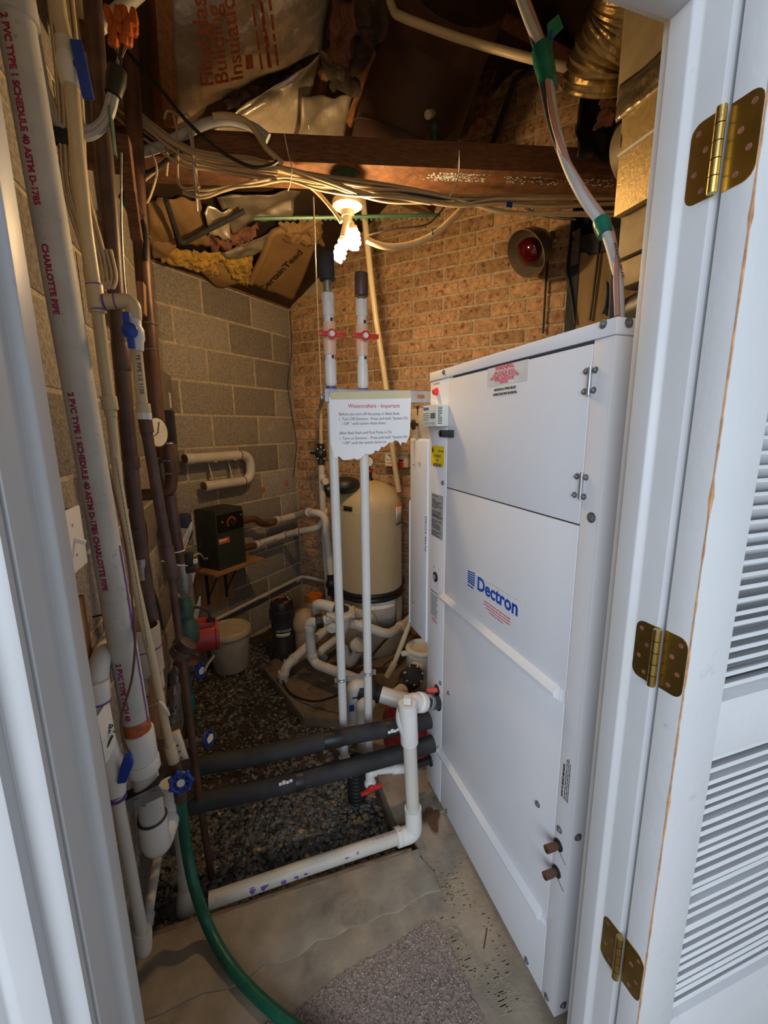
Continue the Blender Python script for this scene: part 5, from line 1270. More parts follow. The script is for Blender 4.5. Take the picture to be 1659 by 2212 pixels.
for k in range(7):
    a_ = k * 0.9; e1, e2 = _frame(V((0, -1, 1))); p = dc + V((0, -0.036, 0.036)) + (e1 * math.cos(a_) + e2 * math.sin(a_)) * 0.046
    b = MB(); b.cyl(p, p + V((0, -0.014, 0.014)), 0.005, seg=8); b.build('screw', 'porcelain', dv)
pv('pool_pipe', [aty(872, 1488, 1.77), aty(846, 1512, 1.66)], 0.033, 'pvc_old', 'cream stub pipe from the diverter toward the white tee', 0.03)
pv('pool_pipe', [aty(823, 1500, 1.66), aty(862, 1512, 1.62), aty(905, 1520, 1.60)], 0.037, 'pvc', 'fat white tee pipe behind the condensate trap', 0.03)
d2 = thing('diverter_valve', 'black diverter valve low behind the two risers', 'valve', aty(790, 1520, 1.72))
b = MB(); e = aty(800, 1495, 1.70); b.ell(e, 0.06, 0.055, 0.055, 20, 12); b.cyl(aty(772, 1490, 1.70), aty(830, 1500, 1.68), 0.041, seg=20); b.build('body', 'black', d2)
tA = pv('pool_pipe', [aty(782, 1482, 1.70), aty(763, 1482, 1.70), aty(764, 1562, 1.70)], 0.032, 'pvc_old', 'white elbow with blue marks behind the left riser', 0.05, rings=((aty(764, 1556, 1.70), aty(764, 1566, 1.70), 0.036),))
b = MB(); b.box(aty(760, 1530, 1.665), (0.022, 0.001, 0.030)); b.box(aty(766, 1508, 1.665), (0.020, 0.001, 0.008)); b.build('blue_mark', 'blue_plastic', tA)
pv('pool_pipe', [aty(800, 1520, 1.66), aty(783, 1520, 1.64), aty(786, 1620, 1.64)], 0.030, 'pvc_old', 'white elbow pipe behind the right riser', 0.05)

# ------------------------------------------------------------------ red pressure vessel
rv = thing('red_tank', 'small red steel tank standing behind the insulated hoses', 'tank', (0.70, 1.66, 0.005))
rc_ = V((0.675, 1.675, 0.005))
b = MB(); b.lathe(rc_, Z_, [(0, 0), (0.10, 0.0), (0.135, 0.02), (0.142, 0.05), (0.142, 0.15), (0.13, 0.19), (0.10, 0.215), (0.04, 0.23), (0, 0.232)], 36); b.build('shell', 'red_paint', rv)
b = MB(); b.lathe(rc_ + Z_ * 0.10, Z_, [(0.1425, -0.006), (0.145, -0.004), (0.145, 0.004), (0.1425, 0.006)], 36); b.build('weld_seam', 'red_paint', rv)

# ------------------------------------------------------------------ condensate trap in front of the cabinet
CYT = 1.228
tr = thing('condensate_trap', 'white condensate pipe with square plug standing at the cabinet', 'pipe', aty(895, 1800, CYT))
def C(px, py, dy=0.0): return aty(px, py, CYT + dy)
pipe(tr, [C(882, 1545), C(893, 1770)], 0.0242, 'pvc_old', 'riser', 22)
pipe(tr, [C(892, 1745), C(895, 1799), C(858, 1810)], 0.031, 'pvc', 'elbow', 22, 0.062)
sleeve(tr, C(856, 1809), C(866, 1806), 0.0335, 'pvc', 'elbow_collar')
sleeve(tr, C(881, 1525), C(884.5, 1604), 0.0312, 'pvc', 'coupling', 26)
q = MB(); q.cyl(C(880, 1519), C(880.5, 1537), 0.0325, seg=10); q.build('plug_hex', 'pvc', tr)
q = MB(); p = C(880, 1512); q.box(p, (0.026, 0.026, 0.022), (V((0.9, -0.43, 0)), V((0.43, 0.9, 0)), Z_)); q.build('square_plug', 'pvc', tr, bev=0.002)
pipe(tr, [C(881, 1580), C(868, 1545, 0.02), C(886, 1512, 0.04), C(915, 1518, 0.06)], 0.028, 'pvc', 'side_arm', 20, 0.05)
sleeve(tr, C(903, 1517, 0.05), C(912, 1517.5, 0.06), 0.036, 'pvc', 'arm_collar')
pl2 = thing('drain_pipe', 'long white drain pipe with purple primer spots along slab edge', 'pipe', C(650, 1895))
LL = [C(866, 1806), C(655, 1876), C(452, 1946)]
pipe(pl2, LL, 0.0245, 'pvc_old', 'pipe', 22)
rp_ = random.Random(4)
LD = (LL[2] - LL[0]).normalized()
for k, (px, py, s) in enumerate(((745, 1837, 13), (747, 1850, 7), (770, 1842, 6), (686, 1853, 7), (659, 1867, 8), (660, 1884, 7), (625, 1887, 12), (630, 1876, 9), (640, 1893, 7), (613, 1905, 7), (576, 1908, 10), (570, 1916, 8), (546, 1918, 11), (598, 1888, 6))):
    p = C(px, py); ax_ = LL[0] + LD * (p - LL[0]).dot(LD); n = (CAMP - ax_); n = (n - LD * n.dot(LD)).normalized()
    b_ = LD.cross(n).normalized(); oy = (p - ax_).dot(b_); q = MB(); ring_ = []
    for i_ in range(10):
        w = i_ * math.pi / 5; rx_, ry_ = s * 0.00125 * rp_.uniform(0.65, 1.1), s * 0.00125 * rp_.uniform(0.65, 1.2)
        yy = max(-0.021, min(0.021, oy + math.sin(w) * ry_)); nn_ = n * math.sqrt(max(0.0245 ** 2 - yy * yy, 0)) + b_ * yy
        ring_.append(ax_ + LD * (math.cos(w) * rx_) + nn_.normalized() * 0.0249)
    cy_ = max(-0.021, min(0.021, oy)); cn = ax_ + (n * math.sqrt(0.0245 ** 2 - cy_ ** 2) + b_ * cy_).normalized() * 0.0252
    rings_ = [cn]
    for fr_ in (0.3, 0.6, 0.85, 1.0):
        for p2 in ring_:
            m2 = cn.lerp(p2, fr_); hx = (m2 - LL[0]).dot(LD); a2 = LL[0] + LD * hx; rings_.append(a2 + (m2 - a2).normalized() * 0.0251)
    fs_ = [(0, 1 + k_, 1 + (k_ + 1) % 10) for k_ in range(10)]
    for lv in range(3): fs_ += [(1 + lv * 10 + k_, 1 + lv * 10 + (k_ + 1) % 10, 11 + lv * 10 + (k_ + 1) % 10, 11 + lv * 10 + k_) for k_ in range(10)]
    q.add(rings_, fs_)
    q.build('primer_spot', 'purple', pl2)
q = MB()
text('1-1/2 PVC 1120 SCH 40', 0.011, C(800, 1815) + V((0, -0.02, 0.018)), LD * -1, Z_, 'ink_crimson', pl2)

# hoses into the cabinet
hc = thing('rubber_coupling', 'black rubber coupling with steel clamp entering the cabinet', 'coupling', F(935, 1540))
pA, pB = C(910, 1517.5, 0.055), F(946, 1516)
pipe(hc, [pA, pB], 0.0275, 'black', 'sleeve', 22)
sleeve(hc, pA.lerp(pB, 0.30), pA.lerp(pB, 0.48), 0.0288, 'galv', 'hose_clamp')
q = MB(); q.box(pA.lerp(pB, 0.38) + V((0.0, -0.012, 0.030)), (0.014, 0.014, 0.012)); q.build('clamp_screw', 'galv', hc)
sleeve(hc, pB - X_ * 0.006, pB, 0.033, 'rubber', 'grommet')
def hose(label, pts, r, tape):
    t = thing('insulated_hose', label, 'hose', V(pts[len(pts) // 2])); q = MB(); s_ = spl(pts, 8); q.tube(s_, r, 20); q.build('foam', 'black_foam', t)
    for (i, w) in tape:
        a = s_[int(i * (len(s_) - 1))]; d = (s_[min(int(i * (len(s_) - 1)) + 1, len(s_) - 1)] - a).normalized(); sleeve(t, a, a + d * w, r + 0.0016, 'black', 'tape_wrap', 20)
    e = s_[-1]; sleeve(t, e - X_ * 0.03, e, r * 0.6, 'rubber', 'grommet')
    return t
h1 = hose('upper black foam-insulated hose crossing to the cabinet', [aty(300, 1690, 1.44), aty(430, 1655, 1.43), aty(560, 1632, 1.43), aty(700, 1600, 1.42), aty(830, 1575, 1.40), F(928, 1556)], 0.0315, ((0.62, 0.07), (0.80, 0.05)))
h2 = hose('lower black foam-insulated hose crossing to the cabinet', [aty(300, 1765, 1.37), aty(430, 1733, 1.37), aty(600, 1698, 1.37), aty(740, 1662, 1.37), aty(850, 1632, 1.37), F(935, 1606)], 0.0325, ((0.45, 0.03),))
for (px, py, y, o_) in ((850, 1579, 1.364, h1), (617, 1690, 1.335, h2)):
    q = MB(); c0 = aty(px, py, y)
    for k in range(4): q.box(c0 + V((0.012 * (k - 1.5), -0.002, 0.003 * (k % 2))), (0.010, 0.003, 0.010 if k != 1 else 0.014))
    q.build('paint_fleck', 'paper', o_)
cable('cream_tube', [F(905, 1608, 0.04), aty(830, 1640, 1.41), aty(775, 1660, 1.41)], 0.007, 'cpvc', 'thin cream tube lying behind the lower black hose', cat='tube')
# small drain with red valve
sd = thing('drain_valve', 'short white drain pipe with red valve handle by the trap', 'valve', aty(800, 1715, 1.38))
e0 = aty(800, 1666, 1.385); e1 = aty(872, 1660, 1.385)
pipe(sd, [e1, e0, aty(800, 1704, 1.38)], 0.0145, 'pvc', 'pipe', 18, 0.03)
pipe(sd, [aty(812, 1666, 1.385), aty(799, 1668, 1.385), aty(800, 1684, 1.384)], 0.0185, 'pvc', 'elbow', 18, 0.02)
sleeve(sd, aty(848, 1662, 1.385), e1, 0.0185, 'pvc', 'coupling')
b = MB(); vc = aty(800, 1692, 1.382); b.ell(vc, 0.024, 0.022, 0.026, 18, 12); b.build('valve_body', 'pvc', sd)
b = MB(); hv = aty(803, 1706, 1.352); b.cyl(hv + V((0, 0.012, 0)), hv, 0.0135, seg=16); b.box(hv + V((-0.026, -0.001, -0.004)), (0.036, 0.010, 0.014), (V((0.97, 0, 0.22)), Y_, V((-0.22, 0, 0.97)))); b.box(hv + V((0.026, -0.001, 0.008)), (0.036, 0.010, 0.014), (V((0.95, 0, 0.30)), Y_, V((-0.30, 0, 0.95)))); b.build('valve_handle', 'red_plastic', sd, bev=0.002)
sb = pipe(sd, [e1, F(930, 1642)], 0.0155, 'black', 'black_stub', 18); sleeve(sd, F(930, 1642) - X_ * 0.006, F(930, 1642), 0.024, 'rubber', 'grommet')
# black corrugated drain
cg = thing('corrugated_drain', 'black corrugated drain pipe rising from the gravel', 'pipe', aty(770, 1745, 1.52))
b = MB(); a = aty(771, 1740, 1.52); a.z = -0.06; pr = []
for k in range(12): pr += [(0.034, k * 0.0175), (0.038, k * 0.0175 + 0.004), (0.038, k * 0.0175 + 0.010), (0.034, k * 0.0175 + 0.0135)]
pr += [(0.030, pr[-1][1]), (0.030, 0.05), (0, 0.05)]
b.lathe(a, Z_, pr, 26); b.build('hose', 'black', cg)
# oak leaf on the slab
lf = MB(); lc = atz(930, 1765, 0.008); pts = []
for k in range(28):
    w = 2 * math.pi * k / 28; rr_ = 0.022 + 0.035 * abs(math.cos(w * 2.0 + 0.4)) * (0.6 + 0.4 * math.sin(3 * w)); pts.append(lc + V((math.cos(w) * rr_, math.sin(w) * rr_ * 1.2, 0.003 * math.sin(5 * w))))
lf.prism(pts, (0, 0, 0.0012)); tag(lf.build('leaf', 'leaf'), 'brown fallen oak leaf beside the cabinet foot', 'leaf')
b = MB(); b.bar(atz(1045, 2050, -0.006), atz(1052, 2005, -0.006), 0.004, 0.004); tag(b.build('twig', 'leaf'), 'small dark twig on the floor between carpet and cabinet', 'twig')

# ------------------------------------------------------------------ chlorinator, bucket, jug
cc = aty(614, 1405, 2.74); ch = thing('chlorinator', 'dark cylindrical chlorinator with black cap by the bucket', 'chlorinator', V((cc.x, cc.y, -0.04)))
c0 = V((cc.x, cc.y, -0.04)); ht = aty(612, 1296, 2.74).z + 0.04
b = MB(); b.lathe(c0, Z_, [(0, 0), (0.082, 0), (0.082, 0.02), (0.076, 0.05), (0.070, 0.06), (0.074, ht - 0.10), (0, ht - 0.10)], 30); b.build('body', 'chlor', ch)
b = MB(); b.lathe(c0, Z_, [(0.074, ht - 0.12), (0.083, ht - 0.115), (0.083, ht - 0.06), (0.075, ht - 0.055), (0.075, ht - 0.02), (0.066, ht), (0.045, ht), (0.043, ht - 0.01), (0, ht - 0.012)], 30); b.build('cap', 'black', ch)
for (a0, a1, m) in ((2.6, 4.6, 'label_orange'), (0.2, 0.9, 'label_orange'), (1.3, 1.6, 'label_white'), (2.0, 2.3, 'label_white')):
    q = MB(); q.torus(c0 + Z_ * (ht + 0.001), Z_, 0.053, 0.004, 12, 6, a0, a1); q.build('cap_print', m, ch)
dcm = (V((0, 0, 0)) - V((c0.x, c0.y, 0))).normalized(); rtc = V((-dcm.y, dcm.x, 0))
if rtc.x < 0: rtc = -rtc
lp = c0 + dcm * 0.0765 + Z_ * (ht * 0.48)
text('HAYWARD', 0.024, lp - rtc * 0.052 + Z_ * 0.030, rtc, Z_, 'label_white', ch, wrap=(c0, Z_, 0.0755))
b = MB(); n = 8
vs = []; fs = []
for k in range(n + 1):
    w = (k / n - 0.5) * 1.3; d = dcm * math.cos(w) + rtc * math.sin(w)
    for z in (0.0, 0.024): vs.append(c0 + d * 0.0755 + Z_ * (ht * 0.48 - 0.004 + z))
for k in range(n): fs.append((2 * k, 2 * k + 1, 2 * k + 3, 2 * k + 2))
b.add(vs, fs); b.build('label_strip', 'tape_cream', ch, thick=0.0006)
b = MB(); b.cyl(c0 + dcm * 0.07 + Z_ * 0.05, c0 + dcm * 0.095 + Z_ * 0.05, 0.026, seg=20); dk = b.build('drain_boss', 'chlor', ch)
b = MB(); b.cyl(c0 + dcm * 0.095 + Z_ * 0.05, c0 + dcm * 0.112 + Z_ * 0.05, 0.009, seg=12); b.build('drain_plug', 'label_white', dk)
bk = aty(500, 1430, 2.78); c0 = V((bk.x, bk.y, -0.045)); zt = aty(503, 1352, 2.78).z + 0.045
bt = thing('bucket', 'dirty white plastic bucket with lid on the gravel', 'bucket', c0)
b = MB(); b.lathe(c0, Z_, [(0, 0), (0.108, 0), (0.112, 0.01), (0.128, zt - 0.06), (0.128, zt - 0.03), (0, zt - 0.03)], 40); b.build('pail', 'bucket', bt)
b = MB(); b.lathe(c0, Z_, [(0.129, zt - 0.045), (0.137, zt - 0.043), (0.137, zt - 0.012), (0.131, zt - 0.004), (0.122, zt - 0.004), (0.119, zt - 0.012), (0, zt - 0.012)], 40); b.build('lid', 'bucket_lid', bt)
b = MB(); b.torus(c0 + Z_ * (zt - 0.09) + V((0.03, -0.10, 0)), V((0.5, 1, 0.8)), 0.06, 0.0025, 16, 6, 3.6, 6.0); b.build('bail_handle', 'steel', bt)
jc = aty(681, 1310, 2.95); jg = thing('jug', 'tan plastic jug with orange cap in the far corner', 'jug', V((jc.x, jc.y, -0.05)))
b = MB(); c0 = V((jc.x, jc.y, -0.05)); zj = aty(681, 1297, 2.95).z + 0.05; b.lathe(c0, Z_, [(0, 0), (0.10, 0), (0.115, 0.05), (0.11, 0.16), (0.075, zj - 0.06), (0.055, zj), (0, zj)], 28); b.build('body', 'jug', jg)
b = MB(); b.lathe(c0, Z_, [(0.056, zj), (0.056, zj + 0.045), (0.05, zj + 0.05), (0, zj + 0.05)], 24); b.build('cap', 'jug_cap', jg)
b = MB(); p = aty(660, 1345, 2.72); b.ell(V((p.x, p.y, p.z)), 0.09, 0.08, 0.10, 24, 14); b.cyl(V((p.x, p.y, -0.03)), V((p.x, p.y, p.z)), 0.075, seg=24); tag(b.build('round_canister', 'jug'), 'rounded tan canister between the chlorinator and white pipes', 'canister')

# ------------------------------------------------------------------ heater on its shelf
def CB(b_, s0, s1, o0, o1, z0, z1): return b_.box((cw(s0, z0, o0) + cw(s1, z1, o1)) / 2, (abs(s1 - s0), abs(o1 - o0), abs(z1 - z0)), (UD, VD, Z_))
sh = thing('wall_shelf', 'small brown wooden shelf bracketed to the block wall', 'shelf', cw(-0.85, 0.3, 0.1))
b = MB(); CB(b, -1.07, -0.66, 0.0, 0.235, 0.614, 0.632); b.build('board', 'wood_shelf', sh, bev=0.002)
b = MB(); CB(b, -1.05, -0.74, 0.001, 0.018, 0.33, 0.613); b.build('backer', 'wood_plank', sh)
for s in (-0.98, -0.83):
    b = MB(); CB(b, s, s + 0.022, 0.018, 0.022, 0.36, 0.613); CB(b, s, s + 0.022, 0.018, 0.20, 0.608, 0.6135); b.bar(cw(s + 0.011, 0.40, 0.02), cw(s + 0.011, 0.608, 0.15), 0.01, 0.004); b.build('bracket', 'black_matte', sh)
ht_ = thing('pool_heater', 'dark green electric pool heater box on the wall shelf', 'heater', cw(-0.9, 0.633, 0.1))
b = MB(); CB(b, -1.005, -0.785, 0.012, 0.198, 0.633, 1.012); b.build('case', 'heater_green', ht_, bev=0.004)
b = MB(); CB(b, -0.995, -0.787, 0.198, 0.2005, 0.872, 0.985); pn = b.build('control_panel', 'heater_panel', ht_)
oc = cw(-0.885, 0.925, 0.2008); b = MB()
for k in range(14):
    a_ = math.radians(220 - k * 17); b.box(oc + UD * math.cos(a_) * 0.032 + Z_ * math.sin(a_) * 0.032, (0.008, 0.008, 0.0008), (UD, Z_, VD))
b.build('dial_scale', 'label_orange', pn)
b = MB(); b.cyl(oc, oc + VD * 0.014, 0.022, seg=20); b.build('dial_knob', 'black', pn)
b = MB(); b.cyl(cw(-0.958, 0.937, 0.2005), cw(-0.958, 0.937, 0.205), 0.006, seg=12); b.build('pilot_lamp', 'label_orange', pn)
b = MB(); CB(b, -0.812, -0.797, 0.2005, 0.201, 0.955, 0.962); b.build('panel_print', 'label_grey', pn)
b = MB(); CB(b, -0.994, -0.91, 0.198, 0.199, 0.800, 0.835); lb = b.build('maker_sticker', 'label_orange', ht_)
b = MB(); CB(b, -0.992, -0.93, 0.199, 0.1994, 0.817, 0.827); b.build('sticker_text', 'label_white', lb)
b = MB(); p = cw(-1.005, 0.70, 0.09); b.cyl(p, p - UD * 0.02, 0.010, seg=12); b.build('cord_gland', 'steel', ht_)
cable('heater_lead', [p - UD * 0.02, aty(430, 1196, 2.55), aty(414, 1205, 2.45)], 0.006, 'cable_cream', 'cream power cord leaving the left side of the heater', cat='cord')
cable('thin_wire', [cw(-1.005, 0.80, 0.06), atc(432, 1180, 0.2), atc(410, 1176, 0.2)], 0.003, 'box_green', 'thin dark wire behind the heater', cat='wire')
hpA = thing('heater_pipe', 'upper heater pipe, brown hose joined to white pvc', 'pipe', atc(595, 1125, 0.1))
b = MB(); b.tube(spl([cw(-0.785, atc(530, 1124, 0.1).z, 0.10), atc(548, 1121, 0.11), atc(566, 1131, 0.12), atc(582, 1131, 0.12), atc(596, 1125, 0.12)], 6), 0.024, 16); b.build('brown_hose', 'copper_warm', hpA)
W1 = [atc(594, 1125, 0.12), atc(640, 1113, 0.11), atb(668, 1106, 0.34), atb(702, 1110, 0.34), atb(706, 1160, 0.34), atb(715, 1240, 0.34)]
b = MB(); b.tube(fil(W1, 0.07), 0.0265, 18); b.build('white_pipe', 'pvc_old', hpA)
for a, c in ((0, 1), (1, 2), (2, 1)): 
    p = W1[a]; d = (W1[c] - p).normalized(); sleeve(hpA, p, p + d * 0.035, 0.0315, 'pvc_old', 'coupling'); sleeve(hpA, p + d * 0.035, p + d * 0.040, 0.0318, 'maroon', 'primer_ring')
hpB = thing('heater_pipe', 'lower heater pipe with printed white pvc sections', 'pipe', atc(600, 1165, 0.1))
b = MB(); b.tube([cw(-0.785, atc(534, 1180, 0.1).z, 0.10), atc(552, 1178, 0.1)], 0.024, 16); b.build('brown_hose', 'copper_warm', hpB)
W2 = [atc(550, 1178, 0.1), atc(615, 1156, 0.1), atb(642, 1149, 0.30), atb(682, 1142, 0.30), atb(698, 1128, 0.28), atb(702, 1100, 0.22)]
b = MB(); b.tube(fil(W2, 0.05), 0.0255, 18); b.build('white_pipe', 'pvc_old', hpB)
for a, c in ((0, 1), (1, 2), (2, 3)):
    p = W2[a]; d = (W2[c] - p).normalized(); sleeve(hpB, p, p + d * 0.035, 0.0305, 'pvc_old', 'coupling'); sleeve(hpB, p + d * 0.035, p + d * 0.040, 0.0308, 'maroon', 'primer_ring')
d = (W2[1] - W2[0]).normalized(); text('PVC 1120 SCH 40', 0.018, W2[0] + d * 0.06 + VD * 0.0265 - Z_ * 0.004, d, Z_, 'ink_black', hpB)
# riser in the corner with black valves
cr_ = thing('corner_riser', 'cream riser pipe with black ball valve in the far corner', 'pipe', atb(700, 1290, 0.24))
def Q_(px, py): return atb(px, py, 0.24)
pipe(cr_, [Q_(692, 880), Q_(694, 962)], 0.0135, 'cpvc', 'thin_pipe'); pipe(cr_, [Q_(694, 1000), Q_(698, 1110), Q_(712, 1330)], 0.0235, 'pvc_old', 'pipe')
b = MB(); p = Q_(693, 980); b.ell(p, 0.044, 0.044, 0.046, 20, 12); b.cyl(Q_(693, 958), Q_(694, 1004), 0.027, seg=18); b.bar(p, p - VD * 0.09 + V((0, 0, 0.005)), 0.018, 0.018); b.build('ball_valve', 'black', cr_)
for px, py in ((686, 970), (700, 972), (687, 990), (700, 990), (693, 966)):
    q = MB(); q.cyl(aty(px, py, p.y - 0.040), aty(px, py, p.y - 0.046), 0.004, seg=8); q.build('screw', 'steel', cr_)
sleeve(cr_, Q_(696, 1025), Q_(697, 1056), 0.0275, 'pvc_old', 'tee'); pipe(cr_, [Q_(697, 1040), Q_(712, 1038) - UD * 0.05], 0.0235, 'pvc_old', 'tee_branch')
b = MB(); p = atb(716, 1262, 0.34); b.ell(p, 0.042, 0.042, 0.05, 20, 12); b.cyl(p + Z_ * 0.07, p - Z_ * 0.08, 0.030, seg=18); b.bar(p, p + V((0.11, 0, -0.05)), 0.02, 0.02); b.build('lower_valve', 'black', cr_)
b = MB(); p = aty(745, 1048, 2.62); b.ell(p, 0.10, 0.09, 0.055, 22, 12); b.cyl(p, aty(705, 1062, 2.6), 0.04, seg=18); tag(b.build('pump_head', 'black'), 'black rounded motor cover behind the left riser above the tank', 'motor')
cable('lever_wire', [aty(694, 850, 1.68), aty(696, 866, 1.70), aty(692, 880, 1.95), Q_(692, 884)], 0.008, 'steel', 'small steel hook at the foot of the pull cord', cat='hook')
# pvc rack on the block wall
rk = thing('pipe_rack', 'u-shaped white pvc pipe hung on the block wall', 'pipe', atc(470, 1050, 0.07))
Rk = [atc(399, 993, 0.08), atc(522, 982, 0.08), atc(541, 1008, 0.08), atc(528, 1038, 0.08), atc(440, 1052, 0.08)]
zT = (Rk[0].z + Rk[1].z) / 2; zB = (Rk[3].z + Rk[4].z) / 2
def sof(p): return (p - KC).dot(UD)
s0, s1, s2 = sof(Rk[0]), sof(Rk[2]), sof(Rk[4])
b = MB(); b.tube(fil([cw(s0, zT, 0.08), cw(s1, zT, 0.08), cw(s1, zB, 0.08), cw(s2, zB, 0.08)], 0.085, 8), 0.031, 22); b.build('pipe', 'pvc_old', rk)
for s, z in ((s0, zT), (s2, zB)):
    b = MB(); b.cyl(cw(s - 0.0008, z, 0.08), cw(s + 0.001, z, 0.08), 0.0265, seg=20); b.build('open_end', 'wood_dark', rk)  # dark brown disc paints the shaded bore of the open pipe
    sleeve(rk, cw(s, z, 0.08), cw(s + 0.05, z, 0.08), 0.0335, 'pvc_old', 'socket')
for s, z in ((s1 - 0.095, zT), (s1 - 0.075, zB)): sleeve(rk, cw(s, z, 0.08), cw(s + 0.007, z, 0.08), 0.0335, 'maroon', 'primer_ring')
for s in (s0 + 0.20, s0 + 0.36):
    b = MB(); b.bar(cw(s, zT - 0.03, 0.035), cw(s + 0.015, zB + 0.02, 0.05), 0.022, 0.006); b.bar(cw(s, zT - 0.028, 0.02), cw(s, zT - 0.028, 0.11), 0.012, 0.006); b.build('hanger', 'pvc_old', rk)
# pipe along the foot of the walls
wp = thing('wall_pipe', 'thin printed white pipe running low along the block wall', 'pipe', cw(-0.4, 0.2, 0.03))
b = MB(); b.tube(fil([cw(-1.05, 0.235, 0.03), cw(-0.035, 0.262, 0.03), bw(0.10, 0.262, 0.03), bw(0.42, 0.25, 0.03)], 0.04), 0.0145, 14); b.build('pipe', 'pvc_old', wp)
for s in (-0.48, -0.10): sleeve(wp, cw(s, 0.248, 0.03), cw(s + 0.03, 0.249, 0.03), 0.0175, 'pvc_old', 'coupling')
text('PVC 1120 SCHEDULE 40 ASTM D1785 120 PSI NSF-PW', 0.017, cw(-0.93, 0.232, 0.046), UD + Z_ * 0.027, Z_, 'ink_black', wp)
cable('wall_wire', [atc(626, 672, 0.02), atc(630, 760, 0.02), atc(622, 830, 0.02), atc(632, 900, 0.02), atc(640, 960, 0.02), atc(634, 1030, 0.02)], 0.003, 'box_green', 'thin dark wire hanging down the corner of the block wall', cat='wire')
for px, py, lb in ((569, 1058, 'lower'), (619, 1043, 'upper')):
    b = MB(); p = atc(px, py, 0.004); b.ell(p, 0.012, 0.008, 0.02, 10, 8); tag(b.build('sealant_blob', 'orange_primer'), '%s orange sealant blob on the block wall' % lb, 'sealant')
# timer box on the bricks
tb_ = thing('chlorinator_controller', 'tan water purifier control box with red button on the bricks', 'controller', atb(855, 1012, 0.03))
p0 = atb(831, 978, 0.07); p1 = atb(881, 1010, 0.07)
tA_, tB_ = (p0 - KC).dot(VD), (p1 - KC).dot(VD)
b = MB(); zz0, zz1 = p1.z, p0.z
b.box((bw(tA_, zz0, 0.0) + bw(tB_, zz1, 0.07)) / 2, (tB_ - tA_, 0.07, zz1 - zz0), (VD, UD, Z_)); b.build('case', 'plenum_beige', tb_, bev=0.004)
w = tB_ - tA_; h = zz1 - zz0
def TB_(u, v_): return bw(tA_ + w * u, zz0 + h * v_, 0.0706)
b = MB(); b.prism([TB_(0.04, 0.08), TB_(0.5, 0.08), TB_(0.5, 0.92), TB_(0.04, 0.92)], -UD * 0.0006); b.build('left_label', 'label_white', tb_)
text('CARIBBEAN', 0.030, TB_(0.50, 0.78) - UD * 0.001, VD, Z_, 'ink_black', tb_, sx=0.8); text('C-L-E-A-R', 0.028, TB_(0.58, 0.62) - UD * 0.001, VD, Z_, 'ink_black', tb_, sx=0.8)
b = MB(); b.prism([TB_(0.62, 0.44), TB_(0.82, 0.44), TB_(0.82, 0.56), TB_(0.62, 0.56)], -UD * 0.003); b.build('display', 'ink_black', tb_)
b = MB(); b.cyl(TB_(0.70, 0.22), TB_(0.70, 0.22) - UD * 0.012, 0.022, seg=18); b.build('red_button', 'red_plastic', tb_)
scribble([(0, 0.08), (0.005, 0.07), (0, 0.08), (0.01, 0.06)], TB_(0.08, 0.5) - UD * 0.001, VD, Z_, 'ink_red', tb_, 0.022, 0.008)
b = MB(); b.prism([TB_(0.1, 0.88), TB_(0.36, 0.88), TB_(0.30, 0.62)], -UD * 0.0009); b.build('arrow_mark', 'ink_grey', tb_)

# ------------------------------------------------------------------ left wall: big drain riser with red print
def A(y): return lambda px, py, dy=0.0: aty(px, py, y + dy)
P1 = A(1.10)
bp = thing('drain_riser', 'large dusty white pvc riser with red lettering by the door jamb', 'pipe', P1(335, 1835))
top_, bot_ = P1(16, -60), P1(330, 1770)
ax_d = (bot_ - top_).normalized()
def onp(py):
    lo, hi = 0.0, 1.0
    for _ in range(40):
        m = (lo + hi) / 2; w = proj(top_.lerp(bot_, m))
        if w[1] < py: lo = m
        else: hi = m
    return top_.lerp(bot_, lo)
pipe(bp, [top_, bot_], 0.0302, 'pvc_dusty', 'pipe', 28)
sleeve(bp, onp(-60), onp(46), 0.0362, 'pvc_dusty', 'top_coupling', 28)
sleeve(bp, onp(1297), onp(1385), 0.0307, 'pvc_dusty', 'worn_band', 28)
sleeve(bp, onp(1553), onp(1584), 0.0312, 'orange_primer', 'orange_primer', 28)
sleeve(bp, onp(1578), onp(1640), 0.0365, 'pvc', 'coupling', 28); sleeve(bp, onp(1640), onp(1662), 0.0385, 'pvc', 'coupling_lip', 28)
vc_ = (CAMP - onp(900)); vc_ = (vc_ - ax_d * vc_.dot(ax_d)).normalized(); rt_ = vc_.cross(ax_d).normalized()
if rt_.x < 0: rt_ = -rt_
nn_ = (vc_ * 0.86 - rt_ * 0.5).normalized()
for py, s_ in ((60, '2 PVC TYPE 1 SCHEDULE 40 ASTM D-1785'), (540, 'CHARLOTTE PIPE'), (850, '2 PVC TYPE 1 SCHEDULE 40 ASTM D-1785 CHARLOTTE PIPE'), (1420, '2 PVC TYPE 1 SCH 40'), (1700, 'PIPE')):
    p = onp(py) + nn_ * 0.0302
    text(s_, 0.0165, p - nn_.cross(ax_d) * 0.006, ax_d, nn_.cross(ax_d), 'ink_crimson', bp, wrap=(onp(py), ax_d, 0.0302), bold=0.0007)
for dn, py0, py1 in ((0.75, 1290, 1560), (0.95, 1180, 1350)):
    n2 = (vc_ * 0.55 + rt_ * dn).normalized(); q = MB(); rr_ = random.Random(int(py0)); pts = [onp(py0 + (py1 - py0) * k / 12) + (n2 + rt_ * rr_.uniform(-0.06, 0.06)).normalized() * 0.0303 for k in range(13)]
    q.tube(pts, 0.0022, 6); q.build('primer_drip', 'purple', bp)
u0 = bot_; u1 = P1(338, 1836); u2 = P1(372, 1822, 0.11); u3 = P1(366, 1775, 0.11); u4 = P1(372, 1690, 0.13)
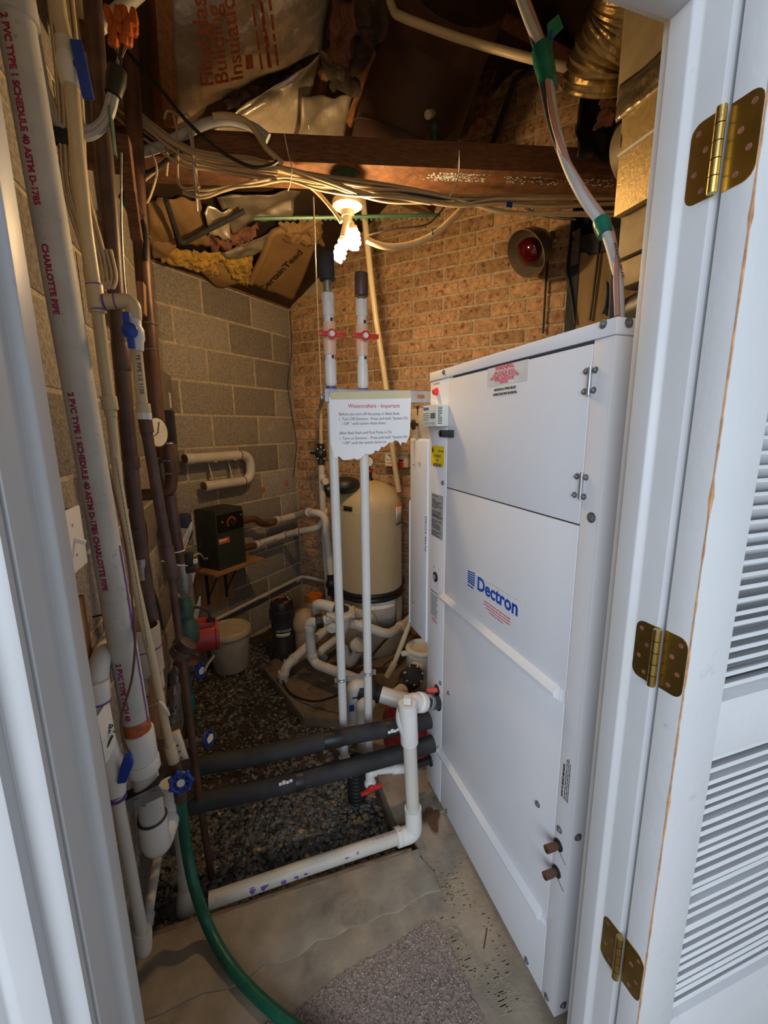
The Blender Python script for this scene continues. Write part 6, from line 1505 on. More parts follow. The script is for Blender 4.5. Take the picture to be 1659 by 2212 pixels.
pipe(bp, [onp(1768), u1 + V((0, 0, -0.004)), V((u2.x, u2.y, u1.z)), u3, u4], 0.0345, 'pvc', 'u_bend', 24, 0.07)
q = MB(); q.torus(onp(1766), ax_d, 0.0335, 0.003, 26, 6); q.build('glue_ring', 'frame_black', bp)
cable('brown_wire', [P1(232, 1000, 0.05), P1(262, 1130, 0.05), P1(278, 1220, 0.03), P1(288, 1330, 0.0), P1(292, 1390, -0.04), P1(284, 1470, -0.05), P1(262, 1550, -0.05), P1(268, 1600, -0.05), P1(284, 1632, -0.05)], 0.0028, 'cable_brown', 'thin brown wire winding down over the large white riser', cat='wire')
# strap bracket
sbk = thing('strap_bracket', 'slotted steel strap bracket across the foot of the riser', 'bracket', P1(305, 1720, -0.05))
a, c = P1(258, 1750, -0.02), P1(350, 1706, -0.05); d = (c - a).normalized(); upv = (Z_ - d * Z_.dot(d)).normalized(); nr = d.cross(upv)
b = MB(); b.box((a + c) / 2, ((c - a).length, 0.032, 0.0025), (d, upv, nr)); b.build('strap', 'galv', sbk)
b = MB(); b.box((a + c) / 2 + upv * 0.0165 + nr * -0.02 * (1 if nr.y < 0 else -1), ((c - a).length, 0.0025, 0.036), (d, upv, nr)); b.build('flange', 'black_matte', sbk)
for t in (0.45, 0.85):
    q = MB(); p = a.lerp(c, t); e = nr if nr.y < 0 else -nr; q.cyl(p, p + e * 0.006, 0.010, seg=12); q.build('bolt', 'steel', sbk)

# ------------------------------------------------------------------ cream supply pipe, tee, blue valve, spigot and hose
P2 = A(1.20)
cs = thing('supply_pipe', 'long thin cream supply pipe running down to the blue spigot', 'pipe', P2(375, 1650))
up = [P2(118, -50), P2(130, 40), P2(150, 130), P2(166, 320), P2(186, 500), P2(207, 640)]
lw = [P2(207, 640), P2(224, 780), P2(240, 900), P2(256, 1050), P2(292, 1260), P2(330, 1430), P2(352, 1540), P2(374, 1640)]
pipe(cs, up, 0.0140, 'cpvc', 'upper_pipe', 18); pipe(cs, lw[:3], 0.0132, 'cpvc', 'middle_pipe', 18); pipe(cs, lw[2:], 0.0108, 'cpvc', 'lower_pipe', 18)
sleeve(cs, P2(203, 612), P2(211, 676), 0.0178, 'cpvc', 'tee'); sleeve(cs, P2(234, 856), P2(239, 886), 0.0175, 'cpvc', 'coupling')
for py in (614, 668): sleeve(cs, P2(203 + (py - 612) * 0.13, py), P2(203.5 + (py - 608) * 0.13, py + 4), 0.0181, 'purple', 'primer_ring')
sleeve(cs, P2(366, 1610), P2(377, 1650), 0.0150, 'cpvc', 'adapter')
sleeve(cs, P2(141, 86), P2(147, 130), 0.0190, 'pvc_old', 'valve_socket'); b = MB(); b.tube([P2(146, 120), P2(148, 140), P2(152, 160), P2(154, 188)], [0.019, 0.024, 0.0225, 0.0185], 18); b.build('valve_body', 'pvc', cs)
b = MB(); b.box(P2(178, 152, -0.02), (0.022, 0.012, 0.10), (V((1, 0, 0.1)), Y_, V((-0.1, 0, 1)))); b.cyl(P2(155, 145), P2(176, 140, -0.02), 0.010, seg=12); b.build('blue_lever', 'blue_plastic', cs, bev=0.004)
scribble([(0, 0.5)], P2(250, 990, -0.012), P2(292, 1260) - P2(256, 1050), V((1, 0, 0.2)), 'ink_grey', cs, 0.01, 0.0028)
br = thing('branch_pipe', 'cream branch pipe with blue-handled ball valve below the tee', 'pipe', P2(312, 915))
pipe(br, [P2(210, 652), P2(288, 650), P2(290, 690)], 0.0165, 'cpvc', 'elbow', 18, 0.05)
sleeve(br, P2(222, 652), P2(228, 652), 0.0172, 'purple', 'primer_ring'); sleeve(br, P2(247, 651), P2(251, 651), 0.0172, 'purple', 'primer_ring')
b = MB(); b.tube([P2(288, 680), P2(289, 702), P2(290, 712), P2(292, 732), P2(293, 740), P2(294, 757)], [0.0165, 0.0165, 0.021, 0.021, 0.0175, 0.0165], 18); b.build('valve_body', 'pvc', br)
b = MB(); h = P2(280, 714, -0.035); b.cyl(P2(291, 718), h, 0.012, seg=14); b.ell(h, 0.018, 0.010, 0.018, 16, 8); b.box(P2(274, 694, -0.03), (0.016, 0.010, 0.04)); b.box(P2(283, 736, -0.035), (0.015, 0.010, 0.034)); b.build('blue_handle', 'blue_plastic', br, bev=0.002)
pipe(br, [P2(294, 755), P2(308, 876)], 0.0125, 'cpvc', 'printed_pipe', 18)
text('TE PIPE 1/2 1120', 0.013, P2(293, 765, -0.0127), P2(308, 876) - P2(294, 755), V((1, 0, 0.12)), 'ink_black', br)
sleeve(br, P2(308, 872), P2(311, 892), 0.0168, 'cpvc', 'adapter'); sleeve(br, P2(311, 891), P2(312, 906), 0.0175, 'pvc', 'hex_nut', 8)
sg = thing('spigot', 'brass garden spigot with blue hand wheel', 'spigot', P2(385, 1720))
b = MB(); b.cyl(P2(376, 1645), P2(382, 1672), 0.0165, seg=16); b.tube(fil([P2(380, 1660), P2(386, 1690), P2(390, 1712)], 0.02), 0.0155, 16); b.build('body', 'copper_warm', sg)
wc_ = P2(391, 1690, -0.045); wn = V((0.05, -1, 0.25)).normalized(); e1, e2 = _frame(wn)
b = MB(); b.torus(wc_, wn, 0.025, 0.0055, 28, 8)
for k in range(7):
    a_ = k * 2 * math.pi / 7; b.cyl(wc_ + (e1 * math.cos(a_) + e2 * math.sin(a_)) * 0.010, wc_ + (e1 * math.cos(a_) + e2 * math.sin(a_)) * 0.027, 0.0042, seg=8); b.ell(wc_ + (e1 * math.cos(a_) + e2 * math.sin(a_)) * 0.0285, 0.007, 0.007, 0.007, 10, 6)
b.cyl(wc_ - wn * 0.004, wc_ + wn * 0.003, 0.012, seg=18); b.build('hand_wheel', 'blue_plastic', sg)
b = MB(); b.cyl(wc_ + wn * 0.003, wc_ + wn * 0.005, 0.0105, seg=18); b.cyl(wc_ - wn * 0.004, P2(388, 1690), 0.005, seg=10); b.build('wheel_disc', 'label_white', sg)
hz = thing('garden_hose', 'green garden hose curling from the spigot to the carpet', 'hose', atz(560, 2150, 0.0))
gp_ = [P2(390, 1712), P2(394, 1760), P2(404, 1840, 0.0), P2(420, 1915, -0.04), atz(447, 1995, 0.055), atz(490, 2075, 0.022), atz(552, 2148, 0.017), atz(640, 2222, 0.017), atz(760, 2300, 0.017), atz(900, 2380, 0.017)]
b = MB(); b.tube(spl(gp_, 10), 0.0158, 20); b.build('hose', 'green_hose', hz)
sleeve(hz, P2(389, 1706), P2(391, 1728), 0.018, 'copper_warm', 'coupling')
# floor pipe next to hose
fp = thing('floor_pipe', 'white pvc pipe with bell foot behind the green hose', 'pipe', aty(404, 1960, 1.275))
P3 = A(1.275)
pipe(fp, [P3(376, 1700), P3(388, 1790), P3(399, 1888)], 0.0185, 'pvc_old', 'pipe', 18); sleeve(fp, P3(398, 1880), P3(402, 1925), 0.0225, 'pvc_old', 'socket'); b = MB(); b.tube([P3(401, 1915), P3(405, 1945), P3(407, 1972)], [0.023, 0.034, 0.036], 20); b.build('bell', 'pvc_old', fp)

# ------------------------------------------------------------------ low white pipe with slide tag next to the jamb
P4 = A(1.04)
wv = thing('winter_pipe', 'white pipe with blue lever valve and slide tag by jamb', 'pipe', P4(312, 2060))
pipe(wv, [V((-0.37, 1.45, P4(205, 1440).z + 0.01)), P4(207, 1440, 0.0) + V((0, 0.02, 0.0)), P4(212, 1505)], 0.0215, 'pvc', 'elbow', 22, 0.05)
sleeve(wv, P4(209, 1470), P4(214, 1512), 0.0245, 'pvc', 'socket'); sleeve(wv, P4(214, 1511), P4(214.6, 1516), 0.0247, 'purple', 'primer_ring')
pipe(wv, [P4(213, 1500), P4(236, 1640)], 0.0185, 'pvc', 'upper_pipe', 20)
b = MB(); b.tube([P4(230, 1605), P4(236, 1630), P4(243, 1660), P4(249, 1690), P4(252, 1715)], [0.0215, 0.0225, 0.028, 0.0235, 0.0205], 22); b.build('valve_body', 'pvc', wv)
b = MB(); b.cyl(P4(244, 1662), P4(258, 1660, -0.01), 0.014, seg=14); b.build('valve_stem', 'pvc', wv)
b = MB(); b.prism([P4(266, 1637, -0.03), P4(281, 1633, -0.03), P4(287, 1654, -0.03), P4(272, 1692, -0.03), P4(252, 1695, -0.03), P4(258, 1662, -0.03)], (0, 0.016, 0)); b.build('blue_lever', 'blue_plastic', wv, bev=0.003)
for py in (1712, 1722): sleeve(wv, P4(251 + (py - 1712) * 0.2, py), P4(251.5 + (py - 1712) * 0.2, py + 3), 0.0212, 'purple', 'primer_ring')
pipe(wv, [P4(252, 1712), P4(262, 1770), P4(311, 2036), P4(314, 2058), V((-0.352, 1.10, P4(313, 2062).z)), V((-0.36, 1.60, P4(313, 2062).z + 0.01))], 0.0138, 'pvc_old', 'lower_pipe', 20, 0.03)
pipe(wv, [P4(307, 2010), P4(312, 2062), V((-0.352, 1.10, P4(313, 2062).z))], 0.0185, 'pvc_old', 'foot_elbow', 20, 0.035)
sleeve(wv, V((-0.353, 1.115, P4(313, 2062).z)), V((-0.353, 1.145, P4(313, 2062).z)), 0.0188, 'cable_grey', 'grey_clip')
b = MB(); b.prism([P4(209, 1549, -0.04), P4(232, 1512, -0.01), P4(248, 1604, -0.01), P4(228, 1650, -0.04)], (0.003, 0.004, 0)); tgp = b.build('slide_tag', 'plate_ivory', wv, bev=0.001)
a = P4(225, 1607, -0.030); c = P4(240, 1575, -0.016); text('Slide', 0.023, a + V((0.0002, -0.003, 0)), c - a, P4(214, 1590, -0.03) - a, 'ink_black', tgp, bold=0.0004)
a = P4(231, 1613, -0.028); c = P4(246, 1581, -0.014); scribble([(0, 0.035)], a + V((0.0004, -0.003, 0)), c - a, P4(214, 1600, -0.03) - a, 'ink_black', tgp, 0.01, 0.008)
b = MB(); b.torus(P4(222, 1432, 0.05), V((-0.2, 1, 0.3)), 0.026, 0.006, 18, 8, 0.3, 5.0); b.build('pipe_clip', 'cable_grey', wv)
b = MB(); b.bb((-0.404, 1.02, 0.93), (-0.385, 1.135, 1.12)); tag(b.build('mounting_board', 'wood_plank', bev=0.003), 'short upright wooden board screwed to the wall below the switch', 'board')
b = MB(); b.bar(atx(200, 1333, -0.40), atx(228, 1326, -0.37), 0.004, 0.004); tag(b.build('wall_nail', 'black'), 'dark nail sticking out of the left block wall', 'nail')
# light switch
sx_ = -0.332
sw = thing('light_switch', 'ivory toggle switch plate on a dark surface box', 'switch', (-0.36, 0.97, 1.225))
ya_, yb_ = atx(131, 1165, sx_).y, atx(176, 1140, sx_).y; zs0, zs1 = 1.228, 1.352
b = MB(); b.bb((-0.405, ya_ - 0.002, zs0 + 0.006), (sx_ - 0.002, yb_ - 0.012, zs1 - 0.004)); b.build('box', 'black_matte', sw)
b = MB(); b.bb((sx_ - 0.003, ya_, zs0), (sx_ + 0.003, yb_, zs1)); b.build('plate', 'plate_ivory', sw, bev=0.003)
ym = (ya_ + yb_) / 2; zm = (zs0 + zs1) / 2
b = MB(); b.box((sx_ + 0.012, ym, zm - 0.003), (0.020, 0.008, 0.009), (V((0.9, 0, -0.4)), Y_, V((0.4, 0, 0.9)))); b.build('toggle', 'label_white', sw, bev=0.0015)
for dz in (0.03, -0.03):
    q = MB(); q.cyl((sx_ + 0.003, ym, zm + dz), (sx_ + 0.0042, ym, zm + dz), 0.003, seg=10); q.build('screw', 'label_grey', sw)

# ------------------------------------------------------------------ brown copper risers
P5 = A(1.46)
c1 = thing('copper_riser', 'thick dull brown copper riser behind the cream supply pipe', 'pipe', P5(345, 1430))
C1 = [P5(196, -50), P5(204, 60), P5(218, 260), P5(236, 450), P5(252, 660), P5(269, 860), P5(286, 1040), P5(300, 1160), P5(322, 1310), P5(345, 1430)]
pipe(c1, C1, 0.0215, 'copper', 'pipe', 22)
for y0, y1 in ((740, 800), (985, 1010), (1205, 1250)):
    f_ = lambda y: P5(196 + (y + 50) * (345 - 196) / 1480.0, y); sleeve(c1, P5(*[(259 + (y0 - 740) * 0.098), y0]), P5(*[(259 + (y1 - 740) * 0.098), y1]), 0.0232, 'solder' if y0 > 1100 else 'copper', 'fitting')
q = MB(); q.torus(P5(293, 1140), Z_, 0.0222, 0.0022, 20, 6); q.build('black_tie', 'black', c1)
P6 = A(1.82)
c2 = thing('copper_riser', 'tall warm brown copper riser next to the kraft paper', 'pipe', P6(378, 1060))
C2 = [P6(268, -50), P6(276, 60), P6(288, 250), P6(298, 430), P6(311, 610), P6(327, 770), P6(336, 870), P6(350, 1000)]
pipe(c2, C2, 0.0262, 'copper_warm', 'pipe', 22)
for y0 in (512, 700, 756): q = MB(); w = 288 + (y0 - 250) * 0.0755; q.torus(P6(w, y0), Z_, 0.0264, 0.002, 22, 6); q.build('seam', 'solder', c2)
P7 = A(1.36)
c3 = thing('copper_line', 'slim purple-brown copper pipe running down into the gravel', 'pipe', P7(457, 1897))
C3 = [P7(313, 908), P7(326, 985), P7(345, 1095), P7(366, 1210), P7(386, 1370), P7(404, 1510), P7(430, 1720), P7(458, 1902)]
pipe(c3, C3[:4], 0.0148, 'copper', 'upper_pipe', 18); pipe(c3, C3[3:], 0.0112, 'copper_warm', 'lower_pipe', 18)
sleeve(c3, P7(360, 1180), P7(372, 1250), 0.0185, 'copper', 'coupling'); sleeve(c3, P7(313, 905), P7(318, 935), 0.0178, 'copper', 'collar')
b = MB(); b.lathe(P7(393, 1404), (P7(404, 1392) - P7(385, 1415)), [(0, -0.03), (0.02, -0.03), (0.032, -0.02), (0.032, 0.0), (0.025, 0.004), (0.03, 0.012), (0.03, 0.03), (0.02, 0.034), (0, 0.034)], 20); b.build('union', 'copper', c3)
c4 = thing('copper_elbows', 'short copper elbow pipes beside the round gauge', 'pipe', aty(372, 1060, 1.72)); P8 = A(1.72)
pipe(c4, [P8(300, 1070), P8(345, 1066), P8(366, 1062), P8(372, 1035), P8(361, 955)], 0.021, 'copper_warm', 'elbow', 18, 0.05); pipe(c4, [P8(334, 985), P8(344, 1050)], 0.0145, 'copper', 'thin_pipe', 14)
for px, py in ((361, 958), (364, 995), (368, 1022), (335, 990), (338, 1012)): q = MB(); q.torus(P8(px, py), Z_, 0.0185 if px > 350 else 0.0155, 0.004, 18, 6); q.build('solder_ring', 'solder', c4)
c5 = thing('copper_return', 'copper return pipe feeding the red circulator pump', 'pipe', P8(398, 1260)); pipe(c5, [P8(366, 1070), P8(380, 1165), P8(396, 1250)], 0.022, 'copper', 'pipe', 20)
b = MB(); b.tube([P8(390, 1215), P8(392, 1232), P8(393, 1234), P8(398, 1270), P8(401, 1285)], [0.027, 0.027, 0.033, 0.030, 0.018], 18); b.build('reducer', 'solder', c5)
ztie([P8(351, 1212, -0.38), P8(380, 1220, -0.25), P8(402, 1222, -0.12), P8(420, 1218, -0.10)], 'white cable tie round the slim copper pipe and black plug', 0.004)
b = MB(); b.torus(P8(384.5, 1190), P8(396, 1250) - P8(380, 1165), 0.0222, 0.0028, 20, 6); tag(b.build('cable_tie', 'zip_tie'), 'white cable tie round the copper return pipe', 'cable tie')
bkp = thing('black_transformer', 'small black plug tied to the copper pipe', 'plug', aty(410, 1240, 1.62)); b = MB(); b.box(aty(409, 1207, 1.62), (0.028, 0.03, 0.045)); b.box(aty(412, 1228, 1.62), (0.032, 0.03, 0.028)); b.build('body', 'black', bkp, bev=0.004)
b = MB(); b.box(aty(422, 1212, 1.60), (0.014, 0.014, 0.014)); b.build('white_tip', 'label_white', bkp, bev=0.003)
# circulator pump
P9 = A(1.80)
cpm = thing('circulator_pump', 'red circulator pump motor with green metal body', 'pump', P9(430, 1420))
m0, m1 = P9(403, 1382, 0.0), P9(468, 1370, 0.02); md = (m1 - m0).normalized()
b = MB(); b.lathe(m0, md, [(0, 0), (0.058, 0), (0.060, 0.004), (0.060, (m1 - m0).length - 0.01), (0.064, (m1 - m0).length - 0.008), (0.064, (m1 - m0).length + 0.004), (0.05, (m1 - m0).length + 0.006), (0, (m1 - m0).length + 0.006)], 32); b.build('motor', 'red_paint', cpm)
b = MB(); b.box((m0 + m1) / 2 + Z_ * 0.062, (0.105, 0.07, 0.02), (md, Y_, md.cross(Y_).normalized())); b.build('wiring_cover', 'red_paint', cpm, bev=0.003)
b = MB(); b.cyl(P9(455, 1344), P9(455, 1336), 0.018, seg=14); b.build('cable_gland', 'black', cpm)
b = MB(); b.lathe(P9(398, 1300, -0.04), -Z_, [(0, -0.02), (0.022, -0.02), (0.026, 0.0), (0.034, 0.05), (0.030, 0.06), (0.03, 0.08), (0.045, 0.10), (0.045, 0.16), (0.028, 0.19), (0.025, 0.22), (0, 0.22)], 24); b.build('volute', 'green_metal', cpm)
b = MB(); b.cyl(P9(393, 1392, -0.09), P9(405, 1380, -0.02), 0.036, seg=22); b.build('flange', 'copper', cpm)
cable('motor_cord', [P9(455, 1337), P9(450, 1322), P9(438, 1314), P9(420, 1312), P9(395, 1318, 0.05)], 0.006, 'frame_black', 'grey cord arching from the red pump motor', cat='cord')
pipe(cpm, [P9(396, 1420, -0.05), P9(404, 1495, -0.04), P9(412, 1580, -0.02)], 0.021, 'green_metal', 'green_pipe'); sleeve(cpm, P9(405, 1500, -0.04), P9(408, 1530, -0.035), 0.0245, 'teal', 'teal_coupling'); pipe(cpm, [P9(412, 1575, -0.02), P9(414, 1650, -0.02)], 0.024, 'copper_warm', 'lower_pipe')
b = MB(); b.ell(P9(402, 1430, -0.03), 0.05, 0.035, 0.03, 14, 10); b.build('cast_elbow', 'rust', cpm)
# blue wheel valves
for (px, py, y, lb, tgm) in ((432, 1450, 1.78, 'upper blue wheel valve with torn white tag', 0.9), (450, 1596, 1.58, 'lower blue wheel valve with white tag over the gravel', 1.0)):
    bvl = thing('wheel_valve', lb, 'valve', aty(px, py + 15, y)); cpt = aty(px, py, y); wn2 = V((1, -0.45, 0.35)).normalized(); e1, e2 = _frame(wn2)
    b = MB(); b.torus(cpt, wn2, 0.027, 0.006, 24, 8)
    for k in range(5):
        a_ = k * 1.2566; b.cyl(cpt, cpt + (e1 * math.cos(a_) + e2 * math.sin(a_)) * 0.027, 0.0045, seg=8)
    b.build('hand_wheel', 'blue_plastic', bvl)
    b = MB(); b.cyl(cpt - wn2 * 0.07, cpt, 0.009, seg=10); b.cyl(cpt - wn2 * 0.10, cpt - wn2 * 0.05, 0.017, seg=14); b.build('stem', 'galv' if py > 1500 else 'bag_green', bvl)
    b = MB(); q0 = cpt + wn2 * 0.008; b.prism([q0 + e1 * 0.020 + e2 * 0.004, q0 + e1 * 0.008 + e2 * 0.014, q0 - e1 * 0.018 + e2 * 0.010, q0 - e1 * 0.022 - e2 * 0.006, q0 - e1 * 0.004 - e2 * 0.012, q0 + e1 * 0.014 - e2 * 0.010], wn2 * 0.002); b.build('tag', 'paper', bvl)
cable('cord', [aty(463, 1415, 1.82), aty(448, 1436, 1.80), aty(441, 1452, 1.78)], 0.006, 'cable_cream', 'cream cord end hanging beside the upper blue wheel', cat='cord')

# ------------------------------------------------------------------ clutter between the risers
cu = thing('pvc_stub', 'wide open white pvc stub marked with purple behind riser', 'pipe', aty(318, 1545, 1.42)); PA = A(1.42)
a, c = PA(306, 1352), PA(318, 1448); dd = (c - a).normalized()
b = MB(); b.lathe(a, dd, [(0.046, 0.03), (0.046, 0.0), (0.050, 0.0), (0.050, (c - a).length), (0.046, (c - a).length)], 30); b.build('sleeve', 'pvc_old', cu)
b = MB(); b.lathe(a, dd, [(0.045, 0.0), (0.045, 0.05), (0, 0.05)], 30); b.build('bore', 'cpvc', cu)
sleeve(cu, c, PA(324, 1490), 0.044, 'pvc_old', 'step'); sleeve(cu, PA(324, 1488), PA(332, 1560), 0.040, 'pvc_old', 'lower_step'); sleeve(cu, PA(324, 1486), PA(324.5, 1490), 0.0455, 'maroon', 'primer_ring'); sleeve(cu, PA(312, 1396), PA(312.5, 1399), 0.0505, 'purple', 'primer_line')
b = MB(); b.bar(PA(312, 1372, -0.052), PA(314, 1392, -0.052), 0.003, 0.001); b.bar(PA(322, 1466, -0.047), PA(323, 1478, -0.047), 0.006, 0.001); b.build('ink_mark', 'purple', cu)
ws = thing('wood_shims', 'splintered wood shims tied behind the cream supply pipe', 'wood', aty(345, 1600, 1.30)); PB = A(1.30)
for k, (x0, y0, x1, y1, w) in enumerate(((334, 1460, 332, 1590, 0.03), (347, 1515, 350, 1595, 0.026), (358, 1530, 352, 1585, 0.018))):
    b = MB(); b.bar(PB(x0, y0, 0.012 * k), PB(x1, y1, 0.012 * k), w, 0.010, hint=Y_); b.build('shim', 'wood_plank', ws, bev=0.001)
ztie([PB(318, 1528, -0.02), PB(334, 1522, -0.09), PB(346, 1516, -0.13), PB(360, 1532, -0.13), PB(366, 1545, -0.10)], 'white cable tie round the wood shims and cream pipe', 0.0035)
b = MB(); b.box(aty(342, 1615, 1.36), (0.045, 0.03, 0.09)); tag(b.build('dark_block', 'wood_dark', bev=0.003), 'dark wooden block below the shims', 'block')
bg = MB(); rg = random.Random(12)
bg.grid(lambda u, v: aty(358 + 26 * u + 6 * v, 1445 + 118 * v + 6 * math.sin(6 * u), 1.60 + 0.03 * math.sin(5 * u + 3 * v) + 0.01 * rg.uniform(-1, 1)), 10, 18)
tag(bg.build('plastic_bag', 'bag_grey', thick=0.003), 'grey plastic bag hanging between the copper pipes', 'bag')
ps = thing('power_strip', 'white power strip leaning beside the slim copper pipe', 'power strip', aty(395, 1660, 1.50)); a, c = aty(376, 1582, 1.50), aty(404, 1668, 1.46)
b = MB(); b.bar(a, c, 0.044, 0.032); b.build('case', 'label_white', ps, bev=0.006)
for t in (0.25, 0.4, 0.55): b = MB(); b.bar(a.lerp(c, t) + V((0.004, -0.019, 0.006)), a.lerp(c, t + 0.04) + V((0.004, -0.019, 0.006)), 0.012, 0.006); b.build('socket_slot', 'ink_grey', ps)
# blue case and white bins on the wall
PC = A(2.02); PC2 = A(2.16)
bx_ = thing('blue_case', 'dark blue plastic case resting on the white wall bin', 'case', PC2(390, 1165)); b = MB(); b.box(PC2(388, 1138), (0.10, 0.11, 0.115)); b.build('case', 'dark_blue', bx_, bev=0.014)
def bin_(pa, pb, lb, hh):
    t = thing('wall_bin', lb, 'bin', PC(pa[0], pa[1] + hh)); 
    b = MB(); b.prism([PC(*pa), PC(*pb), PC(pb[0], pb[1] + hh * 0.6), PC(pa[0] + 2, pa[1] + hh)], (0.004, 0.006, 0)); b.build('front_panel', 'plate_ivory', t)
    b = MB(); b.prism([PC(pa[0], pa[1] + 4), PC(pa[0], pa[1] + hh), PC(pa[0] - 32, pa[1] + hh - 2), PC(pa[0] - 32, pa[1] + 2)], (0, 0.006, 0)); b.build('side_panel', 'plate_ivory', t)
    b = MB(); b.prism([PC(pa[0], pa[1] + hh), PC(pb[0], pb[1] + hh * 0.6), PC(pb[0] - 22, pb[1] + hh * 0.55, 0.05), PC(pa[0] - 32, pa[1] + hh - 2, 0.05)], (0, 0, 0.004)); b.build('base', 'plate_ivory', t); return t
bin_((390, 1172), (413, 1127), 'upper white plastic bin under the blue case', 28)
bin_((402, 1262), (420, 1215), 'middle white plastic bin below the black plug', 40)
bin_((412, 1345), (431, 1288), 'lower white plastic bin beside the green pump body', 34)
b = MB(); b.bar(PC(386, 1192, 0.03), PC(386, 1180, 0.03), 0.04, 0.02); tag(b.build('yellow_box', 'label_yellow', bev=0.003), 'small yellow carton inside the upper white bin', 'box')
# electrical panel, meter box and gauge
ep = thing('electrical_panel', 'grey electrical panel on the left block wall near the corner', 'panel', (-0.38, 2.55, 1.26))
b = MB(); b.bb((-0.405, 2.36, 1.26), (-0.365, 2.76, 1.80)); b.build('cover', 'panel_grey', ep, bev=0.004)
b = MB(); b.bb((-0.366, 2.44, 1.32), (-0.362, 2.70, 1.74)); dpn = b.build('panel_door', 'panel_grey', ep, bev=0.002)
b = MB(); b.bb((-0.3625, 2.60, 1.62), (-0.3612, 2.66, 1.70)); b.build('door_label', 'label_white', dpn)
mb = thing('meter_box', 'small black box beside the round gauge', 'box', aty(358, 962, 2.1)); b = MB(); p0, p1 = aty(347, 960, 2.1), aty(372, 886, 2.1); b.bb((p0.x, 2.08, p0.z), (p1.x, 2.16, p1.z)); b.build('case', 'black', mb, bev=0.003); b = MB(); b.bb((-0.406, 2.10, p0.z + 0.05), (p0.x, 2.14, p0.z + 0.09)); b.build('wall_mount', 'black_matte', mb)
gg = thing('round_gauge', 'round white dial gauge on the copper pipes', 'gauge', aty(340, 965, 1.66)); gcn = aty(340, 934, 1.66); gdn = V((0.86, -0.5, 0)).normalized()
b = MB(); b.cyl(gcn - gdn * 0.02, gcn, 0.054, seg=32); b.build('case', 'bronze_dark', gg); b = MB(); b.cyl(gcn, gcn + gdn * 0.0015, 0.048, seg=32); b.build('dial', 'dial', gg)
b = MB(); b.bar(gcn + gdn * 0.003, gcn + gdn * 0.003 + V((0.006, 0.01, 0.035)), 0.004, 0.001); b.bar(gcn + gdn * 0.003, gcn + gdn * 0.003 + V((-0.01, -0.016, -0.012)), 0.006, 0.001); b.build('needle', 'ink_black', gg)

# ------------------------------------------------------------------ cables and fittings high on the left wall
PD = A(1.40)
rg = random.Random(33)
for k in range(6):
    x0 = 120 + 10 * k; xb = 190 + 9 * k
    cable('wall_cable', [PD(x0 - 18, -40), PD(x0 + 6, 200), PD(x0 + 18, 400), PD(xb - 12, 540), PD(xb - 4, 600), PD(xb + 8, 622), PD(xb + 16, 596), PD(xb + 4, 540)], 0.0075, 'cable_cream', 'cream cable hanging in a long loop on the left wall', 'cream cable loops on the left wall', 0.6)
cable('wall_cable', [PD(60, -30), PD(85, 120), PD(110, 240), PD(150, 290), PD(200, 292), PD(235, 255), PD(248, 210)], 0.010, 'cable_grey', 'outer grey cable of the loop under the black tape')
cable('wall_cable', [PD(150, 262), PD(190, 280), PD(222, 258), PD(240, 205)], 0.009, 'cable_grey', 'inner grey cable of the loop under the black tape')
cable('wall_cable', [PD(80, 215), PD(110, 260), PD(140, 282), PD(165, 272)], 0.005, 'cable_cream', 'thin pale wire crossing behind the cream pipe')
cable('wall_cable', [PD(60, 60), PD(95, 170), PD(122, 245), PD(128, 300)], 0.006, 'cable_cream', 'thin cream cable dropping beside the large white riser')
cable('wall_cable', [PD(128, 300), PD(132, 360), PD(124, 430), PD(130, 480)], 0.0055, 'cable_brown', 'brown cable hanging behind the cream supply pipe')
wn_ = thing('wire_connectors', 'cluster of orange twist-on wire connectors with black tape', 'wire connectors', PD(260, 190))
rg = random.Random(7)
for k in range(14):
    px = 244 + (k % 5) * 11 + rg.uniform(-3, 3); py = 40 + (k // 5) * 22 + rg.uniform(-4, 4); a = PD(px, py + 14, -0.02 + rg.uniform(0, 0.03)); d = V((rg.uniform(-0.35, 0.45), -0.1, 1)).normalized()
    b = MB(); b.lathe(a, d, [(0, 0), (0.011, 0), (0.0125, 0.008), (0.009, 0.024), (0.006, 0.034), (0, 0.035)], 8); b.build('wire_connector', 'wirenut', wn_)
    b = MB(); b.tube(spl([a, PD(255 + rg.uniform(-4, 8), 130, 0.0), PD(250 + rg.uniform(-3, 3), 165, 0.0)], 4), 0.0022, 6); b.build('lead', rg.choice(('cable_cream', 'paper', 'copper_warm', 'ink_black')), wn_)
b = MB(); b.tube([PD(254, 150), PD(250, 175), PD(244, 205)], [0.021, 0.023, 0.019], 14); b.build('black_tape', 'black', wn_)
cable('tape_tail', [PD(238, 235), PD(243, 280), PD(250, 340)], 0.014, 'green_metal', 'dull blue-green tape strip hanging from the cable loop', sq=0.3, cat='tape')
cable('conduit', [PD(165, 95, 0.15), PD(230, 45, 0.15), PD(310, -25, 0.15)], 0.0175, 'pvc_old', 'white pipe slanting behind the orange wire connectors', seg=16, cat='pipe')
cable('conduit', [PD(160, -30, 0.2), PD(175, 40, 0.2), PD(190, 110, 0.2)], 0.017, 'cpvc', 'short cream pipe end at the top left', seg=16, cat='pipe')
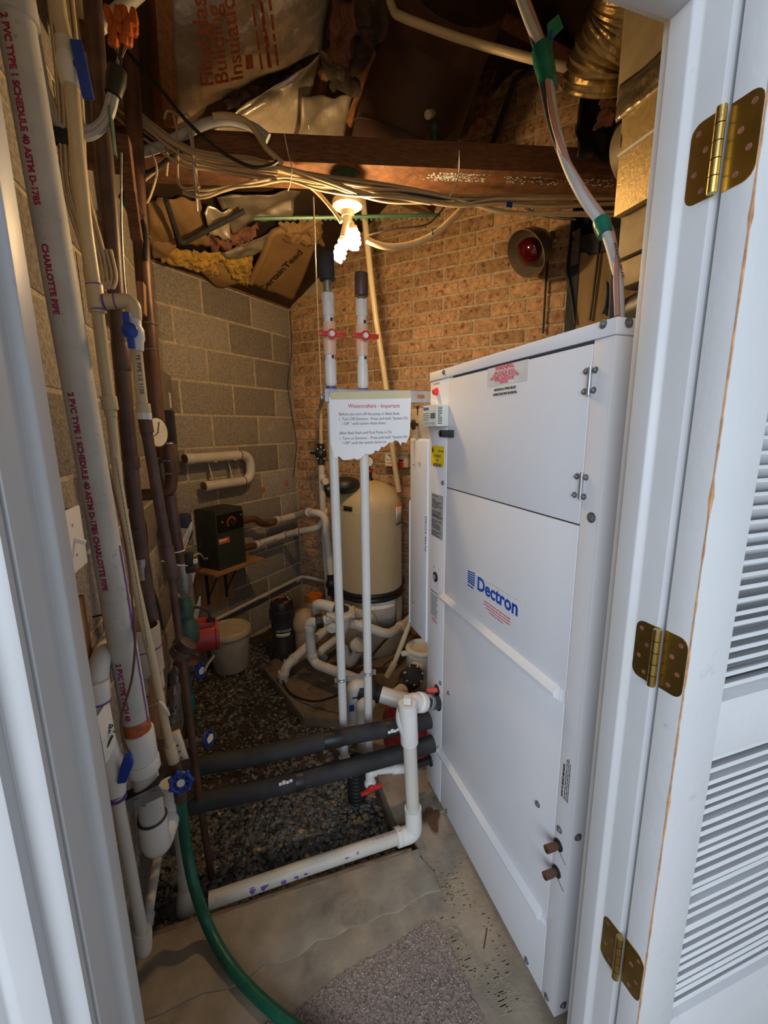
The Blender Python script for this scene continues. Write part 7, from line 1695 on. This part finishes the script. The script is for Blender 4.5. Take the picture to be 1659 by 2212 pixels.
b = MB(); b.box(PD(128, 295, 0.0), (0.09, 0.02, 0.035)); tag(b.build('cable_strap', 'black_matte', bev=0.004), 'dark strap holding the cables behind the cream pipe', 'strap')
b = MB(); b.bar(PD(186, 60, 0.12), PD(196, 130, 0.12), 0.05, 0.02); tag(b.build('blocking', 'wood_dark'), 'dark wooden blocking behind the blue valve lever', 'wood')
b = MB(); hb = aty(274, 350, 1.62); b.bb((-0.406, 1.605, hb.z - 0.03), (hb.x, 1.635, hb.z + 0.03)); b.bar(aty(268, 300, 1.62), aty(282, 420, 1.62), 0.045, 0.03); b.bar(aty(282, 420, 1.62), aty(296, 520, 1.62), 0.03, 0.03); tag(b.build('hanger_board', 'wood_dark'), 'dark wood hanger board between the two copper risers', 'wood')
cable('solder_joint', [aty(268, 420, 1.66), aty(285, 445, 1.66), aty(300, 470, 1.66)], 0.02, 'copper_warm', 'short copper cross pipe between the two risers', seg=14, cat='pipe')
b = MB(); b.cyl(aty(278, 433, 1.66), aty(286, 447, 1.66), 0.0225, seg=14); tag(b.build('tape_band', 'teal'), 'blue-green tape band on the copper cross pipe', 'tape')
cable('thin_wire', [aty(262, 330, 1.5), aty(262, 480, 1.5), aty(268, 600, 1.5), aty(278, 690, 1.5)], 0.003, 'solder', 'thin wire hanging between the copper risers', cat='wire')
cable('black_hose', [aty(314, 562, 1.79), aty(314, 505, 1.785), aty(304, 468, 1.79)], 0.008, 'black', 'short black tube curling around the warm brown riser', cat='tube')
b = MB(); b.bar(aty(305, 612, 1.75), aty(308, 680, 1.75), 0.045, 0.02); b.bar(aty(285, 660, 1.7), aty(283, 780, 1.7), 0.03, 0.02); tag(b.build('wall_batten', 'wood_plank'), 'wooden batten behind the blue-handled ball valve', 'wood')
cable('thin_wire', [aty(262, 1100, 1.5), aty(310, 1120, 1.6), aty(322, 1240, 1.62), aty(340, 1300, 1.6), aty(352, 1360, 1.58)], 0.0045, 'black', 'black wire looping between the copper pipes', cat='wire')
cable('thin_wire', [aty(276, 1100, 1.35), aty(268, 1180, 1.35), aty(262, 1240, 1.35)], 0.003, 'cable_cream', 'thin pale wire beside the large riser', cat='wire')
